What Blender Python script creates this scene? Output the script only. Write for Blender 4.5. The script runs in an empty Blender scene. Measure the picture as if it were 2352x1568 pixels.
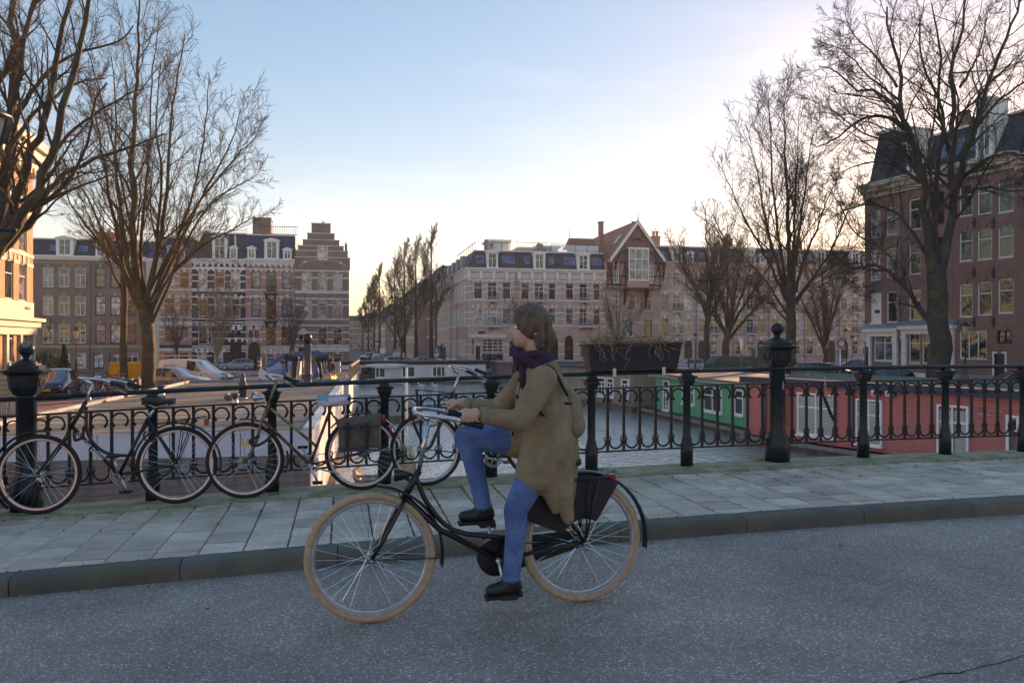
import bpy, math, random
import numpy as np
from mathutils import Vector, Matrix, Euler
random.seed(7)
R = math.radians
scene = bpy.context.scene
COL = scene.collection
sin, cos, pi = math.sin, math.cos, math.pi
# ------------------------------------------------------------ camera, sky, sun, exposure
YAW = 12.0
CAMZ = 1.5
FPX = 1829.0
cam_d = bpy.data.cameras.new('camera')
cam = bpy.data.objects.new('camera', cam_d)
COL.objects.link(cam)
cam.location = (0, 0, CAMZ)
cam.rotation_euler = (R(90), 0, R(-YAW))
cam_d.sensor_width = 36
cam_d.lens = 28.0
cam_d.clip_start = 0.1
cam_d.clip_end = 3000
scene.camera = cam
SUN_AZ, SUN_EL = 42.0, 12.0          # azimuth from +Y towards +X
world = bpy.data.worlds.new('World')
scene.world = world
world.use_nodes = True
wn = world.node_tree
wn.nodes.clear()
sky = wn.nodes.new('ShaderNodeTexSky')
sky.sky_type = 'NISHITA'
sky.sun_disc = False
sky.sun_elevation = R(SUN_EL)
sky.sun_rotation = R(SUN_AZ)
sky.altitude = 0
sky.air_density = 1.0
sky.dust_density = 0.15
sky.ozone_density = 2.0
bg = wn.nodes.new('ShaderNodeBackground')
bg.inputs['Strength'].default_value = 0.15
wo = wn.nodes.new('ShaderNodeOutputWorld')
# thin high cloud veils
tc = wn.nodes.new('ShaderNodeTexCoord')
mp = wn.nodes.new('ShaderNodeMapping')
mp.inputs['Scale'].default_value = (1.4, 1.4, 7.0)
nz = wn.nodes.new('ShaderNodeTexNoise')
nz.inputs['Scale'].default_value = 1.7
nz.inputs['Detail'].default_value = 6
nz.inputs['Roughness'].default_value = 0.6
rp = wn.nodes.new('ShaderNodeValToRGB')
rp.color_ramp.elements[0].position = 0.50
rp.color_ramp.elements[0].color = (0, 0, 0, 1)
rp.color_ramp.elements[1].position = 0.80
rp.color_ramp.elements[1].color = (0.07, 0.07, 0.07, 1)
mx = wn.nodes.new('ShaderNodeMix')
mx.data_type = 'RGBA'
mx.inputs[7].default_value = (6.0, 6.3, 6.8, 1)
wn.links.new(tc.outputs['Generated'], mp.inputs['Vector'])
wn.links.new(mp.outputs[0], nz.inputs['Vector'])
wn.links.new(nz.outputs['Fac'], rp.inputs[0])
wn.links.new(rp.outputs[0], mx.inputs[0])
hs = wn.nodes.new('ShaderNodeHueSaturation')
hs.inputs['Saturation'].default_value = 1.75
gmn = wn.nodes.new('ShaderNodeGamma')
gmn.inputs[1].default_value = 0.6
wn.links.new(sky.outputs[0], gmn.inputs[0])
wn.links.new(gmn.outputs[0], hs.inputs['Color'])
wn.links.new(hs.outputs[0], mx.inputs[6])
wn.links.new(mx.outputs[2], bg.inputs[0])
wn.links.new(bg.outputs[0], wo.inputs[0])
sun_d = bpy.data.lights.new('sun', 'SUN')
sun_d.energy = 2.9
sun_d.angle = R(0.5)
sun_d.color = (1.0, 0.74, 0.46)
sun = bpy.data.objects.new('sun', sun_d)
COL.objects.link(sun)
sd = Vector((sin(R(SUN_AZ)) * cos(R(SUN_EL)), cos(R(SUN_AZ)) * cos(R(SUN_EL)), sin(R(SUN_EL))))
sun.rotation_euler = sd.to_track_quat('Z', 'Y').to_euler()
sun.location = sd * 200
scene.view_settings.view_transform = 'Standard'
scene.view_settings.look = 'None'
scene.view_settings.exposure = 1.62
scene.view_settings.gamma = 1.0
scene.view_settings.use_curve_mapping = False
scene.view_settings.use_white_balance = True
scene.view_settings.white_balance_temperature = 9800
scene.view_settings.white_balance_tint = 38
# ------------------------------------------------------------ places from sight lines
TH = R(YAW)
RV = Vector((cos(TH), -sin(TH), 0))
FV = Vector((sin(TH), cos(TH), 0))
ZV = Vector((0, 0, 1))
CP = Vector((0, 0, CAMZ))
def ray(px, py): return FV + RV * ((px - 1176) / FPX) + ZV * ((784 - py) / FPX)
def at_d(px, py, d): return CP + ray(px, py) * d
def at_Y(px, py, Y):
 r = ray(px, py); return CP + r * (Y / r.y)
def at_Z(px, py, z):
 r = ray(px, py); return CP + r * ((z - CAMZ) / r.z)
def scale_Y(px, Y): return FPX * ray(px, 784).y / Y
# ------------------------------------------------------------ object helpers
def tag(o, label=None, cat=None, group=None, kind=None):
 if label: o['label'] = label
 if cat: o['category'] = cat
 if group: o['group'] = group
 if kind: o['kind'] = kind
 return o
def thing(name, label, cat, loc=(0, 0, 0), rz=0, group=None):
 o = bpy.data.objects.new(name, None)
 COL.objects.link(o)
 o.empty_display_size = 0.2
 o.location = loc
 o.rotation_euler = (0, 0, rz)
 return tag(o, label, cat, group)
def link(name, me, parent=None, loc=(0, 0, 0), rot=None, scale=None):
 o = bpy.data.objects.new(name, me)
 COL.objects.link(o)
 if parent is not None: o.parent = parent
 o.location = loc
 if rot: o.rotation_euler = rot
 if scale: o.scale = scale
 return o
def copy_tree(o, parent=None):
 c = o.copy()
 COL.objects.link(c)
 if parent is not None: c.parent = parent
 for ch in list(o.children): copy_tree(ch, c)
 return c
class MB:
 def __init__(self): self.v = []; self.f = []; self.m = []; self.T = None; self.s = []
 def add(self, vs, fs, m=0, sm=False):
  n = len(self.v)
  if self.T is not None: vs = [self.T @ Vector(p) for p in vs]
  self.v.extend([tuple(p) for p in vs])
  for f in fs:
   self.f.append(tuple(i + n for i in f)); self.m.append(m); self.s.append(sm)
  return self
 def box(self, x0, y0, z0, x1, y1, z1, m=0):
  if x0 > x1: x0, x1 = x1, x0
  if y0 > y1: y0, y1 = y1, y0
  if z0 > z1: z0, z1 = z1, z0
  vs = [(x0,y0,z0),(x1,y0,z0),(x1,y1,z0),(x0,y1,z0),(x0,y0,z1),(x1,y0,z1),(x1,y1,z1),(x0,y1,z1)]
  return self.add(vs, [(0,3,2,1),(4,5,6,7),(0,1,5,4),(1,2,6,5),(2,3,7,6),(3,0,4,7)], m)
 def cbox(self, x0, y0, z0, x1, y1, z1, c, m=0):
  """box with chamfered vertical and top edges"""
  ring = lambda i, z: [(x0+c+i,y0+i,z),(x1-c-i,y0+i,z),(x1-i,y0+c+i,z),(x1-i,y1-c-i,z),(x1-c-i,y1-i,z),(x0+c+i,y1-i,z),(x0+i,y1-c-i,z),(x0+i,y0+c+i,z)]
  vs = ring(0, z0) + ring(0, z1 - c) + ring(c * .8, z1)
  fs = [tuple(range(7, -1, -1)), tuple(range(16, 24))]
  for k in (0, 8):
   for i in range(8): fs.append((k+i, k+(i+1) % 8, k+8+(i+1) % 8, k+8+i))
  return self.add(vs, fs, m)
 def quad(self, a, b, c, d, m=0): return self.add([a, b, c, d], [(0, 1, 2, 3)], m)
 def hexa(self, b, t, m=0):
  return self.add(list(b) + list(t), [(0,3,2,1),(4,5,6,7),(0,1,5,4),(1,2,6,5),(2,3,7,6),(3,0,4,7)], m)
 def tube(self, pts, r, n=8, m=0, cap=True, closed=False, flat=1.0):
  P = [Vector(p) for p in pts]; k = len(P)
  rs = r if isinstance(r, (list, tuple)) else [r] * k
  vs = []; fs = []
  up = None
  for i in range(k):
   if closed: t = P[(i+1) % k] - P[i-1]
   else: t = P[min(i+1, k-1)] - P[max(i-1, 0)]
   t.normalize()
   if up is None:
    up = Vector((0, 0, 1)) if abs(t.z) < .9 else Vector((0, 1, 0))
   a = up - t * up.dot(t)
   if a.length < 1e-4: a = t.orthogonal()
   a.normalize(); up = a; b = t.cross(a)
   for j in range(n):
    q = 2 * pi * j / n
    vs.append(P[i] + (a * cos(q) * flat + b * sin(q)) * rs[i])
  for i in range(k if closed else k - 1):
   i2 = (i + 1) % k
   for j in range(n): fs.append((i*n+j, i*n+(j+1) % n, i2*n+(j+1) % n, i2*n+j))
  if cap and not closed:
   fs.append(tuple(range(n-1, -1, -1))); fs.append(tuple(range((k-1)*n, k*n)))
  return self.add(vs, fs, m, n > 4)
 def lathe(self, prof, n=16, m=0, c=(0, 0, 0), axis='z', ph=0.0, sm=True):
  vs = []; fs = []; k = len(prof)
  for (r, z) in prof:
   for j in range(n):
    q = 2 * pi * j / n + ph
    x, y = r * cos(q), r * sin(q)
    p = (x, y, z) if axis == 'z' else ((z, x, y) if axis == 'x' else (x, z, y))
    vs.append((p[0]+c[0], p[1]+c[1], p[2]+c[2]))
  for i in range(k - 1):
   for j in range(n):
    q = (i*n+j, i*n+(j+1) % n, (i+1)*n+(j+1) % n, (i+1)*n+j)
    fs.append(q if axis != 'y' else q[::-1])
  fs.append(tuple(range(n-1, -1, -1))); fs.append(tuple(range((k-1)*n, k*n)))
  return self.add(vs, fs, m, sm)
 def ball(self, c, r, n=12, m=0, sq=(1, 1, 1)):
  vs = []; fs = []; h = n // 2
  for i in range(1, h):
   a = pi * i / h
   for j in range(n):
    q = 2 * pi * j / n
    vs.append((c[0]+r*sq[0]*sin(a)*cos(q), c[1]+r*sq[1]*sin(a)*sin(q), c[2]+r*sq[2]*cos(a)))
  b = len(vs)
  vs.append((c[0], c[1], c[2]+r*sq[2])); vs.append((c[0], c[1], c[2]-r*sq[2]))
  for i in range(h-2):
   for j in range(n): fs.append((i*n+j, (i+1)*n+j, (i+1)*n+(j+1) % n, i*n+(j+1) % n))
  for j in range(n):
   fs.append((b, j, (j+1) % n)); fs.append((b+1, (h-2)*n+(j+1) % n, (h-2)*n+j))
  return self.add(vs, fs, m, True)
 def prism(self, poly, y0, y1, m=0):
  """polygon in x,z (counter-clockwise seen from -y) pushed from y0 to y1"""
  n = len(poly)
  vs = [(x, y0, z) for x, z in poly] + [(x, y1, z) for x, z in poly]
  fs = [tuple(range(n)), tuple(range(2*n-1, n-1, -1))]
  for i in range(n): fs.append(((i+1) % n, i, n+i, n+(i+1) % n))
  return self.add(vs, fs, m)
 def mesh(self, name, mats):
  me = bpy.data.meshes.new(name)
  me.from_pydata(self.v, [], self.f)
  for mt in (mats if isinstance(mats, (list, tuple)) else [mats]): me.materials.append(mt)
  me.polygons.foreach_set('material_index', self.m)
  me.polygons.foreach_set('use_smooth', self.s)
  me.update()
  return me
 def build(self, name, mats, parent=None, loc=(0, 0, 0), rot=None):
  return link(name, self.mesh(name, mats), parent, loc, rot)
# ------------------------------------------------------------ materials
def srgb(r, g, b):
 f = lambda c: ((c/255+.055)/1.055)**2.4 if c > 10 else c/255/12.92
 return (f(r), f(g), f(b), 1)
def mat(name, col, rough=.7, metal=0., var=.0, vscale=3., bump=0., bscale=40., bdist=.01, col2=None, spec=.5, ior=None, coat=0., streak=False):
 """principled with blotchy colour variation and fine relief in object space"""
 m = bpy.data.materials.new(name); m.use_nodes = True
 t = m.node_tree; b = t.nodes['Principled BSDF']
 if len(col) == 3: col = (*col, 1)
 b.inputs['Base Color'].default_value = col
 b.inputs['Roughness'].default_value = rough
 b.inputs['Metallic'].default_value = metal
 b.inputs['Specular IOR Level'].default_value = spec
 if ior: b.inputs['IOR'].default_value = ior
 if coat: b.inputs['Coat Weight'].default_value = coat; b.inputs['Coat Roughness'].default_value = .08
 if var or bump or col2:
  tc = t.nodes.new('ShaderNodeTexCoord')
  vec = tc.outputs['Object']
  if streak:
   mpn = t.nodes.new('ShaderNodeMapping'); mpn.inputs['Scale'].default_value = (1, 1, .15)
   t.links.new(vec, mpn.inputs[0]); vec2 = mpn.outputs[0]
  else: vec2 = vec
 if var or col2:
  n = t.nodes.new('ShaderNodeTexNoise'); n.inputs['Scale'].default_value = vscale
  n.inputs['Detail'].default_value = 7; n.inputs['Roughness'].default_value = .65
  t.links.new(vec2, n.inputs['Vector'])
  r = t.nodes.new('ShaderNodeValToRGB')
  c2 = col2 if col2 else tuple(c * (1 - var) for c in col[:3]) + (1,)
  c1 = col if col2 else tuple(min(1, c * (1 + var)) for c in col[:3]) + (1,)
  if len(c2) == 3: c2 = (*c2, 1)
  r.color_ramp.elements[0].position = .35; r.color_ramp.elements[0].color = c2
  r.color_ramp.elements[1].position = .62; r.color_ramp.elements[1].color = c1
  t.links.new(n.outputs['Fac'], r.inputs[0]); t.links.new(r.outputs[0], b.inputs['Base Color'])
 if bump:
  n2 = t.nodes.new('ShaderNodeTexNoise'); n2.inputs['Scale'].default_value = bscale
  n2.inputs['Detail'].default_value = 4
  t.links.new(vec, n2.inputs['Vector'])
  bp = t.nodes.new('ShaderNodeBump'); bp.inputs['Strength'].default_value = bump
  bp.inputs['Distance'].default_value = bdist
  t.links.new(n2.outputs['Fac'], bp.inputs['Height']); t.links.new(bp.outputs[0], b.inputs['Normal'])
 return m
def brick_mat(name, c1, c2, mortar, glaze=.85):
 m = bpy.data.materials.new(name); m.use_nodes = True
 t = m.node_tree; b = t.nodes['Principled BSDF']; b.inputs['Roughness'].default_value = glaze
 tc = t.nodes.new('ShaderNodeTexCoord'); sp = t.nodes.new('ShaderNodeSeparateXYZ')
 t.links.new(tc.outputs['Object'], sp.inputs[0])
 ad = t.nodes.new('ShaderNodeMath'); t.links.new(sp.outputs[0], ad.inputs[0]); t.links.new(sp.outputs[1], ad.inputs[1])
 cb = t.nodes.new('ShaderNodeCombineXYZ'); t.links.new(ad.outputs[0], cb.inputs[0]); t.links.new(sp.outputs[2], cb.inputs[1])
 br = t.nodes.new('ShaderNodeTexBrick')
 t.links.new(cb.outputs[0], br.inputs['Vector'])
 br.inputs['Color1'].default_value = (*c1, 1); br.inputs['Color2'].default_value = (*c2, 1); br.inputs['Mortar'].default_value = (*mortar, 1)
 br.inputs['Scale'].default_value = 1; br.inputs['Brick Width'].default_value = .24; br.inputs['Row Height'].default_value = .085
 br.inputs['Mortar Size'].default_value = .011; br.inputs['Bias'].default_value = 0
 n = t.nodes.new('ShaderNodeTexNoise'); n.inputs['Scale'].default_value = .6; n.inputs['Detail'].default_value = 8; n.inputs['Roughness'].default_value = .7
 t.links.new(tc.outputs['Object'], n.inputs['Vector'])
 mr = t.nodes.new('ShaderNodeMapRange'); mr.inputs[1].default_value = .3; mr.inputs[2].default_value = .7; mr.inputs[3].default_value = .72; mr.inputs[4].default_value = 1.2
 t.links.new(n.outputs['Fac'], mr.inputs[0])
 mu = t.nodes.new('ShaderNodeVectorMath'); mu.operation = 'SCALE'
 t.links.new(br.outputs['Color'], mu.inputs[0]); t.links.new(mr.outputs[0], mu.inputs['Scale'])
 t.links.new(mu.outputs[0], b.inputs['Base Color'])
 bp = t.nodes.new('ShaderNodeBump'); bp.inputs['Strength'].default_value = .4; bp.inputs['Distance'].default_value = .01
 t.links.new(br.outputs['Fac'], bp.inputs['Height']); bp.invert = True
 t.links.new(bp.outputs[0], b.inputs['Normal'])
 return m
def glass_mat(name, col, wob=.03, ior=1.75):
 m = bpy.data.materials.new(name); m.use_nodes = True
 t = m.node_tree; b = t.nodes['Principled BSDF']
 b.inputs['Base Color'].default_value = (*col, 1); b.inputs['Roughness'].default_value = .03; b.inputs['IOR'].default_value = ior
 g = t.nodes.new('ShaderNodeNewGeometry'); n = t.nodes.new('ShaderNodeTexNoise')
 n.inputs['Scale'].default_value = .8; n.inputs['Detail'].default_value = 2
 t.links.new(g.outputs['Position'], n.inputs['Vector'])
 bp = t.nodes.new('ShaderNodeBump'); bp.inputs['Strength'].default_value = 1; bp.inputs['Distance'].default_value = wob
 t.links.new(n.outputs['Fac'], bp.inputs['Height']); t.links.new(bp.outputs[0], b.inputs['Normal'])
 # dim things behind the glass
 n2 = t.nodes.new('ShaderNodeTexNoise'); n2.inputs['Scale'].default_value = 1.6; n2.inputs['Detail'].default_value = 2
 t.links.new(g.outputs['Position'], n2.inputs['Vector'])
 r = t.nodes.new('ShaderNodeValToRGB'); r.color_ramp.elements[0].position = .42; r.color_ramp.elements[1].position = .6
 r.color_ramp.elements[0].color = (*[c*.5 for c in col], 1); r.color_ramp.elements[1].color = (*[min(1, c*1.5) for c in col], 1)
 t.links.new(n2.outputs['Fac'], r.inputs[0]); t.links.new(r.outputs[0], b.inputs['Base Color'])
 return m
M = {}
M['iron'] = mat('painted_iron', (.009, .018, .023), .38, var=.5, vscale=9, bump=.25, bscale=60, spec=.45)
M['chip'] = mat('chipped_primer', (.35, .36, .33), .8)
M['black'] = mat('black_paint', (.012, .012, .014), .32, var=.3, vscale=12, spec=.6)
M['rubber'] = mat('rubber', (.018, .018, .019), .75, bump=.3, bscale=120)
M['tan_rubber'] = mat('cream_tyre_rubber', (.46, .33, .21), .8, var=.15, vscale=30)
M['chrome'] = mat('chrome', (.62, .63, .65), .16, 1., var=.15, vscale=20)
M['alu'] = mat('dull_aluminium', (.55, .56, .58), .38, 1., var=.12, vscale=20)
M['leather'] = mat('black_leather', (.02, .018, .018), .38, var=.4, vscale=15, bump=.4, bscale=90)
M['rust'] = mat('rusty_green_paint', srgb(150, 146, 110), .6, var=.3, vscale=22, col2=srgb(92, 58, 38))
M['rust2'] = mat('rusty_brown_paint', srgb(120, 84, 66), .6, var=.3, vscale=26, col2=srgb(74, 40, 32))
M['red'] = mat('red_reflector', (.45, .02, .02), .25)
M['lens'] = mat('lamp_glass', (.55, .58, .6), .12, .6)
M['canvas'] = mat('grey_brown_canvas', srgb(98, 92, 84), .85, var=.18, vscale=14, bump=.5, bscale=150)
M['strap'] = mat('black_strap', (.015, .016, .02), .6)
M['plastic_bag'] = mat('white_plastic_bag', (.62, .6, .72), .35, var=.12, vscale=20, bump=.8, bscale=30)
M['blue_bag'] = mat('blue_plastic_bag', (.05, .38, .6), .35, bump=.8, bscale=30)
M['brass'] = mat('brass', (.5, .38, .18), .35, 1.)
M['white'] = mat('white_paint', (.80, .79, .77), .55, var=.08, vscale=2, streak=True)
M['cream'] = mat('cream_paint', (.58, .52, .42), .6, var=.10, vscale=2)
M['greyw'] = mat('grey_white_stone', (.68, .67, .65), .8, var=.14, vscale=2.5)
M['dkframe'] = mat('dark_window_paint', (.03, .035, .04), .5)
M['slate'] = mat('dark_slate', (.055, .055, .062), .65, var=.35, vscale=4, bump=.6, bscale=18)
M['slateb'] = mat('blue_slate', (.045, .06, .14), .6, var=.3, vscale=4, bump=.5, bscale=14)
M['zinc'] = mat('zinc_sheet', (.24, .28, .33), .5, .3, var=.2, vscale=3)
M['tile'] = mat('red_roof_tile', (.36, .13, .085), .8, var=.3, vscale=5, bump=.6, bscale=10)
M['timber_red'] = mat('oxblood_timber', (.14, .04, .04), .6, var=.15)
M['pink_panel'] = mat('plum_boarding', (.22, .11, .12), .7, var=.15, streak=True, vscale=5)
M['brickA'] = brick_mat('brown_brick', (0.260, 0.150, 0.124), (0.325, 0.195, 0.163), (0.286, 0.234, 0.208))
M['brickB'] = brick_mat('pink_red_brick', (.52, .20, .16), (.60, .27, .22), (.5, .38, .34))
M['brickC'] = brick_mat('violet_black_brick', (0.046, 0.033, 0.052), (0.065, 0.052, 0.072), (0.065, 0.058, 0.072))
M['brickD'] = brick_mat('rose_brick', (.56, .28, .24), (.62, .36, .31), (.56, .46, .42))
M['brickE'] = brick_mat('brown_gable_brick', (0.247, 0.156, 0.137), (0.312, 0.202, 0.176), (0.260, 0.221, 0.195))
M['brickF'] = brick_mat('salmon_brick', (.62, .32, .27), (.68, .42, .36), (.62, .52, .47))
M['brickG'] = brick_mat('dusky_brick', (.54, .28, .25), (.60, .34, .30), (.5, .4, .36))
M['brickJ'] = brick_mat('deep_red_brick', (.30, .145, .125), (.37, .185, .16), (.27, .2, .18))
M['brickK'] = brick_mat('orange_brick', (.42, .20, .11), (.50, .26, .15), (.48, .36, .26))
M['yellow_stone'] = mat('yellow_keystone', (.45, .36, .20), .8)
M['pane'] = glass_mat('window_glass', (.035, .04, .045))
M['pane2'] = glass_mat('window_glass_pale_inside', (.16, .19, .22))
M['pane3'] = glass_mat('window_glass_curtained', (.40, .41, .42), .04, 1.7)
M['paneg'] = glass_mat('window_glass_green_blind', (.10, .24, .12))
M['paneb'] = glass_mat('skylight_glass', (.06, .12, .26))
M['blackdoor'] = mat('black_door_paint', (.015, .016, .016), .3)
M['navy'] = mat('navy_fascia_paint', (.02, .035, .08), .5, var=.2, vscale=3)
M['signblue'] = mat('enamel_blue', (.01, .08, .42), .4)
M['signnavy'] = mat('enamel_navy', (.012, .02, .12), .4)
M['paper'] = mat('white_lettering', (.8, .8, .8), .6)
def bark_mat(name, col, moss, amount=.52):
 m = mat(name, col, .9, var=.3, vscale=7, bump=1., bscale=26)
 t = m.node_tree; b = t.nodes['Principled BSDF']; src = b.inputs['Base Color'].links[0].from_socket
 tc = t.nodes.new('ShaderNodeTexCoord'); n = t.nodes.new('ShaderNodeTexNoise'); n.inputs['Scale'].default_value = 1.1; n.inputs['Detail'].default_value = 5
 t.links.new(tc.outputs['Object'], n.inputs['Vector'])
 r = t.nodes.new('ShaderNodeValToRGB'); r.color_ramp.elements[0].position = amount; r.color_ramp.elements[1].position = amount + .12
 t.links.new(n.outputs['Fac'], r.inputs[0])
 x = t.nodes.new('ShaderNodeMix'); x.data_type = 'RGBA'; x.inputs[7].default_value = (*moss, 1)
 t.links.new(r.outputs[0], x.inputs[0]); t.links.new(src, x.inputs[6]); t.links.new(x.outputs[2], b.inputs['Base Color'])
 return m
M['bark'] = bark_mat('elm_bark', (.085, .066, .05), (.13, .12, .035), .52)
M['bark2'] = bark_mat('dark_bark', (.075, .06, .05), (.11, .11, .06), .55)
M['bark3'] = bark_mat('pale_twig_bark', (.30, .19, .11), (.2, .16, .06), .6)
# ------------------------------------------------------------ ground materials
def asphalt_mat():
 m = bpy.data.materials.new('chip_asphalt'); m.use_nodes = True
 t = m.node_tree; b = t.nodes['Principled BSDF']; L = t.links.new; N = t.nodes.new
 tc = N('ShaderNodeTexCoord')
 v = N('ShaderNodeTexVoronoi'); v.inputs['Scale'].default_value = 85; v.feature = 'F1'
 L(tc.outputs['Object'], v.inputs['Vector'])
 sp = N('ShaderNodeSeparateColor'); L(v.outputs['Color'], sp.inputs[0])
 r = N('ShaderNodeValToRGB'); cr = r.color_ramp
 cr.elements[0].position = 0; cr.elements[0].color = (.14, .115, .105, 1)
 cr.elements[1].position = .45; cr.elements[1].color = (.38, .30, .26, 1)
 for p, c in ((.66, (.36, .295, .26, 1)), (.84, (.45, .38, .33, 1)), (.93, (.62, .55, .5, 1)), (1, (.9, .84, .78, 1))):
  e = cr.elements.new(p); e.color = c
 L(sp.outputs[0], r.inputs[0])
 # stones show only near their cell centre
 r2 = N('ShaderNodeValToRGB'); r2.color_ramp.elements[0].position = .30; r2.color_ramp.elements[0].color = (1, 1, 1, 1)
 r2.color_ramp.elements[1].position = .62; r2.color_ramp.elements[1].color = (0, 0, 0, 1)
 L(v.outputs['Distance'], r2.inputs[0])
 x = N('ShaderNodeMix'); x.data_type = 'RGBA'; x.inputs[6].default_value = (.29, .23, .20, 1)
 L(r2.outputs[0], x.inputs[0]); L(r.outputs[0], x.inputs[7])
 n = N('ShaderNodeTexNoise'); n.inputs['Scale'].default_value = .8; n.inputs['Detail'].default_value = 9; n.inputs['Roughness'].default_value = .7
 L(tc.outputs['Object'], n.inputs['Vector'])
 mr = N('ShaderNodeMapRange'); mr.inputs[1].default_value = .3; mr.inputs[2].default_value = .7; mr.inputs[3].default_value = .66; mr.inputs[4].default_value = 1.28
 L(n.outputs['Fac'], mr.inputs[0])
 # bigger pale chips, scattered
 v2 = N('ShaderNodeTexVoronoi'); v2.inputs['Scale'].default_value = 52; L(tc.outputs['Object'], v2.inputs['Vector'])
 sp2 = N('ShaderNodeSeparateColor'); L(v2.outputs['Color'], sp2.inputs[0])
 g = N('ShaderNodeMath'); g.operation = 'GREATER_THAN'; g.inputs[1].default_value = .70; L(sp2.outputs[1], g.inputs[0])
 l = N('ShaderNodeMath'); l.operation = 'LESS_THAN'; l.inputs[1].default_value = .27; L(v2.outputs['Distance'], l.inputs[0])
 mm = N('ShaderNodeMath'); mm.operation = 'MULTIPLY'; L(g.outputs[0], mm.inputs[0]); L(l.outputs[0], mm.inputs[1])
 x2 = N('ShaderNodeMix'); x2.data_type = 'RGBA'; x2.inputs[7].default_value = (.70, .60, .53, 1)
 L(mm.outputs[0], x2.inputs[0]); L(x.outputs[2], x2.inputs[6])
 s = N('ShaderNodeVectorMath'); s.operation = 'SCALE'; L(x2.outputs[2], s.inputs[0]); L(mr.outputs[0], s.inputs['Scale'])
 # hairline cracks
 L(s.outputs[0], b.inputs['Base Color']); b.inputs['Roughness'].default_value = .72
 bp = N('ShaderNodeBump'); bp.inputs['Strength'].default_value = .9; bp.inputs['Distance'].default_value = .004; bp.invert = True
 L(v.outputs['Distance'], bp.inputs['Height']); L(bp.outputs[0], b.inputs['Normal'])
 return m
def slab_mat(name, base, moss_y, dark=1.0):
 """concrete with grit, worn blotches and green growth towards the coping (object space is world space)"""
 m = bpy.data.materials.new(name); m.use_nodes = True
 t = m.node_tree; b = t.nodes['Principled BSDF']; L = t.links.new; N = t.nodes.new
 g = N('ShaderNodeNewGeometry')
 n = N('ShaderNodeTexNoise'); n.inputs['Scale'].default_value = 3; n.inputs['Detail'].default_value = 9; n.inputs['Roughness'].default_value = .72
 L(g.outputs['Position'], n.inputs['Vector'])
 r = N('ShaderNodeValToRGB'); r.color_ramp.elements[0].position = .3; r.color_ramp.elements[1].position = .7
 r.color_ramp.elements[0].color = tuple(c*.66 for c in base) + (1,); r.color_ramp.elements[1].color = tuple(c*1.2 for c in base) + (1,)
 L(n.outputs['Fac'], r.inputs[0])
 n2 = N('ShaderNodeTexNoise'); n2.inputs['Scale'].default_value = 160; n2.inputs['Detail'].default_value = 2
 L(g.outputs['Position'], n2.inputs['Vector'])
 r2 = N('ShaderNodeMapRange'); r2.inputs[1].default_value = .35; r2.inputs[2].default_value = .65; r2.inputs[3].default_value = .75; r2.inputs[4].default_value = 1.25
 L(n2.outputs['Fac'], r2.inputs[0])
 oi = N('ShaderNodeObjectInfo'); r3 = N('ShaderNodeMapRange'); r3.inputs[3].default_value = .78; r3.inputs[4].default_value = 1.14
 L(oi.outputs['Random'], r3.inputs[0])
 mm = N('ShaderNodeMath'); mm.operation = 'MULTIPLY'; L(r2.outputs[0], mm.inputs[0]); L(r3.outputs[0], mm.inputs[1])
 s = N('ShaderNodeVectorMath'); s.operation = 'SCALE'; L(r.outputs[0], s.inputs[0]); L(mm.outputs[0], s.inputs['Scale'])
 sp = N('ShaderNodeSeparateXYZ'); L(g.outputs['Position'], sp.inputs[0])
 mr = N('ShaderNodeMapRange'); mr.inputs[1].default_value = moss_y[0]; mr.inputs[2].default_value = moss_y[1]; L(sp.outputs[1], mr.inputs[0])
 n3 = N('ShaderNodeTexNoise'); n3.inputs['Scale'].default_value = 5; n3.inputs['Detail'].default_value = 6; L(g.outputs['Position'], n3.inputs['Vector'])
 r4 = N('ShaderNodeMapRange'); r4.inputs[1].default_value = .38; r4.inputs[2].default_value = .62; L(n3.outputs['Fac'], r4.inputs[0])
 m2 = N('ShaderNodeMath'); m2.operation = 'MULTIPLY'; L(mr.outputs[0], m2.inputs[0]); L(r4.outputs[0], m2.inputs[1])
 m3 = N('ShaderNodeMath'); m3.operation = 'MULTIPLY'; m3.inputs[1].default_value = moss_y[2]; L(m2.outputs[0], m3.inputs[0])
 x = N('ShaderNodeMix'); x.data_type = 'RGBA'; x.inputs[7].default_value = (.17, .18, .05, 1)
 L(m3.outputs[0], x.inputs[0]); L(s.outputs[0], x.inputs[6]); L(x.outputs[2], b.inputs['Base Color'])
 b.inputs['Roughness'].default_value = .82
 bp = N('ShaderNodeBump'); bp.inputs['Strength'].default_value = .5; bp.inputs['Distance'].default_value = .003
 L(n2.outputs['Fac'], bp.inputs['Height']); L(bp.outputs[0], b.inputs['Normal'])
 return m
M['asphalt'] = asphalt_mat()
M['slab'] = slab_mat('pavement_slab', (.66, .53, .44), (6.6, 7.5, .75))
M['joint'] = slab_mat('joint_soil', (.045, .045, .03), (5.9, 7.2, .95))
M['kerb'] = slab_mat('kerb_granite', (.12, .115, .105), (5.4, 5.5, .28))
M['coping'] = slab_mat('coping_stone', (.42, .37, .27), (7.2, 7.5, .75))
M['street'] = mat('street_clinker', (.12, .10, .095), .85, var=.3, vscale=1.2, bump=.4, bscale=30)
M['redbrick_pave'] = brick_mat('red_clinker_paving', (.33, .15, .11), (.26, .12, .095), (.2, .16, .14))
M['quaywall'] = brick_mat('quay_brickwork', (.10, .07, .06), (.14, .09, .075), (.12, .11, .10))
M['earth'] = mat('far_ground', (.13, .12, .11), .9, var=.2, vscale=.1)
def P(X): return max(.213 - .0023 * (X - 7) ** 2, -1.35)
def ZG(Y): return -1.35 - .65 * min(1, max(0, (Y - 45) / 43))
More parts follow.
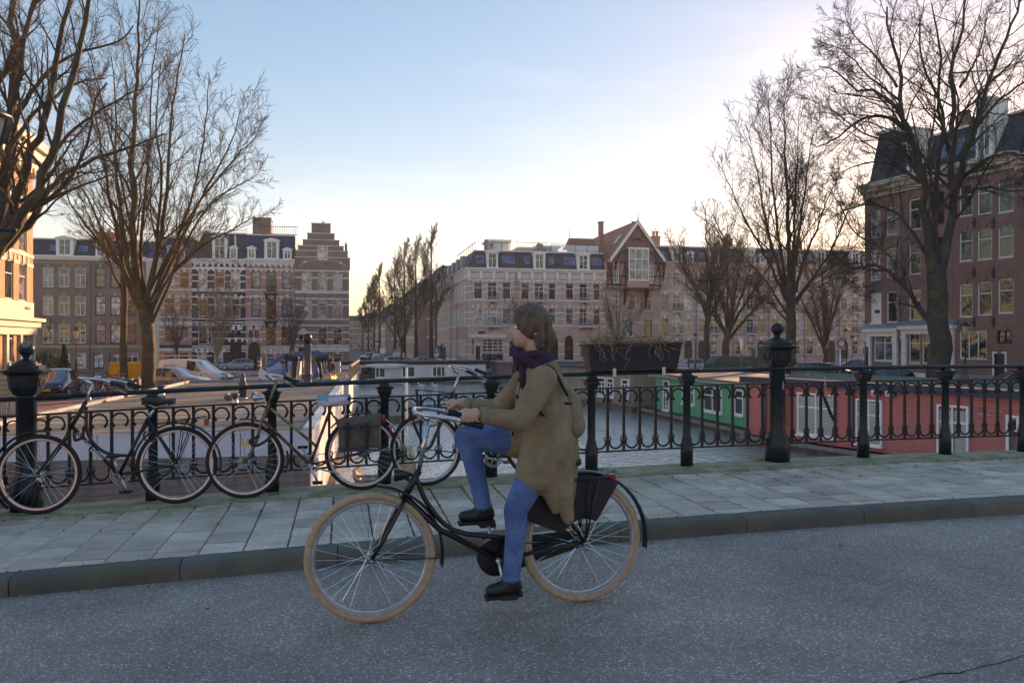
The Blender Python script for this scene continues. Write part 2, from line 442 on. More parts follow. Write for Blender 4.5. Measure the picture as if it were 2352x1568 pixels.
# road on the bridge
def deck_sheet(name, y0, y1, dz, m, xs, ny=2):
 mb = MB(); n = len(xs); vs = []; fs = []
 for j in range(ny):
  y = y0 + (y1 - y0) * j / (ny - 1)
  for x in xs: vs.append((x, y, P(x) + dz))
 for j in range(ny - 1):
  for i in range(n - 1): fs.append((j*n+i, j*n+i+1, (j+1)*n+i+1, (j+1)*n+i))
 mb.add(vs, fs)
 return tag(mb.build(name, m), kind='structure')
XS = [x * 1.0 for x in range(-40, 46)]
deck_sheet('road', -9, 5.49, -.11, M['asphalt'], XS)
deck_sheet('opposite_pavement', -14, -9.004, .0, M['joint'], XS)
# gutter seam along the kerb and cracks in the asphalt
def crack(pts, w):
 mb = MB(); rnd = random.Random(3)
 P0 = []
 for a, b in zip(pts[:-1], pts[1:]):
  k = 14
  for i in range(k):
   u = i / k; P0.append((a[0]+(b[0]-a[0])*u + rnd.uniform(-.012, .012), a[1]+(b[1]-a[1])*u + rnd.uniform(-.02, .02)))
 vs = []; fs = []
 for i, (x, y) in enumerate(P0):
  ww = w * rnd.uniform(.2, 1) * min(1, i/6, (len(P0)-1-i)/6)
  vs += [(x, y - ww, P(x)-.1085), (x, y + ww, P(x)-.1085)]
  if i: fs.append((2*i-2, 2*i, 2*i+1, 2*i-1))
 return mb.add(vs, fs)
M['crackm'] = mat('crack_tar', (.012, .012, .013), .8)
roadobj = bpy.data.objects['road']
crack([(1.55, 2.75), (2.3, 2.95), (3.4, 3.12)], .006).build('crack', M['crackm'], roadobj)
crack([(.75, 2.66), (1.25, 2.72), (1.6, 2.80)], .004).build('crack', M['crackm'], roadobj)
# kerb stones
kerb = MB(); xs = [x * .5 for x in range(-30, 50)]
vs = []; fs = []
for i, x in enumerate(xs):
 vs += [(x, 5.50, P(x) - .16), (x, 5.50, P(x) - .035), (x, 5.65, P(x) - .035), (x, 5.65, P(x) - .16)]
 if i:
  a = 4*i-4; b = 4*i
  for q in range(3): fs.append((a+q, b+q, b+q+1, a+q+1)[::-1])
kerbo = tag(kerb.add(vs, fs).build('kerb', M['joint']), kind='structure')
def kerb_stone_mesh(k):
 """1 m granite kerb, worn round on its road edge"""
 mb = MB(); rnd = random.Random(k)
 prof = [(5.478, -.20), (5.480, -.06), (5.487, -.032), (5.503, -.010), (5.53, .0), (5.659, .004), (5.659, -.20)]
 vs = []; fs = []; L = .994; n = 12
 for i in range(n + 1):
  x = L * i / n
  e = .004 if i in (0, n) else 0
  for q, (y, z) in enumerate(prof):
   j = rnd.uniform(-.0035, .0035) if q < 5 else 0
   vs.append((x, y + j + e * (q < 4), z + j * .7 - e * (3 <= q <= 5)))
 p = len(prof)
 for i in range(n):
  for q in range(p - 1): fs.append((i*p+q, (i+1)*p+q, (i+1)*p+q+1, i*p+q+1)[::-1])
 mb.add(vs, fs, 0, True)
 mb.add(vs[:p], [tuple(range(p))[::-1]]); mb.add(vs[-p:], [tuple(range(p))])
 return mb.mesh('kerb_stone', M['kerb'])
kms = [kerb_stone_mesh(k) for k in range(4)]
for i in range(-4, 9):
 x = i - .03
 sl = math.atan(P(x + 1) - P(x))
 link('kerb_stone', kms[i % 4], kerbo, (x, 0, P(x)), (0, -sl, 0))
# pavement: bed, slabs, coping
pave = deck_sheet('pavement', 5.655, 7.44, -.016, M['joint'], [x * .5 for x in range(-40, 50)])
SP = .2925; x0 = -.958 - SP * 9
slabm = {}
def slab_mesh(L, W):
 key = (round(L, 3), round(W, 3))
 if key not in slabm:
  slabm[key] = MB().cbox(.006, .014, -.04, W - .006, L - .014, 0, .006).mesh('paving_slab', M['slab'])
 return slabm[key]
rnd = random.Random(5)
for c in range(-6, 48):
 x = x0 + SP * c
 if x > 9.3: break
 y = 5.662; first = (c % 2 == 0)
 L = SP * (.5 if first else 1.0)
 while y < 7.43 - .02:
  LL = min(L, 7.432 - y)
  z = P(x + SP/2)
  xr = .643
  vis = -3.3 + (y - 5.6) * -.25 < x + SP and x < 5.9 + (y - 5.66) * 1.05
  if vis:
   o = link('paving_slab', slab_mesh(LL, SP), pave, (x, y, z + rnd.uniform(-.0025, .0025)),
                     (rnd.uniform(-.006, .006), -math.atan(P(x+SP)-P(x)) + rnd.uniform(-.006, .006), 0))
  y += LL; L = SP
# the rest of the footway beyond the frame, joined
mb = MB()
for c in range(-60, 130):
 x = x0 + SP * c
 if -4.9 < x < 9.4: continue
 for k in range(6):
  y = 5.662 + k * .295
  z = P(x + .15)
  mb.box(x + .004, y + .004, z - .03, x + SP - .004, y + .29, z)
tag(mb.build('distant_slabs', M['slab'], pave), kind='stuff')
cop = MB();
vs = []; fs = []; rnd = random.Random(11)
xs = [x * .25 for x in range(-100, 180)]
for i, x in enumerate(xs):
 e = rnd.uniform(-.006, .006)
 vs += [(x, 7.436, P(x) - .02), (x, 7.438, P(x) + .004), (x, 8.0 + e, P(x) + .004), (x, 8.03 + e, P(x) - .02), (x, 8.03 + e, P(x) - .25), (x, 7.98, P(x) - .25), (x, 7.98, P(x) - 1.1)]
 if i:
  a = 7*i-7; b = 7*i
  for q in range(6): fs.append((a+q, b+q, b+q+1, a+q+1))
tag(cop.add(vs, fs).build('coping', M['coping']), kind='structure')
mb = MB()
for i in range(-9, 12):       # bridge deck body, kept clear of the visible faces
 mb.box(i*2, -14, P(i*2) - 1.2, i*2 + 2, 7.95, min(P(i*2), P(i*2+2)) - .30)
tag(mb.build('bridge_deck', M['quaywall']), kind='structure')
# moss and weeds in the joints and gum on the slabs
mb = MB(); rnd = random.Random(8)
for i in range(900):
 near = rnd.random()
 x = rnd.uniform(-3.5, 8)
 if near < .45: y = 7.437 + rnd.gauss(0, .012)
 elif near < .8: x = x0 + SP * rnd.randint(0, 40) + rnd.gauss(0, .004); y = 7.43 - abs(rnd.gauss(0, .45))
 else: y = 5.66 + rnd.gauss(0, .006)
 if y < 5.64: continue
 s = rnd.uniform(.003, .011); z = P(x) - .003
 for k in range(3):
  a = rnd.uniform(0, 6.28); dx, dy = cos(a) * s, sin(a) * s
  mb.add([(x-dx, y-dy, z), (x+dx, y+dy, z), (x+dx*.4+rnd.uniform(-s, s)*.6, y+rnd.uniform(-s, s)*.6, z + s*rnd.uniform(.8, 1.6))], [(0, 1, 2)])
M['moss'] = mat('moss', (.07, .10, .015), .9, var=.4, vscale=30)
tag(mb.build('joint_moss', M['moss']), 'low green moss growing in the joints of the bridge pavement', 'moss', kind='stuff')
mb = MB(); rnd = random.Random(21)
for (px, py) in ((1310, 1052), (1345, 1079), (1383, 1072), (1405, 1076), (1255, 1092), (1790, 1046), (1745, 1050), (632, 1128), (585, 1133)):
 q = at_Z(px, py + 8, .15); q.z = P(q.x)
 q = at_Z(px, py + 8, q.z)
 if q.y > 8.0: q.y = 7.97
 for k in range(26):
  a = rnd.uniform(0, 6.28); l = rnd.uniform(.012, .05); x = q.x + rnd.gauss(0, .03); y = q.y + rnd.gauss(0, .015)
  mb.add([(x-.003, y, q.z), (x+.003, y, q.z), (x+cos(a)*l*.7, y+sin(a)*l*.5, q.z + l)], [(0, 1, 2)])
M['grass'] = mat('weed', (.10, .17, .03), .7, var=.3, vscale=20)
tag(mb.build('weeds', M['grass']), 'small green weeds sprouting along the coping and post feet', 'weeds', kind='stuff')
mb = MB(); rnd = random.Random(31)
def spot(x, y, z, r):
 n = 7; vs = [(x, y, z + .0016)]; k = rnd.uniform(.6, 1)
 for i in range(n): a = 2*pi*i/n; q = r * rnd.uniform(.7, 1.1); vs.append((x + cos(a) * q, y + sin(a) * q * k, z + .0006))
 mb.add(vs, [(0, 1 + i, 1 + (i + 1) % n) for i in range(n)])
for i in range(120):
 x = rnd.uniform(-2.6, 7.5); spot(x, rnd.uniform(5.7, 7.4), P(x) + .004, rnd.uniform(.004, .013))
for i in range(70):
 x = rnd.uniform(-2, 5); spot(x, rnd.uniform(2.6, 5.4), P(x) - .11, rnd.uniform(.004, .012))
tag(mb.build('gum_spots', mat('trodden_gum', (.42, .42, .40), .7, var=.3, vscale=8)), 'flat pale spots of trodden chewing gum on pavement and road', 'chewing gum', kind='stuff')
mb = MB(); mb.tube([(0, 0, 0), (.022, .004, 0)], .0042, 6); mb.tube([(.022, .004, 0), (.055, .01, 0)], .0042, 6, m=1)
q = at_Z(47, 1368, P(-2.1) - .105)
tag(mb.build('cigarette_end', [M['paper'], mat('filter_orange', (.6, .25, .06), .8)], loc=(q.x, q.y, q.z + .004)), 'orange and white cigarette end lying on the road against the kerb', 'cigarette end')
mb = MB(); rnd = random.Random(52)
for i in range(95):
 if rnd.random() < .7: x, y = rnd.uniform(-2.2, 6), 5.44 - abs(rnd.gauss(0, .05)); z = P(x) - .105
 elif rnd.random() < .6: x, y = rnd.uniform(-2, 7), 7.43 - abs(rnd.gauss(0, .15)); z = P(x) + .006
 else: x, y = rnd.uniform(-1.5, 5), rnd.uniform(2.6, 5.4); z = P(x) - .107
 a = rnd.uniform(0, 6.28); l = rnd.uniform(.006, .02); c_, s_ = cos(a)*l, sin(a)*l
 mb.add([(x-c_, y-s_, z), (x+s_*.5, y-c_*.5, z+rnd.uniform(0, .006)), (x+c_, y+s_, z+.001), (x-s_*.5, y+c_*.5, z+rnd.uniform(0, .005))], [(0, 1, 2, 3)], rnd.randrange(3))
tag(mb.build('leaf_litter', [mat('litter_brown', (.14, .085, .04), .8), mat('litter_straw', (.38, .30, .17), .8), mat('litter_dark', (.04, .035, .03), .8)]), 'scraps of dry leaf lying in the gutter and along the coping', 'leaf litter', kind='stuff')
# ------------------------------------------------------------ water, quays, far ground
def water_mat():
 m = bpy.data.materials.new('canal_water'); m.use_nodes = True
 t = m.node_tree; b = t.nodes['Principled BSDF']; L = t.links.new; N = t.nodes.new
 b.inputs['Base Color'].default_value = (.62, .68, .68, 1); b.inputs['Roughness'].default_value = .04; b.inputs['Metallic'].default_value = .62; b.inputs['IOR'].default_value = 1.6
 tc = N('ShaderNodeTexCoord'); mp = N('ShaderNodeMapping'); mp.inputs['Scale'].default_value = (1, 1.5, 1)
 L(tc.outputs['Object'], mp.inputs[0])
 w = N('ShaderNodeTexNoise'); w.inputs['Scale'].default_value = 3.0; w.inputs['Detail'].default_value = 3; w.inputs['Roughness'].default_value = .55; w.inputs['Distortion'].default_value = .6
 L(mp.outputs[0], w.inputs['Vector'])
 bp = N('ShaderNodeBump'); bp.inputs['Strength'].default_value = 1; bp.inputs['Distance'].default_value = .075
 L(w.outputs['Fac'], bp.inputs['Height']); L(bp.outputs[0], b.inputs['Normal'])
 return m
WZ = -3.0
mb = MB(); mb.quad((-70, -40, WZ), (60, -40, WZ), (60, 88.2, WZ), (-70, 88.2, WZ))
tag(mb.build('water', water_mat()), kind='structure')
def ground_patch(name, x0, x1, y0, y1, m, dz=0):
 ys = [y0] + [y for y in (45, 88) if y0 < y < y1] + [y1]
 mb = MB()
 for a, b in zip(ys[:-1], ys[1:]): mb.quad((x0, a, ZG(a)+dz), (x1, a, ZG(a)+dz), (x1, b, ZG(b)+dz), (x0, b, ZG(b)+dz))
 return tag(mb.build(name, m), kind='structure')
ground_patch('ground', -200, -9.2, 8.1, 62, M['street'])
ground_patch('ground', -9.2, -6.2, 41, 62, M['street'])
ground_patch('ground', 25.2, 260, 8.1, 88, M['street'])
mb = MB(); mb.quad((-900, 88, -2), (900, 88, -2), (900, 2500, -2), (-900, 2500, -2))
tag(mb.build('ground', M['earth']), kind='structure')
mb = MB(); mb.quad((-300, -300, -1.5), (300, -300, -1.5), (300, -14, -1.5), (-300, -14, -1.5))
tag(mb.build('ground', M['street']), kind='structure')
ground_patch('quay_pavement', -12.6, -9.2, 8.1, 41, M['redbrick_pave'], .006)
ground_patch('quay_pavement', 25.2, 29.5, 8.1, 88, M['redbrick_pave'], .006)
ground_patch('quay_pavement', -60, 120, 88.2, 92, M['redbrick_pave'], .006)
ground_patch('quay_pavement', -60, 120, 99, 101.4, M['redbrick_pave'], .01)
ground_patch('street', -60, 120, 92, 99, M['street'], .004)
ground_patch('street', 3, 13.6, 99, 400, M['street'], .014)
mb = MB()
for (xa, ya, xb, yb) in ((-9.2, 8.1, -9.2, 41), (-6.2, 41, -6.2, 62), (25.2, 8.1, 25.2, 88)):
 for k in range(8):
  y = ya + k * 10
  if y >= yb: break
  ye = min(y + 10, yb)
  sgn = -1 if xa < 0 else 1
  x1, x2 = sorted((xa, xa + sgn * .5))
  mb.box(x1, y, WZ - 1, x2, ye, ZG(ye) - .14); mb.box(x1 - .03, y, ZG(ye) - .14, x2 + .03, ye, ZG(y) + .03, 1)
mb.box(-60, 88.2, WZ - 1, 25.2, 88.7, -2.14); mb.box(-60, 88.16, -2.14, 25.2, 88.75, -1.96, 1)
mb.box(-60, 61.6, WZ - 1, -6.7, 62, -1.74); mb.box(-60, 61.6, -1.74, -6.7, 62.05, -1.56, 1); mb.box(-9.2, 41, WZ - 1, -6.2, 41.4, -1.5)
tag(mb.build('quay_wall', [M['quaywall'], M['coping']]), kind='structure')
# ------------------------------------------------------------ cast-iron railing
YR = 7.87
rail = thing('bridge_railing', 'dark green cast-iron railing with ball-topped pillars along the bridge pavement', 'railing', (0, YR, 0))
PX0 = 4.62; PS = 1.055
def post_mesh():
 mb = MB()
 s = MB()
 mb.lathe([(.066, 0), (.066, .225), (.060, .232), (.062, .243), (.055, .262), (.050, .275), (.053, .285), (.046, .305), (.0415, .33), (.0405, .83), (.047, .838), (.047, .85), (.041, .86)], 18)
 # flared square capital with a shield on each face
 def ring(h, z): return [(-h, -h, z), (h, -h, z), (h, h, z), (-h, h, z)]
 lv = [(.044, .852), (.052, .862), (.066, .905), (.066, .925), (.088, .935), (.088, .948), (.05, .956), (.036, .985)]
 vs = []; fs = []
 for h, z in lv: vs += ring(h, z)
 for i in range(len(lv)-1):
  for j in range(4): fs.append((4*i+j, 4*i+(j+1) % 4, 4*i+4+(j+1) % 4, 4*i+4+j))
 fs.append((3, 2, 1, 0)); mb.add(vs, fs)
 pts = [(.032*cos(a), -.068 + .014*(1-sin(a)*-1)*0, .905 + .032*sin(a)) for a in [pi + pi*i/8 for i in range(9)]]
 for r in range(4):
  T = Matrix.Rotation(pi/2*r, 4, 'Z')
  mb.T = T; mb.tube([(p[0], -.063 - .03*(p[2]-.88), p[2]+.012) for p in pts], .0045, 5); mb.T = None
 return mb.mesh('post', M['iron'])
def pillar_mesh():
 mb = MB()
 mb.lathe([(.132, 0), (.132, .215), (.126, .225), (.13, .24), (.118, .27), (.10, .29), (.104, .305), (.092, .325), (.088, .345), (.084, .37), (.083, .99), (.092, 1.0), (.092, 1.02), (.084, 1.03)], 28)
 lv = [(.082, 1.03), (.092, 1.04), (.118, 1.10), (.126, 1.185), (.128, 1.205), (.17, 1.235), (.172, 1.25), (.14, 1.262), (.128, 1.264), (.128, 1.29), (.10, 1.294), (.095, 1.31)]
 vs = []; fs = []
 for h, z in lv:
  c = h * .28
  vs += [(-h+c, -h, z), (h-c, -h, z), (h, -h+c, z), (h, h-c, z), (h-c, h, z), (-h+c, h, z), (-h, h-c, z), (-h, -h+c, z)]
 for i in range(len(lv)-1):
  for j in range(8): fs.append((8*i+j, 8*i+(j+1) % 8, 8*i+8+(j+1) % 8, 8*i+8+j))
 fs.append(tuple(range((len(lv)-1)*8, len(lv)*8))); mb.add(vs, fs)
 for r in range(4):
  mb.T = Matrix.Rotation(pi/2*r, 4, 'Z')
  mb.tube([(.062*cos(a), -.124 + .0, 1.165 + .07*sin(a)) for a in [pi + pi*i/10 for i in range(11)]], .006, 5)
  mb.box(-.07, -.136, 1.165, .07, -.12, 1.178)
  mb.T = None
 mb.lathe([(.09, 1.308), (.09, 1.318), (.075, 1.333), (.052, 1.342), (.032, 1.352), (.028, 1.366), (.042, 1.37), (.042, 1.378), (.026, 1.384)], 24)
 return mb.mesh('pillar', M['iron'])
pm, plm = post_mesh(), pillar_mesh()
ballm = MB().ball((0, 0, 1.437), .068, 24).mesh('ball', M['iron'])
barm = MB().box(-.0135, -.010, .195, .0135, .010, .838).mesh('bar', M['iron'])
def arc_mesh(name, zc, top):
 """horseshoe: a ring open on one side, its ends thickened and cut square"""
 mb = MB(); Rr = .0655; pts = []; rs = []
 for i in range(19):
  a = R(-52) + R(284) * i / 18
  z = Rr * sin(a);
  if not top: z = -z
  k = abs(i - 9) / 9
  pts.append((Rr * cos(a) * (1 + .05*k), 0, zc + z)); rs.append(.0100 + .0035 * max(0, k - .55) / .45)
 mb.tube(pts, rs, 7)
 return mb.mesh(name, M['iron'])
def fork_mesh(name, zc):
 mb = MB(); Rr = .0655; pts = []; rs = []
 for i in range(15):
  a = pi + R(-32) + R(244) * i / 14
  k = abs(i - 7) / 7
  pts.append((Rr * cos(a), 0, zc + Rr * sin(a))); rs.append(.0105 - .003 * max(0, k - .6) / .4)
 # horn tips turning outwards to the bars
 a0, a1 = Vector(pts[0]), Vector(pts[-1])
 mb.tube([a0 + Vector((-.012, 0, .030))] + pts + [a1 + Vector((.012, 0, .030))] if a0.x < a1.x else [a0 + Vector((.012, 0, .030))] + pts + [a1 + Vector((-.012, 0, .030))], [.005] + rs + [.005], 7)
 return mb.mesh(name, M['iron'])
am, fm = arc_mesh('horseshoe_arc', .752, True), fork_mesh('crescent', .285)
for k in range(-9, 7):
 X = PX0 + PS * k
 big = k % 7 == 0
 o = link('pillar' if big else 'post', plm if big else pm, rail, (X, 0, P(X)))
 if big:
  bo = link('ball', ballm, o)
 n = 6; gap = PS / n
 for j in range(n):
  xc = X + gap * (j + .5)
  zz = P(xc)
  r0 = .04 if not big else .083
  sl = -math.atan((P(xc+.05) - P(xc-.05)) / .1)
  if not ((j == 0 and big) or (j == n-1 and (k+1) % 7 == 0)) :
   link('horseshoe_arc', am, rail, (xc, 0, zz), (0, sl * .6, 0)); link('crescent', fm, rail, (xc, 0, zz))
  else:
   s = .8
   xo = .02 if j == 0 else -.02
   link('horseshoe_arc', am, rail, (xc + xo, 0, zz + .15), (0, 0, 0), (.8, 1, .8)); link('crescent', fm, rail, (xc + xo, 0, zz + .045), None, (.8, 1, .8))
  if j: link('bar', barm, rail, (X + gap * j, 0, P(X + gap * j)))
def rail_strip(name, z, hw, hh, rnd_=False):
 mb = MB(); vs = []; fs = []; xs = [-5.2 + .25 * i for i in range(69)]
 for i, x in enumerate(xs):
  zz = P(x) + z
  if rnd_: ring = [(-hw, -hh*.2), (-hw*.75, -hh), (hw*.75, -hh), (hw, -hh*.2), (hw*.8, hh*.7), (hw*.3, hh), (-hw*.3, hh), (-hw*.8, hh*.7)]
  else: ring = [(-hw, -hh), (hw, -hh), (hw, hh), (-hw, hh)]
  n = len(ring); vs += [(x, y, zz + q) for y, q in ring]
  if i:
   for j in range(n): fs.append(((i-1)*n+j, (i-1)*n+(j+1) % n, i*n+(j+1) % n, i*n+j)[::-1])
 mb.add(vs, fs, 0, rnd_)
 return mb.build(name, M['iron'], rail)
rail_strip('top_rail', 1.0, .033, .021, True)
rail_strip('middle_rail', .846, .019, .0085)
rail_strip('bottom_rail', .192, .019, .0085)
# flaked paint on the near pillar shaft
mb = MB(); rnd = random.Random(2)
for k in range(1):
 n = 16; vs = []; c = (4.62 + .0, .93 + P(4.62)); a0 = R(-72)
 cen = None; pts = []
 for i in range(n):
  q = 2*pi*i/n; rr = rnd.uniform(.6, 1.15); a = a0 + rr * .17 * cos(q); z = c[1] - .11 + rr * .055 * sin(q)
  pts.append((c[0] + .0845 * cos(a), .0845 * sin(a), z))
 mb.add([(c[0] + .0852*cos(a0), .0852*sin(a0), c[1]-.11)] + pts, [(0, 1+i, 1+(i+1) % n) for i in range(n)])
mb.build('flaked_paint', M['chip'], rail)
# round printed sticker on the left pillar's ball
mb = MB(); xb = PX0 - 7*PS
cz = P(xb) + 1.437; n = 24
nrm = Vector((.15, -.75, .72)).normalized(); u = nrm.orthogonal().normalized(); v = nrm.cross(u)
def cap(r, off, m, r0=0):
 rr = .068 + off; vs = []; fs = []
 th = r / .068; th0 = r0 / .068
 rings = [th0 + (th - th0) * i / 4 for i in range(5)]
 for a in rings:
  for j in range(n):
   q = 2*pi*j/n; p = (nrm*cos(a) + (u*cos(q) + v*sin(q))*sin(a)) * rr
   vs.append((xb + p.x, p.y, cz + p.z))
 for i in range(4):
  for j in range(n): fs.append((i*n+j, (i+1)*n+j, (i+1)*n+(j+1) % n, i*n+(j+1) % n))
 mb.add(vs, fs, m, True)
cap(.040, .0012, 0); cap(.034, .0016, 1, .024); cap(.018, .0016, 1, .010)
mb.build('sticker', [M['black'], mat('sticker_green', (.22, .34, .27), .5)], rail)
# ------------------------------------------------------------ building kit
WINC = {}
def win_mesh(style, w, h, fm, pm, ft=.085):
 key = (style, round(w, 1), round(h, 1), fm, pm)
 if key in WINC: return WINC[key]
 w = max(.3, w); h = max(.3, h); mb = MB(); d0, d1 = -.06, .03
 mb.box(0, d0, 0, ft, d1, h); mb.box(w-ft, d0, 0, w, d1, h)
 mb.box(ft, d0, h-ft, w-ft, d1, h); mb.box(ft, d0, 0, w-ft, d1, ft)
 mb.box(-.04, d0-.07, -.07, w+.04, d1, 0)                   # sill
 t = ft * .75
 if style in ('sash', 'sashm', 'double', 'door'):
  zt = h * (.64 if style != 'door' else .72)
  if style == 'double': mb.box(w/2-t/2, d0+.006, ft, w/2+t/2, d1, h-ft)
  mb.box(ft, d0+.012, zt, w-ft, d1-.004, zt+t)
  if style in ('sashm', 'door'): mb.box(w/2-t/2, d0+.01, ft, w/2+t/2, d1-.002, zt)
  if style == 'door':
   for q in (.12, .5): mb.box(ft, d0+.016, h*q, w-ft, d1-.006, h*q+t*.7)
 elif style == 'casement':
  mb.box(w*.36, d0+.006, ft, w*.36+t*1.4, d1, h-ft)
 elif style == 'casement3':
  for q in (.30, .66): mb.box(w*q, d0+.006, ft, w*q+t*1.4, d1, h-ft)
 elif style.startswith('grid'):
  a, b = int(style[4]), int(style[5])
  for i in range(1, a): mb.box(w*i/a-t/2, d0+.006, ft, w*i/a+t/2, d1, h-ft)
  for i in range(1, b): mb.box(ft, d0+.012, h*i/b-t/2, w-ft, d1-.004, h*i/b+t/2)
 f = mb.mesh('window', M[fm])
 p = MB().quad((ft*.6, .0, ft*.6), (w-ft*.6, .0, ft*.6), (w-ft*.6, .0, h-ft*.6), (ft*.6, .0, h-ft*.6)).mesh('pane', M[pm])
 WINC[key] = (f, p)
 return f, p
prnd = random.Random(99)
def rand_pane(): return prnd.choice(['pane', 'pane', 'pane', 'pane2', 'pane', 'pane3'])
class Facade:
 def __init__(s, name, label, P0, rz, base, W, H, bmat, cat='building', D=11, group=None):
  s.t = thing(name, label, cat, (P0[0], P0[1], base), rz, group)
  s.P0 = P0; s.rz = rz; s.base = base; s.W = W; s.H = H; s.b = bmat; s.D = D
  s.open = []; s.arch = []; s.x = Vector((cos(rz), sin(rz), 0)); s.n = Vector((sin(rz), -cos(rz), 0))
  s.off = 0
 def uz(s, px, py=784):
  r = ray(px, py); P0 = Vector((s.P0[0], s.P0[1], 0)) + s.n * s.off
  k = (P0 - CP).dot(s.n) / r.dot(s.n)
  q = CP + r * k
  return (q - P0).dot(s.x), q.z - s.base
 def u(s, px): return s.uz(px)[0]
 def z(s, py, px): return s.uz(px, py)[1]
 def win(s, u0, z0, u1, z1, style='sash', fm='white', pm=None, arch=0, rec=.13):
  s.open.append((u0, z0, u1, z1))
  if arch: s.arch.append((u0, z0, u1, z1, arch))
  if style is None: return None
  f, p = win_mesh(style, u1-u0, z1-z0, fm, pm or rand_pane())
  k = ((u1-u0) / max(.3, round(u1-u0, 9)),)
  fo = link('window', f, s.t, (u0, rec, z0)); fo.scale = ((u1-u0) / max(v[0] for v in [(vv.co.x-.04,) for vv in f.vertices]), 1, 1)
  link('pane', p, fo)
  return fo
 def grid(s, cols, rows, px, **kw):
  for (a, b) in cols:
   for (y0, y1) in rows:
    s.win(s.u(a), s.z(y1, px), s.u(b), s.z(y0, px), **kw)
 def wall(s, z0=0, sides=True, name='wall', m=None):
  W, H, D = s.W, s.H, s.D
  us = sorted({0, W} | {round(v, 4) for o in s.open for v in (o[0], o[2])}); zs = sorted({z0, H} | {round(v, 4) for o in s.open for v in (o[1], o[3])})
  us = [u for u in us if 0 <= u <= W]; zs = [z for z in zs if z0 <= z <= H]
  mb = MB()
  for i in range(len(zs)-1):
   run = None
   for j in range(len(us)-1):
    cu, cz = (us[j]+us[j+1])/2, (zs[i]+zs[i+1])/2
    hole = any(o[0] < cu < o[2] and o[1] < cz < o[3] for o in s.open)
    if not hole:
     if run is None: run = us[j]
    if (hole or j == len(us)-2) and run is not None:
     e = us[j] if hole else us[j+1]
     mb.quad((run, 0, zs[i]), (e, 0, zs[i]), (e, 0, zs[i+1]), (run, 0, zs[i+1])); run = None
  r = .17
  for (a, b, c, d) in s.open:
   a, c = max(a, 0), min(c, W)
   mb.quad((a, 0, b), (a, r, b), (a, r, d), (a, 0, d)); mb.quad((c, 0, b), (c, 0, d), (c, r, d), (c, r, b))
   mb.quad((a, 0, d), (a, r, d), (c, r, d), (c, 0, d)); mb.quad((a, 0, b), (c, 0, b), (c, r, b), (a, r, b))
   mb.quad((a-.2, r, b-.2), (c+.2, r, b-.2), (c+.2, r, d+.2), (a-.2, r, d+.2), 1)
  for (a, b, c, d, k) in s.arch:
   n = 6; mid = (a+c)/2; hw = (c-a)/2
   for sg in (-1, 1):
    pts = []
    for i in range(n+1):
     q = pi/2 * i/n; pts.append((mid + sg*hw*cos(q), d - k + k*sin(q)))
    for i in range(n):
     p, q = pts[i], pts[i+1]
     poly = [(p[0], p[1]), (q[0], q[1]), (q[0], d), (p[0], d)]
     if sg > 0: poly = poly[::-1]
     if abs(p[0]-q[0]) > 1e-4: mb.prism(poly, .003, .06)
  mb.quad((0, 0, z0), (0, 0, H), (0, D, H), (0, D, z0)); mb.quad((W, 0, z0), (W, D, z0), (W, D, H), (W, 0, H))
  mb.quad((0, D, z0), (0, D, H), (W, D, H), (W, D, z0)); mb.quad((0, 0, H), (W, 0, H), (W, D, H), (0, D, H), 1)
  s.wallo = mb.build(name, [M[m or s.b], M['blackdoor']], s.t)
  return s.wallo
 def band(s, z0, z1, m='greyw', proud=.035, u0=0, u1=None, name='stone_band'):
  u1 = s.W if u1 is None else u1
  cuts = sorted((o[0], o[2]) for o in s.open if o[1] < z1-.01 and o[3] > z0+.01)
  segs = []; cur = u0
  for a, b in cuts:
   if b <= u0 or a >= u1: continue
   if a > cur: segs.append((cur, a))
   cur = max(cur, b)
  if cur < u1: segs.append((cur, u1))
  if not segs: return
  mb = MB()
  for a, b in segs: mb.box(a, -proud, z0, b, .0, z1)
  return mb.build(name, M[m], s.t)
 def cornice(s, z, h=.5, m='cream', proud=.45, u0=0, u1=None, brackets=0, name='cornice'):
  u1 = s.W if u1 is None else u1
  mb = MB()
  mb.box(u0, -proud*.28, z, u1, 0, z+h*.35); mb.box(u0, -proud*.7, z+h*.352, u1, .0, z+h*.68); mb.box(u0-.02, -proud, z+h*.682, u1+.02, .3, z+h)
  for i in range(brackets):
   u = u0 + (u1-u0)*(i+.5)/brackets
   mb.box(u-.11, -proud*.62, z-.42, u+.11, -.001, z-.002)
  return mb.build(name, M[m], s.t)
 def keystones(s, m='greyw', w=.22, h=.38, top=None, sides=False, zmin=0):
  mb = MB()
  for (a, b, c, d) in s.open:
   if b < zmin: continue
   mid = (a+c)/2
   mb.prism([(mid-w*.4, d-.04), (mid+w*.4, d-.04), (mid+w*.6, d+h), (mid-w*.6, d+h)], -.07, 0)
   if sides:
    for sg in (-1, 1):
     q = mid + sg*(c-a)*.55
     x = sorted((q-w*.4, q+w*.4)); mb.prism([(x[0], d-.02), (x[1], d-.02), (x[1]+sg*.1, d+h*.8), (x[0]+sg*.1, d+h*.8)], -.055, 0)
  return tag(mb.build('keystones', M[m], s.t), kind='stuff')
 def mansard(s, z, h, m='slate', back=1.3, u0=0, u1=None, name='roof', ends=(0, 0)):
  u1 = s.W if u1 is None else u1
  mb = MB(); e0, e1 = ends; D = s.D
  mb.hexa([(u0, .12, z), (u1, .12, z), (u1, D-.1, z), (u0, D-.1, z)], [(u0+e0, .12+back, z+h), (u1-e1, .12+back, z+h), (u1-e1, D-.1-back, z+h), (u0+e0, D-.1-back, z+h)])
  mb.box(u0+e0, .12+back-.12, z+h+.001, u1-e1, .12+back+.2, z+h+.16, 1)
  s.roof = mb.build(name, [M[m], M['greyw']], s.t)
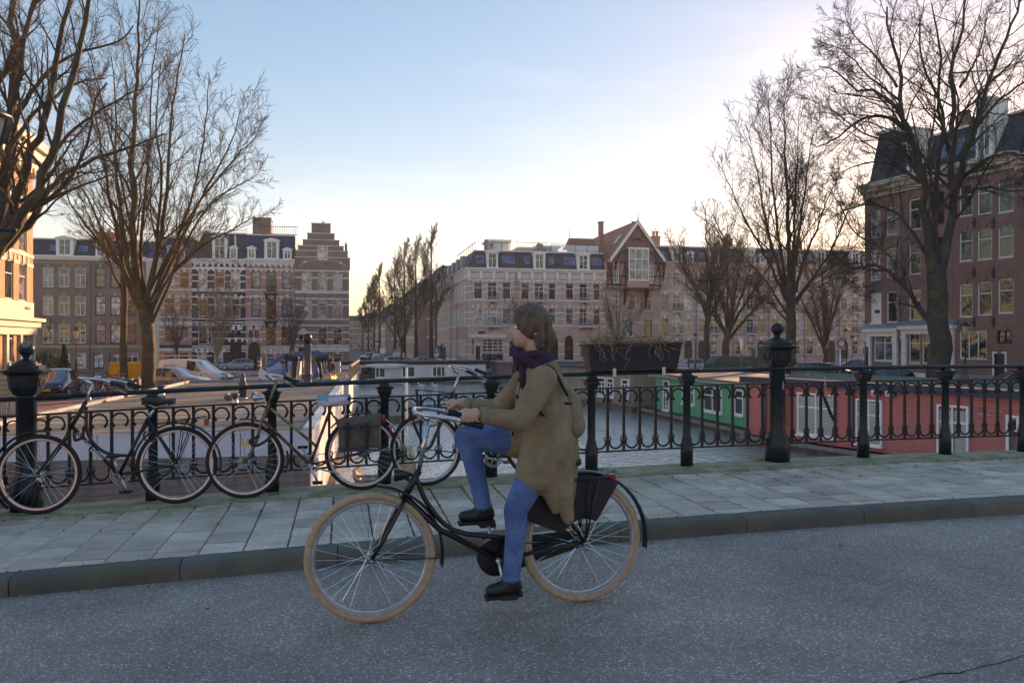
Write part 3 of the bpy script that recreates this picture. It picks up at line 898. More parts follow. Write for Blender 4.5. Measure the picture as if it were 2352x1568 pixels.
  s.mz, s.mh, s.mb_ = z, h, back
  return s.roof
 def dormer(s, u0, u1, z0, z1, style='double', m='white', pm='pane', pediment=True):
  """white timber dormer standing in the roof slope, with its window"""
  mb = MB(); W = u1-u0
  q0 = .08
  mb.box(u0, q0+.10, z0, u1, 1.6, z1-.1); mb.box(u0, q0, z0, u0+W*.2, q0+.10, z1-.1); mb.box(u1-W*.2, q0, z0, u1, q0+.10, z1-.1)
  mb.box(u0+W*.2, q0, z1-.28, u1-W*.2, q0+.10, z1-.1); mb.box(u0+W*.2, q0, z0, u1-W*.2, q0+.10, z0+.12)
  mb.box(u0-.12, q0-.12, z1-.1, u1+.12, 1.8, z1)
  if pediment: mb.prism([(u0-.1, z1), (u1+.1, z1), ((u0+u1)/2+.1, z1+.22), ((u0+u1)/2-.1, z1+.22)], q0-.08, q0+.5)
  d = mb.build('dormer', M[m], s.t)
  f, p = win_mesh(style, W*.6, z1-.28-z0-.12, m, pm, .07)
  mb2 = MB(); mb2.quad((u0+W*.2, q0+.06, z0+.12), (u1-W*.2, q0+.06, z0+.12), (u1-W*.2, q0+.06, z1-.28), (u0+W*.2, q0+.06, z1-.28))
  mb2.build('pane', M[pm], d)
  mb3 = MB(); c = (u0+u1)/2; mb3.box(c-.04, q0+.03, z0+.12, c+.04, q0+.055, z1-.28)
  mb3.box(u0+W*.2, q0+.032, z0+(z1-z0)*.55, u1-W*.2, q0+.054, z0+(z1-z0)*.55+.06)
  mb3.build('glazing_bars', M[m], d)
  return d
 def skylight(s, u, zc, w=.8, h=.9):
  k = s.mb_/s.mh; f = lambda z: .12 + (z - s.mz)*k - .05
  mb = MB()
  z0, z1 = zc-h/2, zc+h/2
  mb.hexa([(u, f(z0)+.06, z0), (u+w, f(z0)+.06, z0), (u+w, f(z1)+.06, z1), (u, f(z1)+.06, z1)][:4], [(u, f(z0)-.03, z0), (u+w, f(z0)-.03, z0), (u+w, f(z1)-.03, z1), (u, f(z1)-.03, z1)])
  o = mb.build('skylight', M['zinc'], s.roof)
  # the glass is third level only where the roof hangs under the house
  g = .08
  mb = MB(); mb.quad((u+g, f(z0+g)-.04, z0+g), (u+w-g, f(z0+g)-.04, z0+g), (u+w-g, f(z1-g)-.04, z1-g), (u+g, f(z1-g)-.04, z1-g))
  mb.build('skylight_glass', M['paneb'], s.roof)
 def balcony(s, u0, u1, z, m='iron', dep=.75, slab='greyw', h=.95):
  mb = MB(); mb.box(u0, -dep, z-.14, u1, -.01, z, 1)
  for q in (h, h*.12): mb.box(u0, -dep, z+q, u1, -dep+.04, z+q+.04); mb.box(u0, -dep+.04, z+q, u0+.04, -.02, z+q+.04); mb.box(u1-.04, -dep+.04, z+q, u1, -.02, z+q+.04)
  n = int((u1-u0)/.14)
  for i in range(n+1):
   u = u0 + (u1-u0-.03)*i/n; mb.box(u, -dep+.005, z+.001, u+.028, -dep+.033, z+h)
  for sg in (u0+.15, u1-.35): mb.hexa([(sg, -.3, z-.5), (sg+.2, -.3, z-.5), (sg+.2, -.01, z-.7), (sg, -.01, z-.7)], [(sg, -dep+.05, z-.141), (sg+.2, -dep+.05, z-.141), (sg+.2, -.01, z-.141), (sg, -.01, z-.141)], 1)
  return mb.build('balcony', [M[m], M[slab]], s.t)
 def pipe(s, u, z0, z1, m='zinc'):
  return MB().tube([(u, -.09, z0), (u, -.09, z1)], .055, 6).build('downpipe', M[m], s.t)
 def door(s, u0, u1, z0, z1, m='blackdoor', arch=0, steps=0):
  s.open.append((u0, z0, u1, z1))
  if arch: s.arch.append((u0, z0, u1, z1, arch))
  mb = MB(); mb.box(u0, .1, z0, u1, .15, z1 - arch*.6); mb.box(u0+.12, .085, z0+.25, u1-.12, .1, z0+1.0); mb.box(u0+.12, .085, z0+1.15, u1-.12, .1, z0+2.0)
  d = mb.build('door', M[m], s.t)
  MB().box(u0+.18, .06, z0+1.0, u0+.26, .085, z0+1.12).build('handle', M['brass'], d)
 def railing(s, u0, u1, z, y, h=.9, m='white', gap=.16, name='roof_railing', dep=None):
  mb = MB(); mb.box(u0, y, z+h, u1, y+.06, z+h+.07); mb.box(u0, y, z+.1, u1, y+.05, z+.16)
  n = max(1, int((u1-u0)/gap))
  for i in range(n+1):
   u = u0 + (u1-u0-.04)*i/n; mb.box(u, y+.008, z, u+.04, y+.045, z+h)
  return mb.build(name, M[m], s.t)
def gb(X, Y): return ZG(Y)
YA = 101.5
def new_house(name, label, px0, px1, Y, ybase, ytop, bmat, ref=None, **kw):
 a = at_Y(px0, 784, Y).x; b = at_Y(px1, 784, Y).x
 ref = ref or (px0+px1)/2
 f = Facade(name, label, (a, Y), 0, -2.0, b-a, 1, bmat, **kw)
 f.H = f.z(ytop, ref); f.ref = ref
 return f
GRPL = 'row of houses across the water on the left'
# --- A: plain brown houses
f = new_house('brown_brick_house', 'plain brown brick terraced house with white dormer and lime-yellow keystones, farthest left across the water', 66, 208.3, YA, 850, 590, 'brickA', group=GRPL)
rows = [(615, 660), (680, 724), (744, 788)]
colsA = [(98, 122.5), (134.5, 159.5), (172, 196.5)]
f.grid(colsA, rows, 140, style='sashm')
for a, b in ((93, 127), ): f.win(f.u(a), f.z(838, 140), f.u(b), f.z(811, 140), style='double', fm='white', pm='pane')
f.win(f.u(136), f.z(846, 140), f.u(161), f.z(811, 140), style='double', pm='pane3'); f.win(f.u(172), f.z(846, 140), f.u(197), f.z(811, 140), pm='pane3')
f.wall(); f.keystones('yellow_stone', zmin=3)
f.cornice(f.H-.35, .5, 'white', .5); f.mansard(f.H+.16, 2.0); f.dormer(f.u(128), f.u(168), f.H+.2, f.H+2.3)
f.skylight(f.u(110), f.H+1.1, .9, .7); f.skylight(f.u(178), f.H+1.1, .9, .7)
f.band(f.z(798, 140), f.z(794, 140), 'yellow_stone', .02); f.band(f.z(604, 140), f.z(601.5, 140), 'yellow_stone', .02); f.pipe(f.W-.1, 0, f.H-.3)
f = new_house('brown_brick_house', 'brown brick terraced house with black framed windows, partly behind the slender tree', 208.6, 335, YA, 850, 593, 'brickA', group=GRPL)
f.grid([(219, 242.5), (253.5, 277), (291, 313)], rows, 250, style='sash', fm='dkframe')
f.grid([(214, 239), (251, 275)], [(811, 846)], 250, style='sashm', fm='dkframe', pm='pane3'); f.win(f.u(290), f.z(833, 250), f.u(317), f.z(811, 250), style='double', pm='pane')
f.wall(); f.keystones('yellow_stone', zmin=3); f.cornice(f.H-.35, .5, 'white', .5); f.mansard(f.H+.16, 2.0)
for a in (219, 300): f.dormer(f.u(a), f.u(a+22), f.H+.2, f.H+2.0)
f.band(f.z(798, 250), f.z(794, 250), 'yellow_stone', .02); f.pipe(f.W-.15, 0, f.H-.3)
mb = MB(); c0 = f.u(212); mb.box(c0, 2, f.H+2, c0+1.9, 3, f.H+3.3); mb.box(c0+.2, 2.1, f.H+3.3, c0+.6, 2.6, f.H+3.8); mb.box(c0+1.1, 2.1, f.H+3.3, c0+1.5, 2.6, f.H+3.8); mb.build('chimney', M['brickB'], f.t)
f.railing(f.u(255), f.W, f.H+2.2, 3, 1.1, 'cream')
# --- narrow cream house
f = new_house('cream_house', 'narrow cream plastered house glimpsed between the forked tree limbs', 335.3, 366, YA, 850, 597, 'brickB', group=GRPL)
f.grid([(341, 354)], [(620, 660), (681, 722), (744, 788)], 350); f.wall(m='cream'); f.cornice(f.H-.3, .45, 'white'); f.mansard(f.H+.15, 2.1, 'slateb'); f.railing(0, f.W, f.H+2.3, 2.6, .9, 'cream')
f.door(f.u(345), f.u(357), .05, 2.6)
# --- B: red with white bands
def banded(f, ref, ys, m='greyw', h=1.5, proud=.04):
 for y in ys: f.band(f.z(y+h, ref), f.z(y-h, ref), m, proud)
f = new_house('red_banded_house', 'red brick house with white stone bands behind the pale street lamp', 366.3, 441, YA, 850, 598, 'brickB', group=GRPL)
f.grid([(377, 402), (412, 435)], [(624, 662), (684, 722.5), (748, 787)], 400, style='sash', fm='cream')
f.grid([(377, 401), (411, 434)], [(809, 832)], 400, style='sash', fm='cream', pm='pane')
f.wall(); banded(f, 400, (616, 634, 651, 665, 690, 707, 728, 757, 773)); f.keystones(sides=True)
f.band(f.z(748, 400), f.z(738, 400), 'greyw', .03); f.band(f.z(806, 400), f.z(800, 400), 'greyw', .12); f.cornice(f.H-.35, .55, 'cream', .5); f.mansard(f.H+.22, 2.6, 'slateb')
for a in (384, 412): f.dormer(f.u(a), f.u(a+12), f.H+.25, f.H+1.6)
f.railing(0, f.W, f.H+2.9, 2.4, 1.0, 'cream')
f.band(f.z(798, 400), f.z(792, 400), 'brickC', .02)
# --- C: black and white banded
f = new_house('black_white_house', 'house of near-black brick with many white stone bands and tall windows', 441.3, 564, YA, 850, 599.5, 'brickC', group=GRPL)
cC = [(455.5, 476.5), (492.5, 516), (530, 552)]
f.grid(cC, [(622.5, 661.5), (685, 727)], 500, style='sash', fm='white')
f.grid(cC[:1], [(749, 791)], 500, fm='white'); f.win(f.u(477.5), f.z(791, 500), f.u(487), f.z(749, 500), fm='white')
f.grid([(453, 475), (492, 512)], [(809, 838)], 500, style='double', pm='pane3', fm='white')
for a in (532, 544): f.win(f.u(a), f.z(775, 500), f.u(a+9), f.z(757, 500), style='grid11', fm='dkframe', pm='pane', arch=.4)
f.door(f.u(529), f.u(555), .02, f.z(784, 500), arch=1.0)
f.wall(); banded(f, 500, (618, 632, 646, 664.5, 668, 682, 700, 732, 740, 746, 762, 777, 795, 800, 806), 'white', 1.3); f.keystones('white', w=.3, h=.5, sides=True)
f.cornice(f.H-.3, .55, 'white', .55, brackets=9); f.band(f.z(619, 500), f.z(613, 500), 'white', .06)
mb = MB()
for i in range(9):
 c = f.W*(i+1)/10; z = f.z(606.5, 500); mb.prism([(c-.2, z), (c, z-.2), (c+.2, z), (c, z+.2)], -.05, 0)
mb.build('diamond_inlays', M['white'], f.t)
f.mansard(f.H+.27, 3.2, 'slate', ends=(1.0, 0)); f.dormer(f.u(487), f.u(522), f.H+.3, f.H+3.0, 'double'); f.dormer(f.u(527), f.u(545), f.H+.3, f.H+1.7)
f.railing(f.u(482), f.W, f.H+3.5, 1.8, .5, 'cream')
mb = MB(); mb.hexa([(f.u(541), .0, f.H+.3), (f.u(545), .0, f.H+.3), (f.u(545), .3, f.H+.3), (f.u(541), .3, f.H+.3)], [(f.u(535), 1.1, f.H+3.3), (f.u(539), 1.1, f.H+3.3), (f.u(539), 1.4, f.H+3.3), (f.u(535), 1.4, f.H+3.3)]); mb.build('roof_rib', M['greyw'], f.t)
fC = f
# stair up to the door, in the porch
def stair(f, a, b, n=6):
 mb = MB(); u0, u1 = f.u(a), f.u(b)
 for i in range(n): mb.box(u0, -1.6 + i*.25, 0, u1, -1.35 + i*.25 - .004 if i < n-1 else -.01, .2*(i+1))
 mb.build('stair', M['slate'], f.t)
stair(f, 545, 556)
# --- D: blue mansard house
f = new_house('blue_roof_house', 'banded red brick house with a blue mansard roof and white arched dormer', 564.3, 677, YA, 850, 599.5, 'brickB', group=GRPL)
f.grid([(577, 599), (648, 670)], [(624, 662), (686, 727)], 620, fm='dkframe', pm='pane2'); f.grid([(612, 634.5)], [(624, 667), (686, 731)], 620, style='door', fm='dkframe', pm='pane')
f.grid([(612, 633), (647, 669)], [(750, 791)], 620, fm='dkframe', pm='pane')
for a in (572, 585): f.win(f.u(a), f.z(775, 620), f.u(a+9), f.z(757, 620), style='grid11', fm='dkframe', pm='pane', arch=.4)
f.door(f.u(570), f.u(598), .02, f.z(784, 620), arch=1.0); f.grid([(611, 632), (647, 668)], [(812, 838)], 620, pm='pane2')
f.wall(); banded(f, 620, (618, 637, 666, 681, 698, 731, 740, 745, 762, 778, 797, 802, 808), 'greyw', 1.4); f.keystones('greyw', w=.28, h=.5, sides=True)
f.cornice(f.H-.3, .55, 'white', .55, brackets=9)
mb = MB()
for i in range(8):
 c = f.W*(i+1)/9; z = f.z(606.5, 620); mb.prism([(c-.2, z), (c, z-.2), (c+.2, z), (c, z+.2)], -.05, 0)
mb.build('diamond_inlays', M['white'], f.t)
for z in (667, 731): f.balcony(f.u(607), f.u(637), f.z(z+7, 620), slab='iron')
f.mansard(f.H+.27, 2.95, 'slateb', back=.9); d = f.dormer(f.u(607), f.u(641), f.H+.3, f.H+2.6); f.dormer(f.u(568), f.u(587), f.H+.3, f.H+1.6); f.dormer(f.u(650), f.u(670), f.H+.3, f.H+1.5)
mb = MB(); n = 26
for i in range(n+1):
 u = f.W*i/n; mb.hexa([(u-.03, .07, f.H+.4), (u+.03, .07, f.H+.4), (u+.03, .14, f.H+.4), (u-.03, .14, f.H+.4)], [(u-.03, .93, f.H+3.1), (u+.03, .93, f.H+3.1), (u+.03, 1.0, f.H+3.1), (u-.03, 1.0, f.H+3.1)])
mb.build('roof_seams', M['slateb'], f.t)
f.railing(f.u(596), f.u(682), f.H+3.35, 1.3, 1.05, 'dkframe', .22); f.pipe(f.u(675), 0, f.H-.4)
mb = MB(); mb.box(f.u(576), 2.0, f.H+3.2, f.u(619), 4.6, f.H+5.4); mb.box(f.u(574.5), 1.8, f.H+5.4, f.u(621), 4.8, f.H+5.6, 1); mb.build('roof_hut', [M['brickE'], M['zinc']], f.t)
stair(f, 571, 584)
# --- E: stepped gable
f = new_house('stepped_gable_house', 'brown brick corner house with a stepped gable and tall banded windows', 677.3, 802, YA, 850, 619, 'brickE', group=GRPL, D=14)
ref = 740
cE = [(693, 716), (729.5, 751.5), (764.5, 787)]
f.grid(cE[:1], [(627, 667), (689, 730)], ref, fm='cream', pm='pane3'); f.grid(cE[1:], [(627, 667), (689, 730)], ref, fm='cream', pm='pane2')
f.grid(cE[1:], [(751, 792), (812, 837)], ref, fm='cream', pm='pane')
f.win(f.u(688), f.z(783, ref), f.u(695), f.z(768, ref), style='grid11', fm='dkframe', pm='pane', arch=.4); f.win(f.u(700), f.z(783, ref), f.u(707), f.z(768, ref), style='grid11', fm='dkframe', pm='pane', arch=.4)
f.door(f.u(685), f.u(705), .02, f.z(796, ref), arch=.8)
f.wall(); banded(f, ref, (622, 638, 669, 672.5, 686, 700, 733, 747, 763, 779, 794, 806), 'greyw', 1.5); f.band(f.z(804, ref), f.z(797, ref), 'greyw', .1); f.keystones('greyw', w=.2, h=.25)
# gable: stepped outline over the cornice, one brick sheet of real thickness, with a window hole
g = Facade('x', 'x', (f.P0[0], f.P0[1]), 0, -2, 1, 1, 'brickE'); bpy.data.objects.remove(g.t); g.t = f.t
steps = [(677.3, 589), (684.5, 573), (695.5, 563), (706, 552), (715.5, 537), (724, 514), (758.6, 514), (758.6, 537), (768, 537), (768, 551), (776.5, 551), (776.5, 565.5), (785.5, 565.5), (785.5, 577), (799, 577), (799, 592), (804, 592)]
ops = (f.u(729), f.z(596, ref), f.u(752.5), f.z(563, ref))
lv = [(677.3, 804, 619, 592), (677.3+2, 799, 592, 577), (684.5, 789.5, 577, 565.5), (695.5, 779.5, 565.5, 552), (706, 768.5, 552, 537), (715.5, 759.5, 537, 514)]
mb = MB()
for (a, b, y0, y1) in lv:
 u0, u1, z0, z1 = f.u(a), f.u(b), f.z(y0, ref), f.z(y1, ref)
 segs = [(u0, u1)]
 a0, b0, a1, b1 = ops
 if z0 < b1 and z1 > b0:
  mb.box(u0, -.02, z0, a0, .33, z1); mb.box(a1, -.02, z0, u1, .33, z1)
  if z0 < b0: mb.box(a0, -.02, z0, a1, .33, b0)
  if z1 > b1: mb.box(a0, -.02, b1, a1, .33, z1)
 else: mb.box(u0, -.02, z0, u1, .33, z1)
 mb.box(u0-.05, -.06, z1+.001, u1+.05, .38, z1+.09, 1)
mb.build('stepped_gable', [M['brickE'], M['greyw']], f.t)
fo = link('window', win_mesh('grid22', ops[2]-ops[0], ops[3]-ops[1], 'white', 'pane3')[0], f.t, (ops[0], .12, ops[1])); link('pane', win_mesh('grid22', ops[2]-ops[0], ops[3]-ops[1], 'white', 'pane3')[1], fo)
# red relieving arch over the top windows
mb = MB(); ca, cb = f.u(690), f.u(792); mid = (ca+cb)/2; zb = f.z(615, ref); rise = f.z(598, ref) - zb
arc = lambda q, k: (mid + (cb-ca)/2*cos(pi-q)*k, zb + rise*sin(q)*k + (k-1)*1.5)
for i in range(16):
 q0, q1 = pi*i/16, pi*(i+1)/16
 mb.prism([arc(q0, 1), arc(q1, 1), arc(q1, 1.08), arc(q0, 1.08)][::-1], -.07, -.021, 1 if i in (3, 7, 8, 12) else 0)
mb.build('relieving_arch', [M['brickB'], M['greyw']], f.t)
mb = MB(); mb.prism([(f.u(681), 4.5), (f.u(709), 4.5), (f.u(709), f.z(766, ref)), (f.u(695), f.z(753, ref)), (f.u(681), f.z(766, ref))], -.25, -.06); mb.box(f.u(680), -.5, f.z(790, ref), f.u(710), -.061, f.z(786, ref))
f.band(f.z(800, ref), f.z(789, ref), 'cream', .10, f.u(680), f.u(710));
mb = MB(); mb.prism([(f.u(683), f.z(766, ref)), (f.u(712), f.z(766, ref)), (f.u(697.5), f.z(752, ref))], -.35, -.04); mb.box(f.u(681), -.42, f.z(768.5, ref), f.u(714), -.04, f.z(766, ref)); mb.build('porch_pediment', M['cream'], f.t)
mb = MB(); mb.box(f.u(792), 3, f.H, f.u(798), 3.8, f.z(552, ref)); mb.box(f.u(793.5), 3.2, f.z(552, ref), f.u(795.5), 3.5, f.z(546, ref)); mb.build('chimney', M['brickE'], f.t)
mb = MB(); mb.hexa([(0, .4, f.H), (f.W, .4, f.H), (f.W, 13.5, f.H), (0, 13.5, f.H)], [(f.W*.3, .4, f.H+3.4), (f.W*.55, .4, f.H+3.4), (f.W*.55, 13.5, f.H+3.4), (f.W*.3, 13.5, f.H+3.4)]); mb.build('roof', M['slate'], f.t)
mb = MB()
for sg in (0, ): mb.ball((f.u(743), .1, f.z(511, ref)), .16, 8, sq=(1.5, .7, .8)); mb.ball((f.u(741.6), .1, f.z(508.5, ref)), .09, 8);
o = mb.build('seagull', M['greyw']); q = Vector((f.P0[0], f.P0[1], -2)); o.location = q; tag(o, 'grey gull perched on the top step of the stepped gable', 'gull', 'gulls')
# ------------------------------------------------------------ buildings in the middle and to the right
YF = 103.0
GM = 'row of houses across the water on the right'
f = new_house('corner_house', 'salmon brick corner building with white bands, carved frieze and dark mansard behind the white houseboat', 1074, 1391.3, YF, 848, 624, 'brickF', ref=1240, group=None, cat='building', D=34)
ref = 1240
cF = [(1088, 1108.5), (1119.5, 1141.7), (1153.6, 1173.6), (1196.8, 1215.8), (1227, 1249), (1259.5, 1276.8), (1298.8, 1317.6), (1330, 1349.5), (1362, 1379)]
zr = [f.z(y, ref) for y in (688, 649, 745.5, 707, 825, 783)]
for i, (a, b) in enumerate(cF):
 st = 'door' if i in (1, 4, 7) else 'sash'
 f.win(f.u(a), zr[0], f.u(b), zr[1], style=st, fm='white', arch=.16)
 f.win(f.u(a), zr[2], f.u(b), zr[3], style=st, fm='white', arch=.16, pm='paneg' if i == 5 else None)
# ground floor: shop corner, shop window, porches
f.win(f.u(1082), f.z(815, ref), f.u(1091), f.z(778, ref), 'sashm', pm='pane'); f.win(f.u(1107), f.z(808, ref), f.u(1156), f.z(778, ref), 'grid44', pm='pane')
f.win(f.u(1107), f.z(846, ref), f.u(1156), f.z(812, ref), 'grid21', 'zinc', pm='pane')
for a in (1168, 1197): f.win(f.u(a), f.z(820, ref), f.u(a+18), f.z(781, ref), 'sash', pm='pane')
for a, b in ((1261, 1282), (1297, 1317)): f.door(f.u(a), f.u(b), f.z(835, ref), f.z(770, ref), arch=1.0)
f.win(f.u(1331), f.z(822, ref), f.u(1350), f.z(778, ref), 'sashm', pm='pane2'); f.win(f.u(1362), f.z(822, ref), f.u(1378), f.z(778, ref), 'sash', pm='pane2')
f.door(f.u(1093), f.u(1103), .05, f.z(795, ref))
f.wall()
for y in (659, 672, 690, 718, 732, 748, 790, 813, 834): f.band(f.z(y+1.1, ref), f.z(y-1.1, ref), 'white', .03)
f.keystones('white', w=.24, h=.4, sides=True, zmin=4)
f.cornice(f.H-.15, .5, 'white', .55); f.band(f.z(646-.2, ref)-.02, f.z(643.5, ref), 'white', .05)
mb = MB(); n = 11; zf0, zf1 = f.z(640, ref), f.z(630, ref)
for i in range(n):
 u0 = f.W*(i+.16)/n; u1 = f.W*(i+.84)/n; mb.box(u0, -.05, zf0, u1, -.001, zf1, 0)
 mb.box(u0+.12, -.085, zf0+.08, u1-.12, -.051, zf1-.08, 1)
M['carved'] = mat('carved_white_panel', (.62, .61, .59), .8, var=.3, vscale=9, bump=1., bscale=12)
tag(mb.build('frieze_panels', [M['white'], M['carved']], f.t), kind='stuff')
mb = MB()
for i in range(n+1):
 u = min(max(f.W*i/n, .15), f.W-.15); mb.prism([(u-.16, zf0-.15), (u+.16, zf0-.15), (u+.22, zf1+.3), (u-.22, zf1+.3)], -.35, -.001)
tag(mb.build('brackets', M['white'], f.t), kind='stuff')
# side street wall
S = Facade('x', 'x', (0, 0), 0, 0, 1, 1, 'brickF'); bpy.data.objects.remove(S.t)
mb = MB(); rz = [(zr[0], zr[1]), (zr[2], zr[3]), (f.z(820, ref), f.z(781, ref))]
side = []
for i in range(11):
 y = 2.2 + i * 2.75
 for (a, b) in rz:
  mb.box(-.12, y, a, -.001, y+.16, b); mb.box(-.12, y+1.04, a, -.001, y+1.2, b); mb.box(-.1, y+.161, b-.15, -.002, y+1.039, b); mb.box(-.16, y+.161, a-.1, -.002, y+1.039, a)
  side.append((y, a, b))
tag(mb.build('side_window_frames', M['white'], f.t), kind='stuff')
mb = MB()
for (y, a, b) in side: mb.quad((-.04, y+1.05, a), (-.04, y+.15, a), (-.04, y+.15, b), (-.04, y+1.05, b))
tag(mb.build('side_panes', M['pane'], f.t), kind='stuff')
for k, y in enumerate((659, 672, 690, 718, 732, 748, 790, 813, 834)):
 z = f.z(y, ref); mb = MB()
 mb.box(-.035, 0, z-.07, 0-.001, 34, z+.07); mb.build('stone_band', M['white'], f.t)
mb = MB(); mb.box(-.5, -.5, f.H+.2, 0, 34, f.H+.35); mb.box(-.25, -.1, f.H-.1, -.001, 34, f.H+.198)
for i in range(14): mb.box(-.3, .6+i*2.4, zf0-.1, -.002, .9+i*2.4, zf1+.3)
mb.build('side_cornice', M['white'], f.t)
for y in (9, 15.5): MB().tube([(-.12, y, 0), (-.12, y, f.H)], .06, 6).build('downpipe', M['zinc'], f.t)
f.mansard(f.H+.36, 2.3, 'slate', back=1.0, ends=(1.0, 0))
for a, b in ((1118, 1144.5), (1226, 1253), (1326, 1355)): f.dormer(f.u(a), f.u(b), f.H+.4, f.H+2.55)
for a, w in ((1096, 1.0), (1155, 1.7), (1207, .7), (1263, .7), (1300, 1.4), (1362, 1.3)): f.skylight(f.u(a), f.H+1.55, w, 1.0)
mb = MB()
for i in range(6):
 y = 5 + i*4.6; mb.box(-.05, y, f.H+.4, 1.2, y+1.5, f.H+2.4)
tag(mb.build('side_dormer', M['zinc'], f.t), kind='stuff')
zt = f.H + 2.7
def penthouse(f, a, b, y0, y1, dep, glassy=True, roofm='white'):
 z1 = f.z(y0, ref) + (dep*.03); u0, u1 = f.u(a), f.u(b)
 mb = MB(); mb.box(u0-.3, dep-.4, z1-.28, u1+.3, dep+4, z1); mb.box(u0, dep, zt, u1, dep+3.8, z1-.281)
 o = mb.build('penthouse', M[roofm], f.t)
 n = max(2, int((u1-u0)/1.0)); mb = MB()
 for i in range(n): mb.quad((u0+(u1-u0)*(i+.1)/n, dep-.03, zt+.5), (u0+(u1-u0)*(i+.9)/n, dep-.03, zt+.5), (u0+(u1-u0)*(i+.9)/n, dep-.03, z1-.5), (u0+(u1-u0)*(i+.1)/n, dep-.03, z1-.5))
 mb.build('panes', M['pane2'], o)
penthouse(f, 1131, 1178, 549, 586, 2.6); penthouse(f, 1213, 1250, 560, 586, 5.5); penthouse(f, 1253, 1302, 557, 586, 4.5)
mb = MB(); mb.box(f.u(1121), 2.2, zt, f.u(1127), 2.9, f.z(548, ref)); mb.box(f.u(1249), 3.5, zt, f.u(1262), 4.2, f.z(552, ref)); mb.box(f.u(1252), 3.7, f.z(552, ref), f.u(1255), 4, f.z(548, ref)); mb.build('chimneys', M['brickE'], f.t)
f.railing(f.u(1188), f.u(1268), zt, 1.5, 1.3, 'cream', .25)
def glass_rail(f, a, b, y):
 mb = MB(); u0, u1 = f.u(a), f.u(b); mb.box(u0, y, zt+1.2, u1, y+.06, zt+1.27); n = max(2, int((u1-u0)/1.6))
 for i in range(n+1): u = u0+(u1-u0-.06)*i/n; mb.box(u, y+.004, zt, u+.06, y+.056, zt+1.2)
 o = mb.build('roof_railing', M['dkframe'], f.t)
 MB().box(u0+.05, y+.02, zt+.1, u1-.05, y+.035, zt+1.15).build('glass_panel', M['railglass'], o)
mg = bpy.data.materials.new('clear_glass'); mg.use_nodes = True; bb = mg.node_tree.nodes['Principled BSDF']
bb.inputs['Base Color'].default_value = (.8, .92, .92, 1); bb.inputs['Alpha'].default_value = .35; bb.inputs['Roughness'].default_value = .05; M['railglass'] = mg
glass_rail(f, 1136, 1178, 1.5); glass_rail(f, 1272, 1384, 1.5)
mb = MB()
for i in range(9):
 y = 2 + i*2; mb.box(1.3, y, zt, 1.36, y+.06, zt+1.2)
mb.box(1.29, 1.5, zt+1.2, 1.37, 20, zt+1.27); mb.build('roof_railing', M['dkframe'], f.t)
for a, b, y in ((1119, 1143, 690), (1225, 1251, 690), (1328, 1351, 690), (1115, 1150, 748), (1326, 1366, 748)): f.balcony(f.u(a), f.u(b), f.z(y+1, ref), dep=.9)
mb = MB(); mb.box(f.u(1078), -.6, f.z(774, ref), f.u(1161), -.04, f.z(770, ref)); mb.box(f.u(1080), -.25, f.z(778, ref), f.u(1160), -.041, f.z(774, ref)-.002); mb.build('shop_cornice', M['white'], f.t)
f.pipe(f.u(1184), 0, f.H-.3)
def plate_text(name, s, size, m, parent, loc, rz=0, rx=90, ext=.004):
 c = bpy.data.curves.new(name, 'FONT'); c.body = s; c.size = size; c.extrude = ext; c.align_x = 'CENTER'; c.align_y = 'CENTER'; c.resolution_u = 2
 o = bpy.data.objects.new(name, c); COL.objects.link(o)
 dg = bpy.context.evaluated_depsgraph_get(); me = bpy.data.meshes.new_from_object(o.evaluated_get(dg)); bpy.data.objects.remove(o)
 me.materials.clear(); me.materials.append(m)
 return link(name, me, parent, loc, (R(rx), 0, rz))
o = MB().box(f.u(1098), -.05, f.z(766.5, ref), f.u(1114), -.005, f.z(761, ref)).build('street_name_plate', M['signnavy'], f.t)
# --- timber gable house
f = new_house('gable_house', 'tall rose brick house with steep red tiled gable, jettied timber top and big bay window', 1391.6, 1515.4, YF, 848, 657, 'brickG', ref=1455, cat='house', D=14)
ref = 1455
f.grid([(1404, 1422), (1442, 1460), (1479, 1497)], [(672, 713)], ref, fm='white')
f.win(f.u(1418), f.z(773, ref), f.u(1455), f.z(733, ref), 'grid31', pm='pane2', arch=.3); f.win(f.u(1480), f.z(773, ref), f.u(1497), f.z(733, ref), 'sash', 'dkframe', arch=.2)
f.wall(); f.band(f.z(741, ref), f.z(739, ref), 'greyw', .03); f.keystones('greyw', w=.2, h=.2)
H2 = f.z(602, ref); H1 = f.z(663, ref)
mb = MB(); mb.box(-.1, -.55, H1, f.W+.1, 13.5, H2); mb.build('jettied_storey', M['brickG'], f.t)
mb = MB()
for z in (f.z(657, ref), f.z(637, ref), H2-.25): mb.box(-.14, -.62, z, f.W+.14, -.551, z+.22)
for px in (1393, 1404, 1419, 1433, 1482, 1496, 1512): mb.box(f.u(px)-.09, -.635, H1, f.u(px)+.09, -.552, H2)
for a, b, za, zb in ((1421, 1432, H1+.3, H1+3.2), (1497, 1508, H1+.3, H1+3.2), (1395, 1402, H1+3.2, H1+.4), (1440, 1453, H1+.1, H1+1.0), (1475, 1462, H1+.1, H1+1.0)):
 ua, ub = f.u(a), f.u(b); mb.hexa([(ua-.06, -.62, za), (ua+.06, -.62, za), (ua+.06, -.553, za), (ua-.06, -.553, za)], [(ub-.06, -.62, zb), (ub+.06, -.62, zb), (ub+.06, -.553, zb), (ub-.06, -.553, zb)])
mb.build('timber_frame', M['timber_red'], f.t)
for a, b in ((1405, 1418), (1483.5, 1495.5)):
 w, h = f.u(b)-f.u(a), f.z(602, ref)-f.z(650, ref)
 fm_, pm_ = win_mesh('grid25', w, h, 'white', 'pane2'); fo = link('window', fm_, f.t, (f.u(a), -.62, f.z(650, ref))); link('pane', pm_, fo)
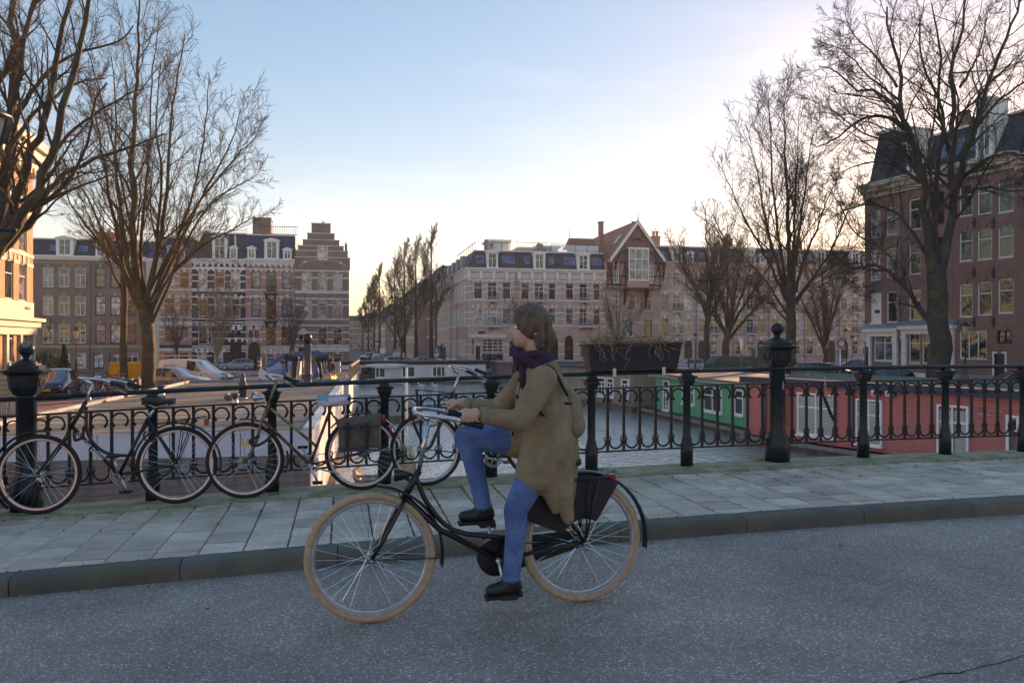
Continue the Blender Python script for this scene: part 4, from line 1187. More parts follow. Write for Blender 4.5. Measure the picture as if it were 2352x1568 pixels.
# big projecting bay with nine panes
ub0, ub1, zb0, zb1 = f.u(1435), f.u(1481), f.z(662, ref), f.z(573, ref)
mb = MB(); mb.box(ub0, -1.5, zb0, ub1, -.56, zb0+.95); o = mb.build('bay', M['brickG'], f.t)
fm_, pm_ = win_mesh('grid33', ub1-ub0, zb1-zb0-.95, 'white', 'pane2', .15); fo = link('window', fm_, f.t, (ub0, -1.5, zb0+.95)); link('pane', pm_, fo)
mb = MB(); mb.box(ub0-.1, -1.56, zb1, ub1+.1, -.57, zb1+.12); mb.box(ub0+.04, -1.4, zb0+.951, ub1-.04, -.57, zb1-.001, 1); mb.box(ub0-.05, -1.6, zb0-.16, ub1+.05, -.6, zb0-.001, 2); mb.build('bay_frame', [M['white'], M['pane2'], M['timber_red']], f.t)
mb = MB()
for px in (1434, 1483): u = f.u(px); mb.hexa([(u-.12, -.25, f.z(690, ref)), (u+.12, -.25, f.z(690, ref)), (u+.12, 0, f.z(700, ref)), (u-.12, 0, f.z(700, ref))], [(u-.12, -1.5, zb0-.17), (u+.12, -1.5, zb0-.17), (u+.12, -.01, zb0-.17), (u-.12, -.01, zb0-.17)])
for px in (1399, 1519):
 u = f.u(px); mb.hexa([(u-.1, -.7, H1+1), (u+.1, -.7, H1+1), (u+.1, -.64, H1+1), (u-.1, -.64, H1+1)], [(u-.1, -1.5, H2), (u+.1, -1.5, H2), (u+.1, -.64, H2), (u-.1, -.64, H2)])
tag(mb.build('timber_brackets', M['timber_red'], f.t), kind='stuff')
# gable wall and roof
ua, uc, ue = f.u(1400), f.u(1457.5), f.u(1515); zp = f.z(512, ref)
mb = MB(); mb.prism([(ua, H2), (ue, H2), (uc, zp-.2)], -.9, -.6); mb.build('gable', M['pink_panel'], f.t)
mb = MB()
for k in range(14):
 u = ua + (ue-ua)*(k+.5)/14; top = H2 + (zp-.4-H2)*(1-abs(u-uc)/(uc-ua))
 if top > H2+.5: mb.box(u-.03, -.93, H2+.2, u+.03, -.901, top)
tag(mb.build('gable_battens', M['pink_panel'], f.t), kind='stuff')
mb = MB(); mb.box(ub0-.3, -.98, zb1+.2, ub1+.3, -.94, zb1+.35); mb.hexa([(uc-.5, -1.5, zp-2.6), (uc+.5, -1.5, zp-2.6), (uc+.5, -.95, zp-2.5), (uc-.5, -.95, zp-2.5)], [(uc-.2, -1.3, zp-2.2), (uc+.2, -1.3, zp-2.2), (uc+.2, -.95, zp-2.1), (uc-.2, -.95, zp-2.1)]); mb.build('hoist_hood', M['dkframe'], f.t)
ul, ur, zl = f.u(1394.5), f.u(1520), f.z(601, ref)
# curved braces under the bargeboards
mb = MB()
for sg in (-1, 1):
 for i in range(8):
  q0, q1 = pi/2*i/8, pi/2*(i+1)/8; r = (uc-ub0)*.95
  cx = ub0 - .1 if sg < 0 else ub1 + .1; e = ul+.9 if sg < 0 else ur-.9; w = abs(cx-e)
  a0 = (cx + sg*w*sin(q0), H2 - 1.2 + 2.6*cos(q0)); a1 = (cx + sg*w*sin(q1), H2 - 1.2 + 2.6*cos(q1))
  mb.tube([(a0[0], -.98, a0[1]), (a1[0], -.98, a1[1])], .13, 5)
mb.build('arched_braces', M['timber_red'], f.t)
th = .22; d0, d1 = -1.35, 18
rf = MB()
for sg, ue_ in ((-1, ul), (1, ur)):
 n = 15; A = Vector((ue_, 0, zl)); B = Vector((uc, 0, zp))
 for i in range(n):
  p = A.lerp(B, i/n); q = A.lerp(B, (i+1)/n); o1, o2 = .07, .0
  b4 = [(p.x, d0+.12, p.z), (q.x, d0+.12, q.z), (q.x, d1, q.z), (p.x, d1, p.z)]
  t4 = [(p.x, d0+.12, p.z+.2+o1), (q.x, d0+.12, q.z+.2), (q.x, d1, q.z+.2), (p.x, d1, p.z+.2+o1)]
  if sg > 0: b4 = b4[::-1]; t4 = t4[::-1]
  rf.hexa(b4, t4)
roof = rf.build('roof', M['tile'], f.t)
mb = MB()
for sg, ue_ in ((-1, ul), (1, ur)):
 dz = .35; poly = [(ue_, zl-dz), (uc, zp-dz), (uc, zp+.27), (ue_, zl+.27)]
 if sg > 0: poly = poly[::-1]
 mb.prism(poly, d0, d0+.115)
mb.build('bargeboard', M['white'], f.t)
MB().tube([(uc, -1.3, zp), (uc, -1.3, zp+1.3)], [.09, .03], 6).build('finial', M['timber_red'], f.t)
mb = MB(); mb.box(f.u(1386), 1.6, f.H, f.u(1395), 2.3, f.z(515, ref)+.3); mb.box(f.u(1385), 1.5, f.z(515, ref)+.3, f.u(1396), 2.4, f.z(515, ref)+.5); mb.build('chimney', M['brickE'], f.t)
# rear cross gable
ca, cb = f.u(1335), f.u(1400); zc = f.z(535, ref); ze = f.z(560, ref)
mb = MB(); mb.hexa([(ca, 5, ze), (cb, 5, ze), (cb, 9, ze), (ca, 9, ze)], [(ca+.3, 7, zc), (cb, 7, zc), (cb, 7.2, zc), (ca+.3, 7.2, zc)]); mb.build('rear_roof', M['tile'], f.t)
mb = MB(); mb.box(ca+.5, 5.3, f.H, cb, 8.8, ze); mb.box(ca+1.2, 4.9, ze-.3, cb, 5.29, ze-.05, 1); mb.box(f.u(1358), 5.1, f.z(585, ref), cb-.2, 5.29, ze-.35, 2); mb.build('rear_wing', [M['pink_panel'], M['white'], M['pane']], f.t)
MB().tube([(ca+.4, 7.1, zc-.2), (ca+.4, 7.1, zc+1.7)], [.06, .02], 5).build('finial', M['dkframe'], f.t)
mb = MB(); k = f.u(1447); mb.ball((k, -1.2, zp-.1), .16, 8, sq=(1.5, .7, .8)); mb.ball((k-.2, -1.2, zp+.1), .09, 8)
o = mb.build('seagull', M['dkframe'], None, (f.P0[0], f.P0[1], -2)); tag(o, 'dark bird perched just left of the red gable peak', 'gull', 'gulls')
# skylight on the red roof
u1_, z1_ = uc-(uc-ul)*.55, zp-(zp-zl)*.55
mb = MB(); s_ = (zp-zl)/(uc-ul); a = (u1_, z1_+.33); b = (u1_+.9, z1_+.33+.9*s_); mb.hexa([(a[0], 1.5, a[1]-.1), (b[0], 1.5, b[1]-.1), (b[0], 2.6, b[1]-.1), (a[0], 2.6, a[1]-.1)], [(a[0], 1.5, a[1]), (b[0], 1.5, b[1]), (b[0], 2.6, b[1]), (a[0], 2.6, a[1])]); mb.build('skylight', M['paneb'], roof)
# --- right row
f0 = None
descr = ['first rose brick house right of the red gable, with white balcony doors', 'second rose brick house right of the red gable, behind the twin tree trunks', 'third rose brick house right of the red gable, with yellow flower boxes', 'fourth house right of the red gable, with fully banded windows, left of the forked tree',
         'fifth house right of the red gable, behind the forked tree', 'last rose brick house before the dark red corner building', 'rose brick house half hidden by the dark red corner building']
Xa = at_Y(1515.8, 784, YF).x; Wd = (at_Y(1602, 784, YF).x - Xa)
for k in range(7):
 f = Facade('brick_row_house', descr[k], (Xa + Wd*k, YF), 0, -2.0, Wd-.01, 1, ['brickF', 'brickF', 'brickG', 'brickF', 'brickG', 'brickF', 'brickF'][k], cat='house', group=GM, D=11)
 r0 = 1560; t0 = Facade('x', 'x', (Xa, YF), 0, -2.0, 1, 1, 'brickF'); bpy.data.objects.remove(t0.t)
 zz = lambda y: t0.z(y, r0)
 f.H = zz(606); us = [(.022*Wd, .235*Wd), (.335*Wd, .545*Wd), (.645*Wd, .855*Wd)]
 rr = [(657, 625.5), (712, 676.5), (763, 730)]
 for i, (a, b) in enumerate(us):
  for j, (y0, y1) in enumerate(rr):
   f.win(a, zz(y0 if i != 1 else y0+2), b, zz(y1), style='door' if i == 1 else 'sash', fm='white' if (k+i) % 4 else 'cream', pm='blackdoor' if (k == 2 and i == 1) else None, arch=.25 if (j == 1 and i == 0 and k == 0) else 0)
 if k % 2 == 0:
  f.win(us[0][0], zz(815), us[0][1], zz(782), 'sash', arch=.8); f.win(us[1][0], zz(815), us[1][1], zz(782), 'sash', arch=.8); f.door(us[2][0], us[2][1], .3, zz(781), arch=.8)
 else:
  f.door(us[0][0], us[0][1], .3, zz(781), arch=.8)
  for i in (1, 2): f.win(us[i][0], zz(815), us[i][1], zz(782), 'sash', arch=.8)
 f.wall(); f.keystones('white', w=.26, h=.4)
 for y in (670, 690, 720, 740): f.band(zz(y+1.1), zz(y-1.1), 'greyw', .03)
 f.band(zz(776), zz(773), 'greyw', .08)
 if k >= 3:
  for y in (640, 650, 700, 752, 798): f.band(zz(y+1.1), zz(y-1.1), 'white', .03)
 f.cornice(f.H-.25, .5, 'cream', .5); f.mansard(f.H+.27, 2.2, 'slate'); f.dormer(Wd*.33, Wd*.6, f.H+.3, f.H+2.4)
 if k % 3 != 1: f.dormer(Wd*.72, Wd*.9, f.H+.3, f.H+1.6)
 f.skylight(.12*Wd, f.H+1.3, .7, .8)
 for j, (y0, y1) in enumerate(rr[1:]): f.balcony(us[1][0]-.25, us[1][1]+.25, zz(y0+2.5), dep=.6)
 if k in (0, 2, 4):
  mb = MB(); mb.box(-.1, 2.6, f.H+2, 1.1, 3.5, f.H+3.9); mb.box(-.2, 2.5, f.H+3.9, 1.2, 3.6, f.H+4.1); mb.box(.1, 2.8, f.H+4.1, .4, 3.1, f.H+4.8); mb.box(.6, 2.8, f.H+4.1, .9, 3.1, f.H+4.8); mb.build('chimney', M['brickB'], f.t)
 f.railing(.3*Wd, .8*Wd, f.H+2.5, 2.5, .9, 'cream')
 f.pipe(f.W-.2, 0, f.H-.2)
 if k == 2:
  for i in (0, 2): MB().box(us[1][0]-.3+i*.8, -.9, zz(714), us[1][0]+.4+i*.8, -.63, zz(709.5)).build('flower_box', mat('yellow_flowers', (.5, .5, .03), .8, var=.4, vscale=12), f.t)
# --- dark red corner building on the right quay
fac = Vector((2.2, -13.2, 0)).normalized()
Pc = at_d(1986, 784, 63.0)
rzJ = math.atan2(fac.y, fac.x)
baseJ = -1.75
def jhouse(label, px0, px1, first=None, H=14.7, **kw):
 s = Facade('x', 'x', (Pc.x, Pc.y), rzJ, baseJ, 1, 1, 'brickJ'); bpy.data.objects.remove(s.t)
 a, b = s.u(px0), s.u(px1); P0 = Pc + s.x * a
 s = Facade('dark_red_house', label, (P0.x, P0.y), rzJ, baseJ, b-a-.01, H, 'brickJ', cat='house', group='dark red brick houses on the right quay', D=12)
 return s
C2 = lambda cx, cy: (1820.9 + cx*.42350, 232.3 + cy*.42350)
def jwin(f, cx0, cx1, cyt, cyb, style='sash', fm='white', pm=None, arch=0, cref=None):
 """window given by its edges in the enlarged picture; heights read on its own middle"""
 a, _ = C2(cx0, 0); b, _ = C2(cx1, 0); m = (a+b)/2
 return f.win(f.u(a), f.z(C2(0, cyb)[1], m), f.u(b), f.z(C2(0, cyt)[1], m), style, fm, pm, arch)
f = jhouse('dark red corner house on the right quay with one blank white window', 1986, 2075)
ztop = f.z(C2(0, 500)[1], C2(400, 0)[0])
f.H = ztop; HJ = ztop
for cx0, cx1, rows_ in ((420, 475, [(592, 742), (806, 972)]), (508, 568, [(575, 726), (792, 958), (1032, 1200)])):
 for (a, b) in rows_: jwin(f, cx0, cx1, a, b, 'sash', pm='pane2' if cx0 < 500 else 'pane', arch=.15)
a, b = f.u(C2(424, 0)[0]), f.u(C2(480, 0)[0]); zz0, zz1 = f.z(C2(0, 1202)[1], C2(450, 0)[0]), f.z(C2(0, 1040)[1], C2(450, 0)[0])
f.win(a, zz0, b, zz1, style=None);
o = MB().box(a, .03, zz0, b, .16, zz1).build('blank_panel', M['white'], f.t); MB().box(a-.06, -.1, zz0-.12, b+.06, .03, zz0).build('sill', M['white'], f.t)
MB().box(a+.35, .01, zz0+.75, a+.85, .03, zz0+1.0).build('street_name_plate', M['signnavy'], f.t)
jwin(f, 440, 552, 1258, 1408, 'double', pm='pane2')
f.wall()
def jshop(f, c0, c1, ct, cb, cr):
 m = C2(cr, 0)[0]; u0, u1 = f.u(C2(c0, 0)[0]), f.u(C2(c1, 0)[0]); zt_, zb_ = f.z(C2(0, ct)[1], m), 0.05
 mb = MB(); mb.box(u0-.2, -.45, zt_-.28, u1+.2, -.001, zt_); mb.box(u0-.05, -.25, zt_-.62, u1+.05, -.0015, zt_-.282)
 for u in (u0, u1-.38): mb.box(u, -.2, zb_, u+.38, -.002, zt_-.622); mb.box(u-.04, -.27, zt_-1.0, u+.42, -.201, zt_-.7)
 mb.box(u0+.38, -.12, zb_, u1-.38, -.003, .95)
 mb.build('shop_front', M['white'], f.t)
 MB().hexa([(u0-.3, -.5, zt_+.002), (u1+.3, -.5, zt_+.002), (u1+.3, -.001, zt_+.002), (u0-.3, -.001, zt_+.002)], [(u0-.3, -.48, zt_+.06), (u1+.3, -.48, zt_+.06), (u1+.3, -.001, zt_+.4), (u0-.3, -.001, zt_+.4)]).build('lead_canopy', M['zinc'], f.t)
jshop(f, 408, 572, 1232, 1510, 490)
WJ = f.W
f.cornice(f.H-.5, 1.1, 'cream', .7); f.pipe(f.W-.25, 2.8, f.H-.4)
def jroof(f, ends):
 f.mansard(f.H+.62, 2.9, 'slate', back=1.7, ends=ends)
jroof(f, (1.2, 0))
mb = MB(); mb.hexa([(.1, .3, f.H+.6), (2.2, .3, f.H+.6), (2.2, 3.4, f.H+.6), (.1, 3.4, f.H+.6)], [(.5, 1.0, f.H+4.6), (1.9, 1.0, f.H+4.6), (1.9, 3.0, f.H+4.6), (.5, 3.0, f.H+4.6)]); mb.box(.3, .8, f.H+4.601, 2.1, 3.2, f.H+4.85, 1); mb.build('end_gable_chimney', [M['slate'], M['white']], f.t)
f = jhouse('dark red brick house with a wide white shop front, behind the big elm trunk', 2075.3, 2189)
f.H = HJ
for cx0, cx1, rr in ((630, 695, [(527, 697), (765, 940), (1020, 1190)]), (752, 822, [(490, 665), (738, 912), (1010, 1185)])):
 for (a, b) in rr: jwin(f, cx0, cx1, a, b, 'sash', 'white' if cx0 < 700 else 'dkframe', pm='pane', arch=.15)
jwin(f, 628, 690, 1252, 1422, 'sash', pm='pane'); jwin(f, 700, 755, 1252, 1422, 'sash', pm='pane'); jwin(f, 836, 862, 1235, 1430, 'sash', pm='pane')
f.wall(); jshop(f, 598, 878, 1215, 1510, 740)
f.cornice(f.H-.5, 1.1, 'cream', .7); jroof(f, (0, 0)); f.dormer(f.W*.05, f.W*.3, f.H+.7, f.H+4.0, 'double', 'white', 'pane2'); f.skylight(f.W*.55, f.H+2.0, .8, 1.2); f.skylight(f.W*.8, f.H+2.0, .8, 1.2)
mb = MB(); mb.box(f.W*.45, 3, f.H+3, f.W*.65, 4, f.H+4.8)
for q in range(4): mb.lathe([(.14, f.H+4.8), (.11, f.H+5.3)], 8, c=(f.W*(.47+.05*q), 3.5, 0))
mb.build('chimney', M['brickE'], f.t)
f = jhouse('dark red brick house with three tall arched window bays and iron wall anchors', 2189.3, 2335)
f.H = HJ
for cx0, cx1, dy in ((902, 974, 12), (1000, 1080, 0), (1112, 1196, -18)):
 for (a, b) in ((440, 615), (690, 860), (976, 1162)): jwin(f, cx0, cx1, a+dy, b+dy*.7, 'sash', 'white', 'pane', arch=.22)
jwin(f, 903, 1052, 1245, 1400, 'grid31', 'white', 'pane'); jwin(f, 1107, 1188, 1243, 1310, 'grid22', 'dkframe', 'pane')
jwin(f, 1092, 1150, 1368, 1510, None);
f.wall()
o = f.open[-1]; mb = MB(); mb.box(o[0], .1, .0, o[2], .15, o[3]); dd = mb.build('door', M['blackdoor'], f.t)
mb = MB(); mb.box(o[0]-.12, -.03, 0, o[0], .12, o[3]); mb.box(o[2], -.03, 0, o[2]+.12, .12, o[3]); mb.box(o[0]-.12, -.03, o[3], o[2]+.12, .12, o[3]+.12); mb.build('door_frame', M['white'], f.t)
f.band(0, 1.0, 'zinc', .05)
mb = MB()
for cx in (985, 1090):
 for cy in (660, 930, 1200):
  u = f.u(C2(cx, 0)[0]); z = f.z(C2(0, cy)[1], C2(cx, 0)[0]); mb.box(u-.05, -.07, z-.35, u+.05, -.001, z+.35); mb.box(u-.14, -.08, z-.08, u+.14, -.071, z+.08)
tag(mb.build('wall_anchors', M['dkframe'], f.t), kind='stuff')
f.cornice(f.H-.5, 1.1, 'cream', .7); jroof(f, (0, 0)); f.dormer(f.W*.36, f.W*.62, f.H+.7, f.H+4.6, 'double', 'white', 'pane2'); f.skylight(f.W*.1, f.H+2.0, .8, 1.2)
f.keystones('brickJ', w=.3, h=.3)
s = f
f = Facade('dark_red_house', 'dark house at the right edge of the picture beyond the iron wall anchors', ((s.t.location + s.x*s.W).x, (s.t.location + s.x*s.W).y), rzJ, baseJ, 26, HJ-.3, 'brickJ', cat='house', group='dark red brick houses on the right quay', D=12)
for k in range(8):
 for z0, z1 in ((.9, 3.2), (4.6, 7.0), (8.2, 10.4), (11.4, 13.2)): f.win(1.0+k*3.1, z0, 2.3+k*3.1, z1, 'sash', arch=.2)
f.wall(); f.cornice(f.H-.4, .9, 'cream', .7); f.mansard(f.H+.51, 2.9, back=1.7)
# --- sunlit house at the left edge
Pk = at_d(76, 784, 55.0); Kdir = Vector((-.06, .998, 0)).normalized(); LK = 34
P0 = Pk - Kdir * LK
f = Facade('orange_brick_house', 'sunlit orange brick house with tall windows and heavy cream cornice at the left edge', (P0.x, P0.y), math.atan2(Kdir.y, Kdir.x), -1.75, LK, 1, 'brickK', cat='house', D=12)
C6 = lambda cx, cy: (cx*.25406, 464.7 + cy*.25406)
f.H = f.z(338, 74) - .9
w0, w1 = f.u(C6(45, 0)[0]), f.u(C6(120, 0)[0]); w2, w3 = f.u(C6(172, 0)[0]), f.u(C6(243, 0)[0]); pitch = w2-w0
rk = [(f.z(C6(0, 890)[1], 50), f.z(C6(0, 545)[1], 50)), (f.z(C6(0, 440)[1], 50), f.z(C6(0, 75)[1], 50)), (f.z(456, 55), f.z(365, 55)), (f.z(C6(0, 1440)[1], 40), f.z(C6(0, 1120)[1], 40))]
for k in range(-9, 2):
 a = w0 + pitch*k; b = a + (w3-w2)
 if a < .3: continue
 for (z0, z1) in rk: f.win(a, z0, b, z1, 'sash', 'cream', 'pane2' if k % 2 else 'pane', arch=.12)
f.wall(); f.keystones('cream', w=.3, h=.5, sides=True)
for (z0, z1) in rk[:3]: f.band(z0-.28, z0-.06, 'cream', .06); f.band(z1-.15, z1+.08, 'cream', .04)
mb = MB(); zc = f.z(738, 60); mb.box(0, -.7, zc, f.W+.4, 0, zc+.22); mb.box(0, -.45, zc-.4, f.W+.25, -.001, zc-.001); mb.box(0, -.25, zc-.9, f.W+.1, -.002, zc-.401); mb.build('string_cornice', M['cream'], f.t)
f.band(zc+.22, zc+1.3, 'cream', .05)
mb = MB()
for k in range(12):
 u = f.W - .35 - k*pitch;
 if u > .4: mb.box(u-.2, -.2, .2, u+.2, -.003, zc-.901)
mb.build('pilasters', M['cream'], f.t)
f.cornice(f.H-.9, 1.8, 'cream', 1.1, brackets=44)
f.mansard(f.H+.95, 2.4, back=2.0)
o = MB().box(f.W-2.0, -.05, f.z(712, 62), f.W-.7, -.01, f.z(705, 62)).build('street_name_plate', M['signnavy'], f.t)
f.band(0, 1.0, 'brickJ', .08)
# --- side street running away between the two rows
def plain(name, label, x0, x1, y0, y1, H, bm, face, n, rows_, group, roof=2.2, fr='cream'):
 """block with windows on the wall that faces the street (face 'w' or 's')"""
 if face == 'w': f = Facade(name, label, (x0, y1), R(-90), -2, y1-y0, H, bm, cat='building', D=x1-x0, group=group)
 elif face == 'e': f = Facade(name, label, (x1, y0), R(90), -2, y1-y0, H, bm, cat='building', D=x1-x0, group=group)
 elif face == 'n': f = Facade(name, label, (x1, y1), R(180), -1.5, x1-x0, H, bm, cat='building', D=y1-y0, group=group)
 else: f = Facade(name, label, (x0, y0), 0, -2, x1-x0, H, bm, cat='building', D=y1-y0, group=group)
 p = f.W/n
 for i in range(n):
  for (z0, z1) in rows_: f.win(p*(i+.25), z0, p*(i+.75), z1, 'sash', fr)
 f.wall()
 for (z0, z1) in rows_[1:]: f.band(z0-.4, z0-.22, 'greyw', .03)
 f.cornice(H-.3, .5, 'cream', .45); f.mansard(H+.21, roof, 'slate')
 return f
R4 = [(1.0, 3.2), (4.6, 6.8), (8.0, 10.1), (11.0, 12.6)]
plain('side_street_house', 'taller dark red brick building just beyond the corner building in the side street', 15.6, 27, 137.2, 152, 14.2, 'brickJ', 'w', 6, R4, 'buildings in the side street')
plain('side_street_house', 'shaded red brick building halfway down the side street behind the tall trees', 13.9, 27, 152.1, 185, 13.0, 'brickG', 'w', 12, R4[:3], 'buildings in the side street')
plain('side_street_house', 'far shaded brick building low down the side street among the tree trunks', 14.6, 27, 185.1, 250, 13.4, 'brickJ', 'w', 20, R4, 'buildings in the side street')
plain('side_street_house', 'dark plum brick building far down the side street', 12.9, 27, 250.1, 338, 12.6, 'brickG', 'w', 24, R4, 'buildings in the side street')
f = plain('far_house', 'tiny ochre brick building closing the far end of the side street', 1.2, 9.0, 340, 350, 11.8, 'brickK', 's', 5, [(.8, 2.6), (3.9, 5.7), (6.9, 8.6), (9.4, 10.9)], 'buildings closing the side street', fr='white')
f = plain('far_house', 'second ochre brick building closing the far end of the side street', 9.1, 18, 340, 350, 12.8, 'brickD', 's', 5, [(.8, 2.6), (3.9, 5.7), (6.9, 8.6), (9.4, 10.9)], 'buildings closing the side street', fr='white')
# --- houses behind the camera, seen only as reflections in windows and water
f = plain('rear_house', 'row of sunlit orange brick houses behind the bridge, reflected in windows', -70, -12, -52, -40, 13.2, 'brickD', 'n', 22, R4, 'houses behind the bridge')
f = plain('rear_house', 'row of sunlit red brick houses behind the bridge, reflected in windows', 24, 90, -58, -46, 13.6, 'brickA', 'n', 22, R4, 'houses behind the bridge')
f = plain('rear_house', 'far row of sunlit pale brick houses behind the bridge', -12, 24, -110, -98, 14.0, 'brickB', 'n', 14, R4, 'houses behind the bridge')
# ------------------------------------------------------------ houseboats
M['green_board'] = mat('green_boarding', (.02, .38, .19), .5, var=.12, vscale=3)
M['red_board'] = mat('red_boarding', (.58, .15, .13), .55, var=.14, vscale=3)
M['grey_board'] = mat('weathered_grey_brown_board', (.30, .24, .18), .8, var=.25, vscale=5, bump=.4, bscale=30)
M['brown_board'] = mat('purple_brown_board', (.24, .15, .13), .7, var=.22, vscale=4, bump=.5, bscale=40)
M['white_board'] = mat('white_grooved_board', (.66, .65, .66), .6, var=.12, vscale=1.2, streak=True)
M['white_panelm'] = mat('pale_lilac_white_panel', (.62, .60, .66), .45, var=.05, vscale=1)
def felt_mat(name, c, wet=.55, rough=(.25, .85)):
 m = mat(name, c, .85, var=.25, vscale=.9, bump=.6, bscale=25)
 t = m.node_tree; b = t.nodes['Principled BSDF']; L = t.links.new; N = t.nodes.new
 g = N('ShaderNodeNewGeometry'); n = N('ShaderNodeTexNoise'); n.inputs['Scale'].default_value = .55; n.inputs['Detail'].default_value = 7; L(g.outputs['Position'], n.inputs['Vector'])
 r = N('ShaderNodeMapRange'); r.inputs[1].default_value = wet; r.inputs[2].default_value = wet + .06; r.inputs[3].default_value = rough[1]; r.inputs[4].default_value = rough[0]
 L(n.outputs['Fac'], r.inputs[0]); L(r.outputs[0], b.inputs['Roughness'])
 return m
M['felt'] = felt_mat('roof_felt', (.20, .18, .15))
M['felt_dark'] = felt_mat('dark_roof_felt', (.06, .06, .065), .62)
M['felt_moss'] = felt_mat('mossy_roof_felt', (.14, .15, .11), .7)
M['hull'] = mat('concrete_hull', (.11, .10, .08), .8, var=.4, vscale=2, bump=.5, bscale=10)
M['deckwood'] = mat('deck_planks', (.22, .20, .17), .8, var=.2, vscale=4)
M['blind'] = mat('white_blind_slats', (.62, .64, .62), .5)
M['steel'] = mat('polished_flue_steel', (.6, .58, .55), .22, 1.)
M['galv'] = mat('galvanised_flue', (.62, .63, .66), .35, 1., var=.1, vscale=8)
M['pipegrey'] = mat('grey_painted_flue', (.085, .09, .105), .5, var=.2, vscale=5)
def clap(L, h, m, lap=.018):
 mb = MB(); mb.hexa([(0, -lap, .003), (L, -lap, .003), (L, 0, .003), (0, 0, .003)], [(0, -.004, h-.002), (L, -.004, h-.002), (L, 0, h-.002), (0, 0, h-.002)])
 return mb.mesh('plank', m)
def plank_wall(parent, u0, u1, z0, z1, h, m, y=0, rz=0, ox=0, oy=0):
 """horizontal boards, each its own piece, cut to about 4 m with staggered ends"""
 n = int(round((z1-z0)/h)); h = (z1-z0)/n
 Lt = u1-u0; k = max(1, round(Lt/4.2)); seg = Lt/k
 cache = {}
 for i in range(n):
  cuts = [0] + [seg*(j + (.5 if i % 2 else 0)) for j in range(k+1)] + [Lt]
  cuts = sorted(c for c in set(cuts) if 0 <= c <= Lt)
  for a, b in zip(cuts[:-1], cuts[1:]):
   if b - a < .05: continue
   key = round(b-a, 3)
   if key not in cache: cache[key] = clap(b-a-.004, h, m)
   link('plank', cache[key], parent, (u0+a, y, z0+i*h))
class Boat(Facade):
 def body(s, z0, z1, D, m='blackdoor', hullm='hull', hz=.35, over=.35):
  mb = MB(); mb.box(.02, .004, z0, s.W-.02, D, z1); s.cabin = mb.build('cabin_wall', M[m], s.t)
  mb = MB(); mb.box(-over, -over, -.6, s.W+over, D+over, hz); mb.build('hull', M[hullm], s.t)
 def bwin(s, u0, z0, u1, z1, style='double', fm='white', pm='pane', blinds=0, y=-.045):
  f, p = win_mesh(style, u1-u0, z1-z0, fm, pm)
  me_w = max(.3, u1-u0)
  fo = link('window', f, s.t, (u0, y, z0)); po = link('pane', p, fo)
  if blinds:
   mb = MB(); n = int((z1-z0-.2)/.055)
   for i in range(n):
    z = .1 + .055*i
    for (a, b) in ((.1, (u1-u0)/2-.05), ((u1-u0)/2+.05, u1-u0-.1)):
     mb.quad((a, -.012, z), (b, -.012, z), (b, -.028, z+.042), (a, -.028, z+.042))
   mb.build('blind', M['blind'], fo)
  return fo
M['darkbrown'] = mat('dark_brown_trim', (.05, .035, .03), .7)
# red houseboat
Dr = Vector((.276, -.961, 0)).normalized(); A = Vector((17.55, 32.3, 0))
b = Boat('red_houseboat', 'red boarded houseboat with navy roof edge, white windows and blinds', (A.x, A.y), math.atan2(Dr.y, Dr.x), WZ, 17.5, 2.8, 'red_board', cat='houseboat', D=5)
bz = lambda y, px: b.z(y, px)
zb = .42; ztp = b.z(885, 1840)
b.body(zb, ztp+.2, 5.2, 'blackdoor')
plank_wall(b.t, 0, b.W, zb, ztp, .125, M['red_board'])
mb = MB(); mb.box(-.25, -.28, ztp, b.W+.2, 5.5, ztp+.26); mb.box(-.27, -.31, ztp+.261, b.W+.22, -.2, ztp+.30, 1); mb.build('fascia', [M['navy'], M['alu']], b.t)
MB().box(-.2, -.2, ztp+.262, b.W+.2, 5.45, ztp+.285).build('roof', M['felt_moss'], b.t)
for a_, c_, y0, y1, st, bl in ((1779, 1799, 903, 986, 'double', 1), (1834, 1922, 903, 1001, 'double', 1), (1969, 2026, 917, 1021, 'double', 1), (2155, 2230, 932, 1046, 'double', 1), (2314, 2345, 953, 1060, 'sash', 0)):
 m_ = (a_+c_)/2; b.bwin(b.u(a_), b.z(y1, m_), b.u(c_), b.z(y0, m_), st, 'white', 'pane', bl)
MB().box(0, -.5, .25, b.W, -.36, .40).build('walkway', M['deckwood'], b.t)
MB().tube([(b.u(1762), -.12, ztp), (b.u(1762), -.12, .5)], .05, 8).build('downpipe', M['pipegrey'], b.t)
MB().tube([(b.u(1962), -.10, ztp), (b.u(1962), -.10, .5)], .045, 8).build('downpipe', M['pipegrey'], b.t)
mb = MB(); u = b.u(1807); mb.lathe([(.12, 1.0), (.12, ztp+1.35), (.15, ztp+1.36), (.15, ztp+1.42), (.1, ztp+1.5)], 16, c=(u, -.3, 0)); mb.box(u-.03, -.25, 1.4, u+.03, -.02, 1.44); mb.box(u-.03, -.25, 2.2, u+.03, -.02, 2.24); mb.build('flue', M['steel'], b.t)
mb = MB(); u = b.u(2185); mb.lathe([(.22, ztp+.28), (.17, ztp+.45), (.10, ztp+.75), (.13, ztp+.77), (.05, ztp+.9)], 14, c=(u-1.2, 2.6, 0)); mb.build('roof_vent', M['pipegrey'], b.t)
for px in (2051, 2018): u = b.u(px); MB().lathe([(.14, 0), (.16, .05), (.17, .22), (.12, .26)], 14, c=(u, -.18, ztp-.22)).build('wall_lamp', M['galv'], b.t)
mb = MB(); u = b.u(2250); mb.tube([(u, -.05, ztp-.35), (u+.9, -.35, ztp-.42)], .012, 5); mb.tube([(u+.2, -.1, ztp-.36), (u+.25, -.6, ztp-.5), (u+.8, -.75, ztp-.52)], .008, 4); mb.build('clothes_line', M['galv'], b.t)
redboat = b
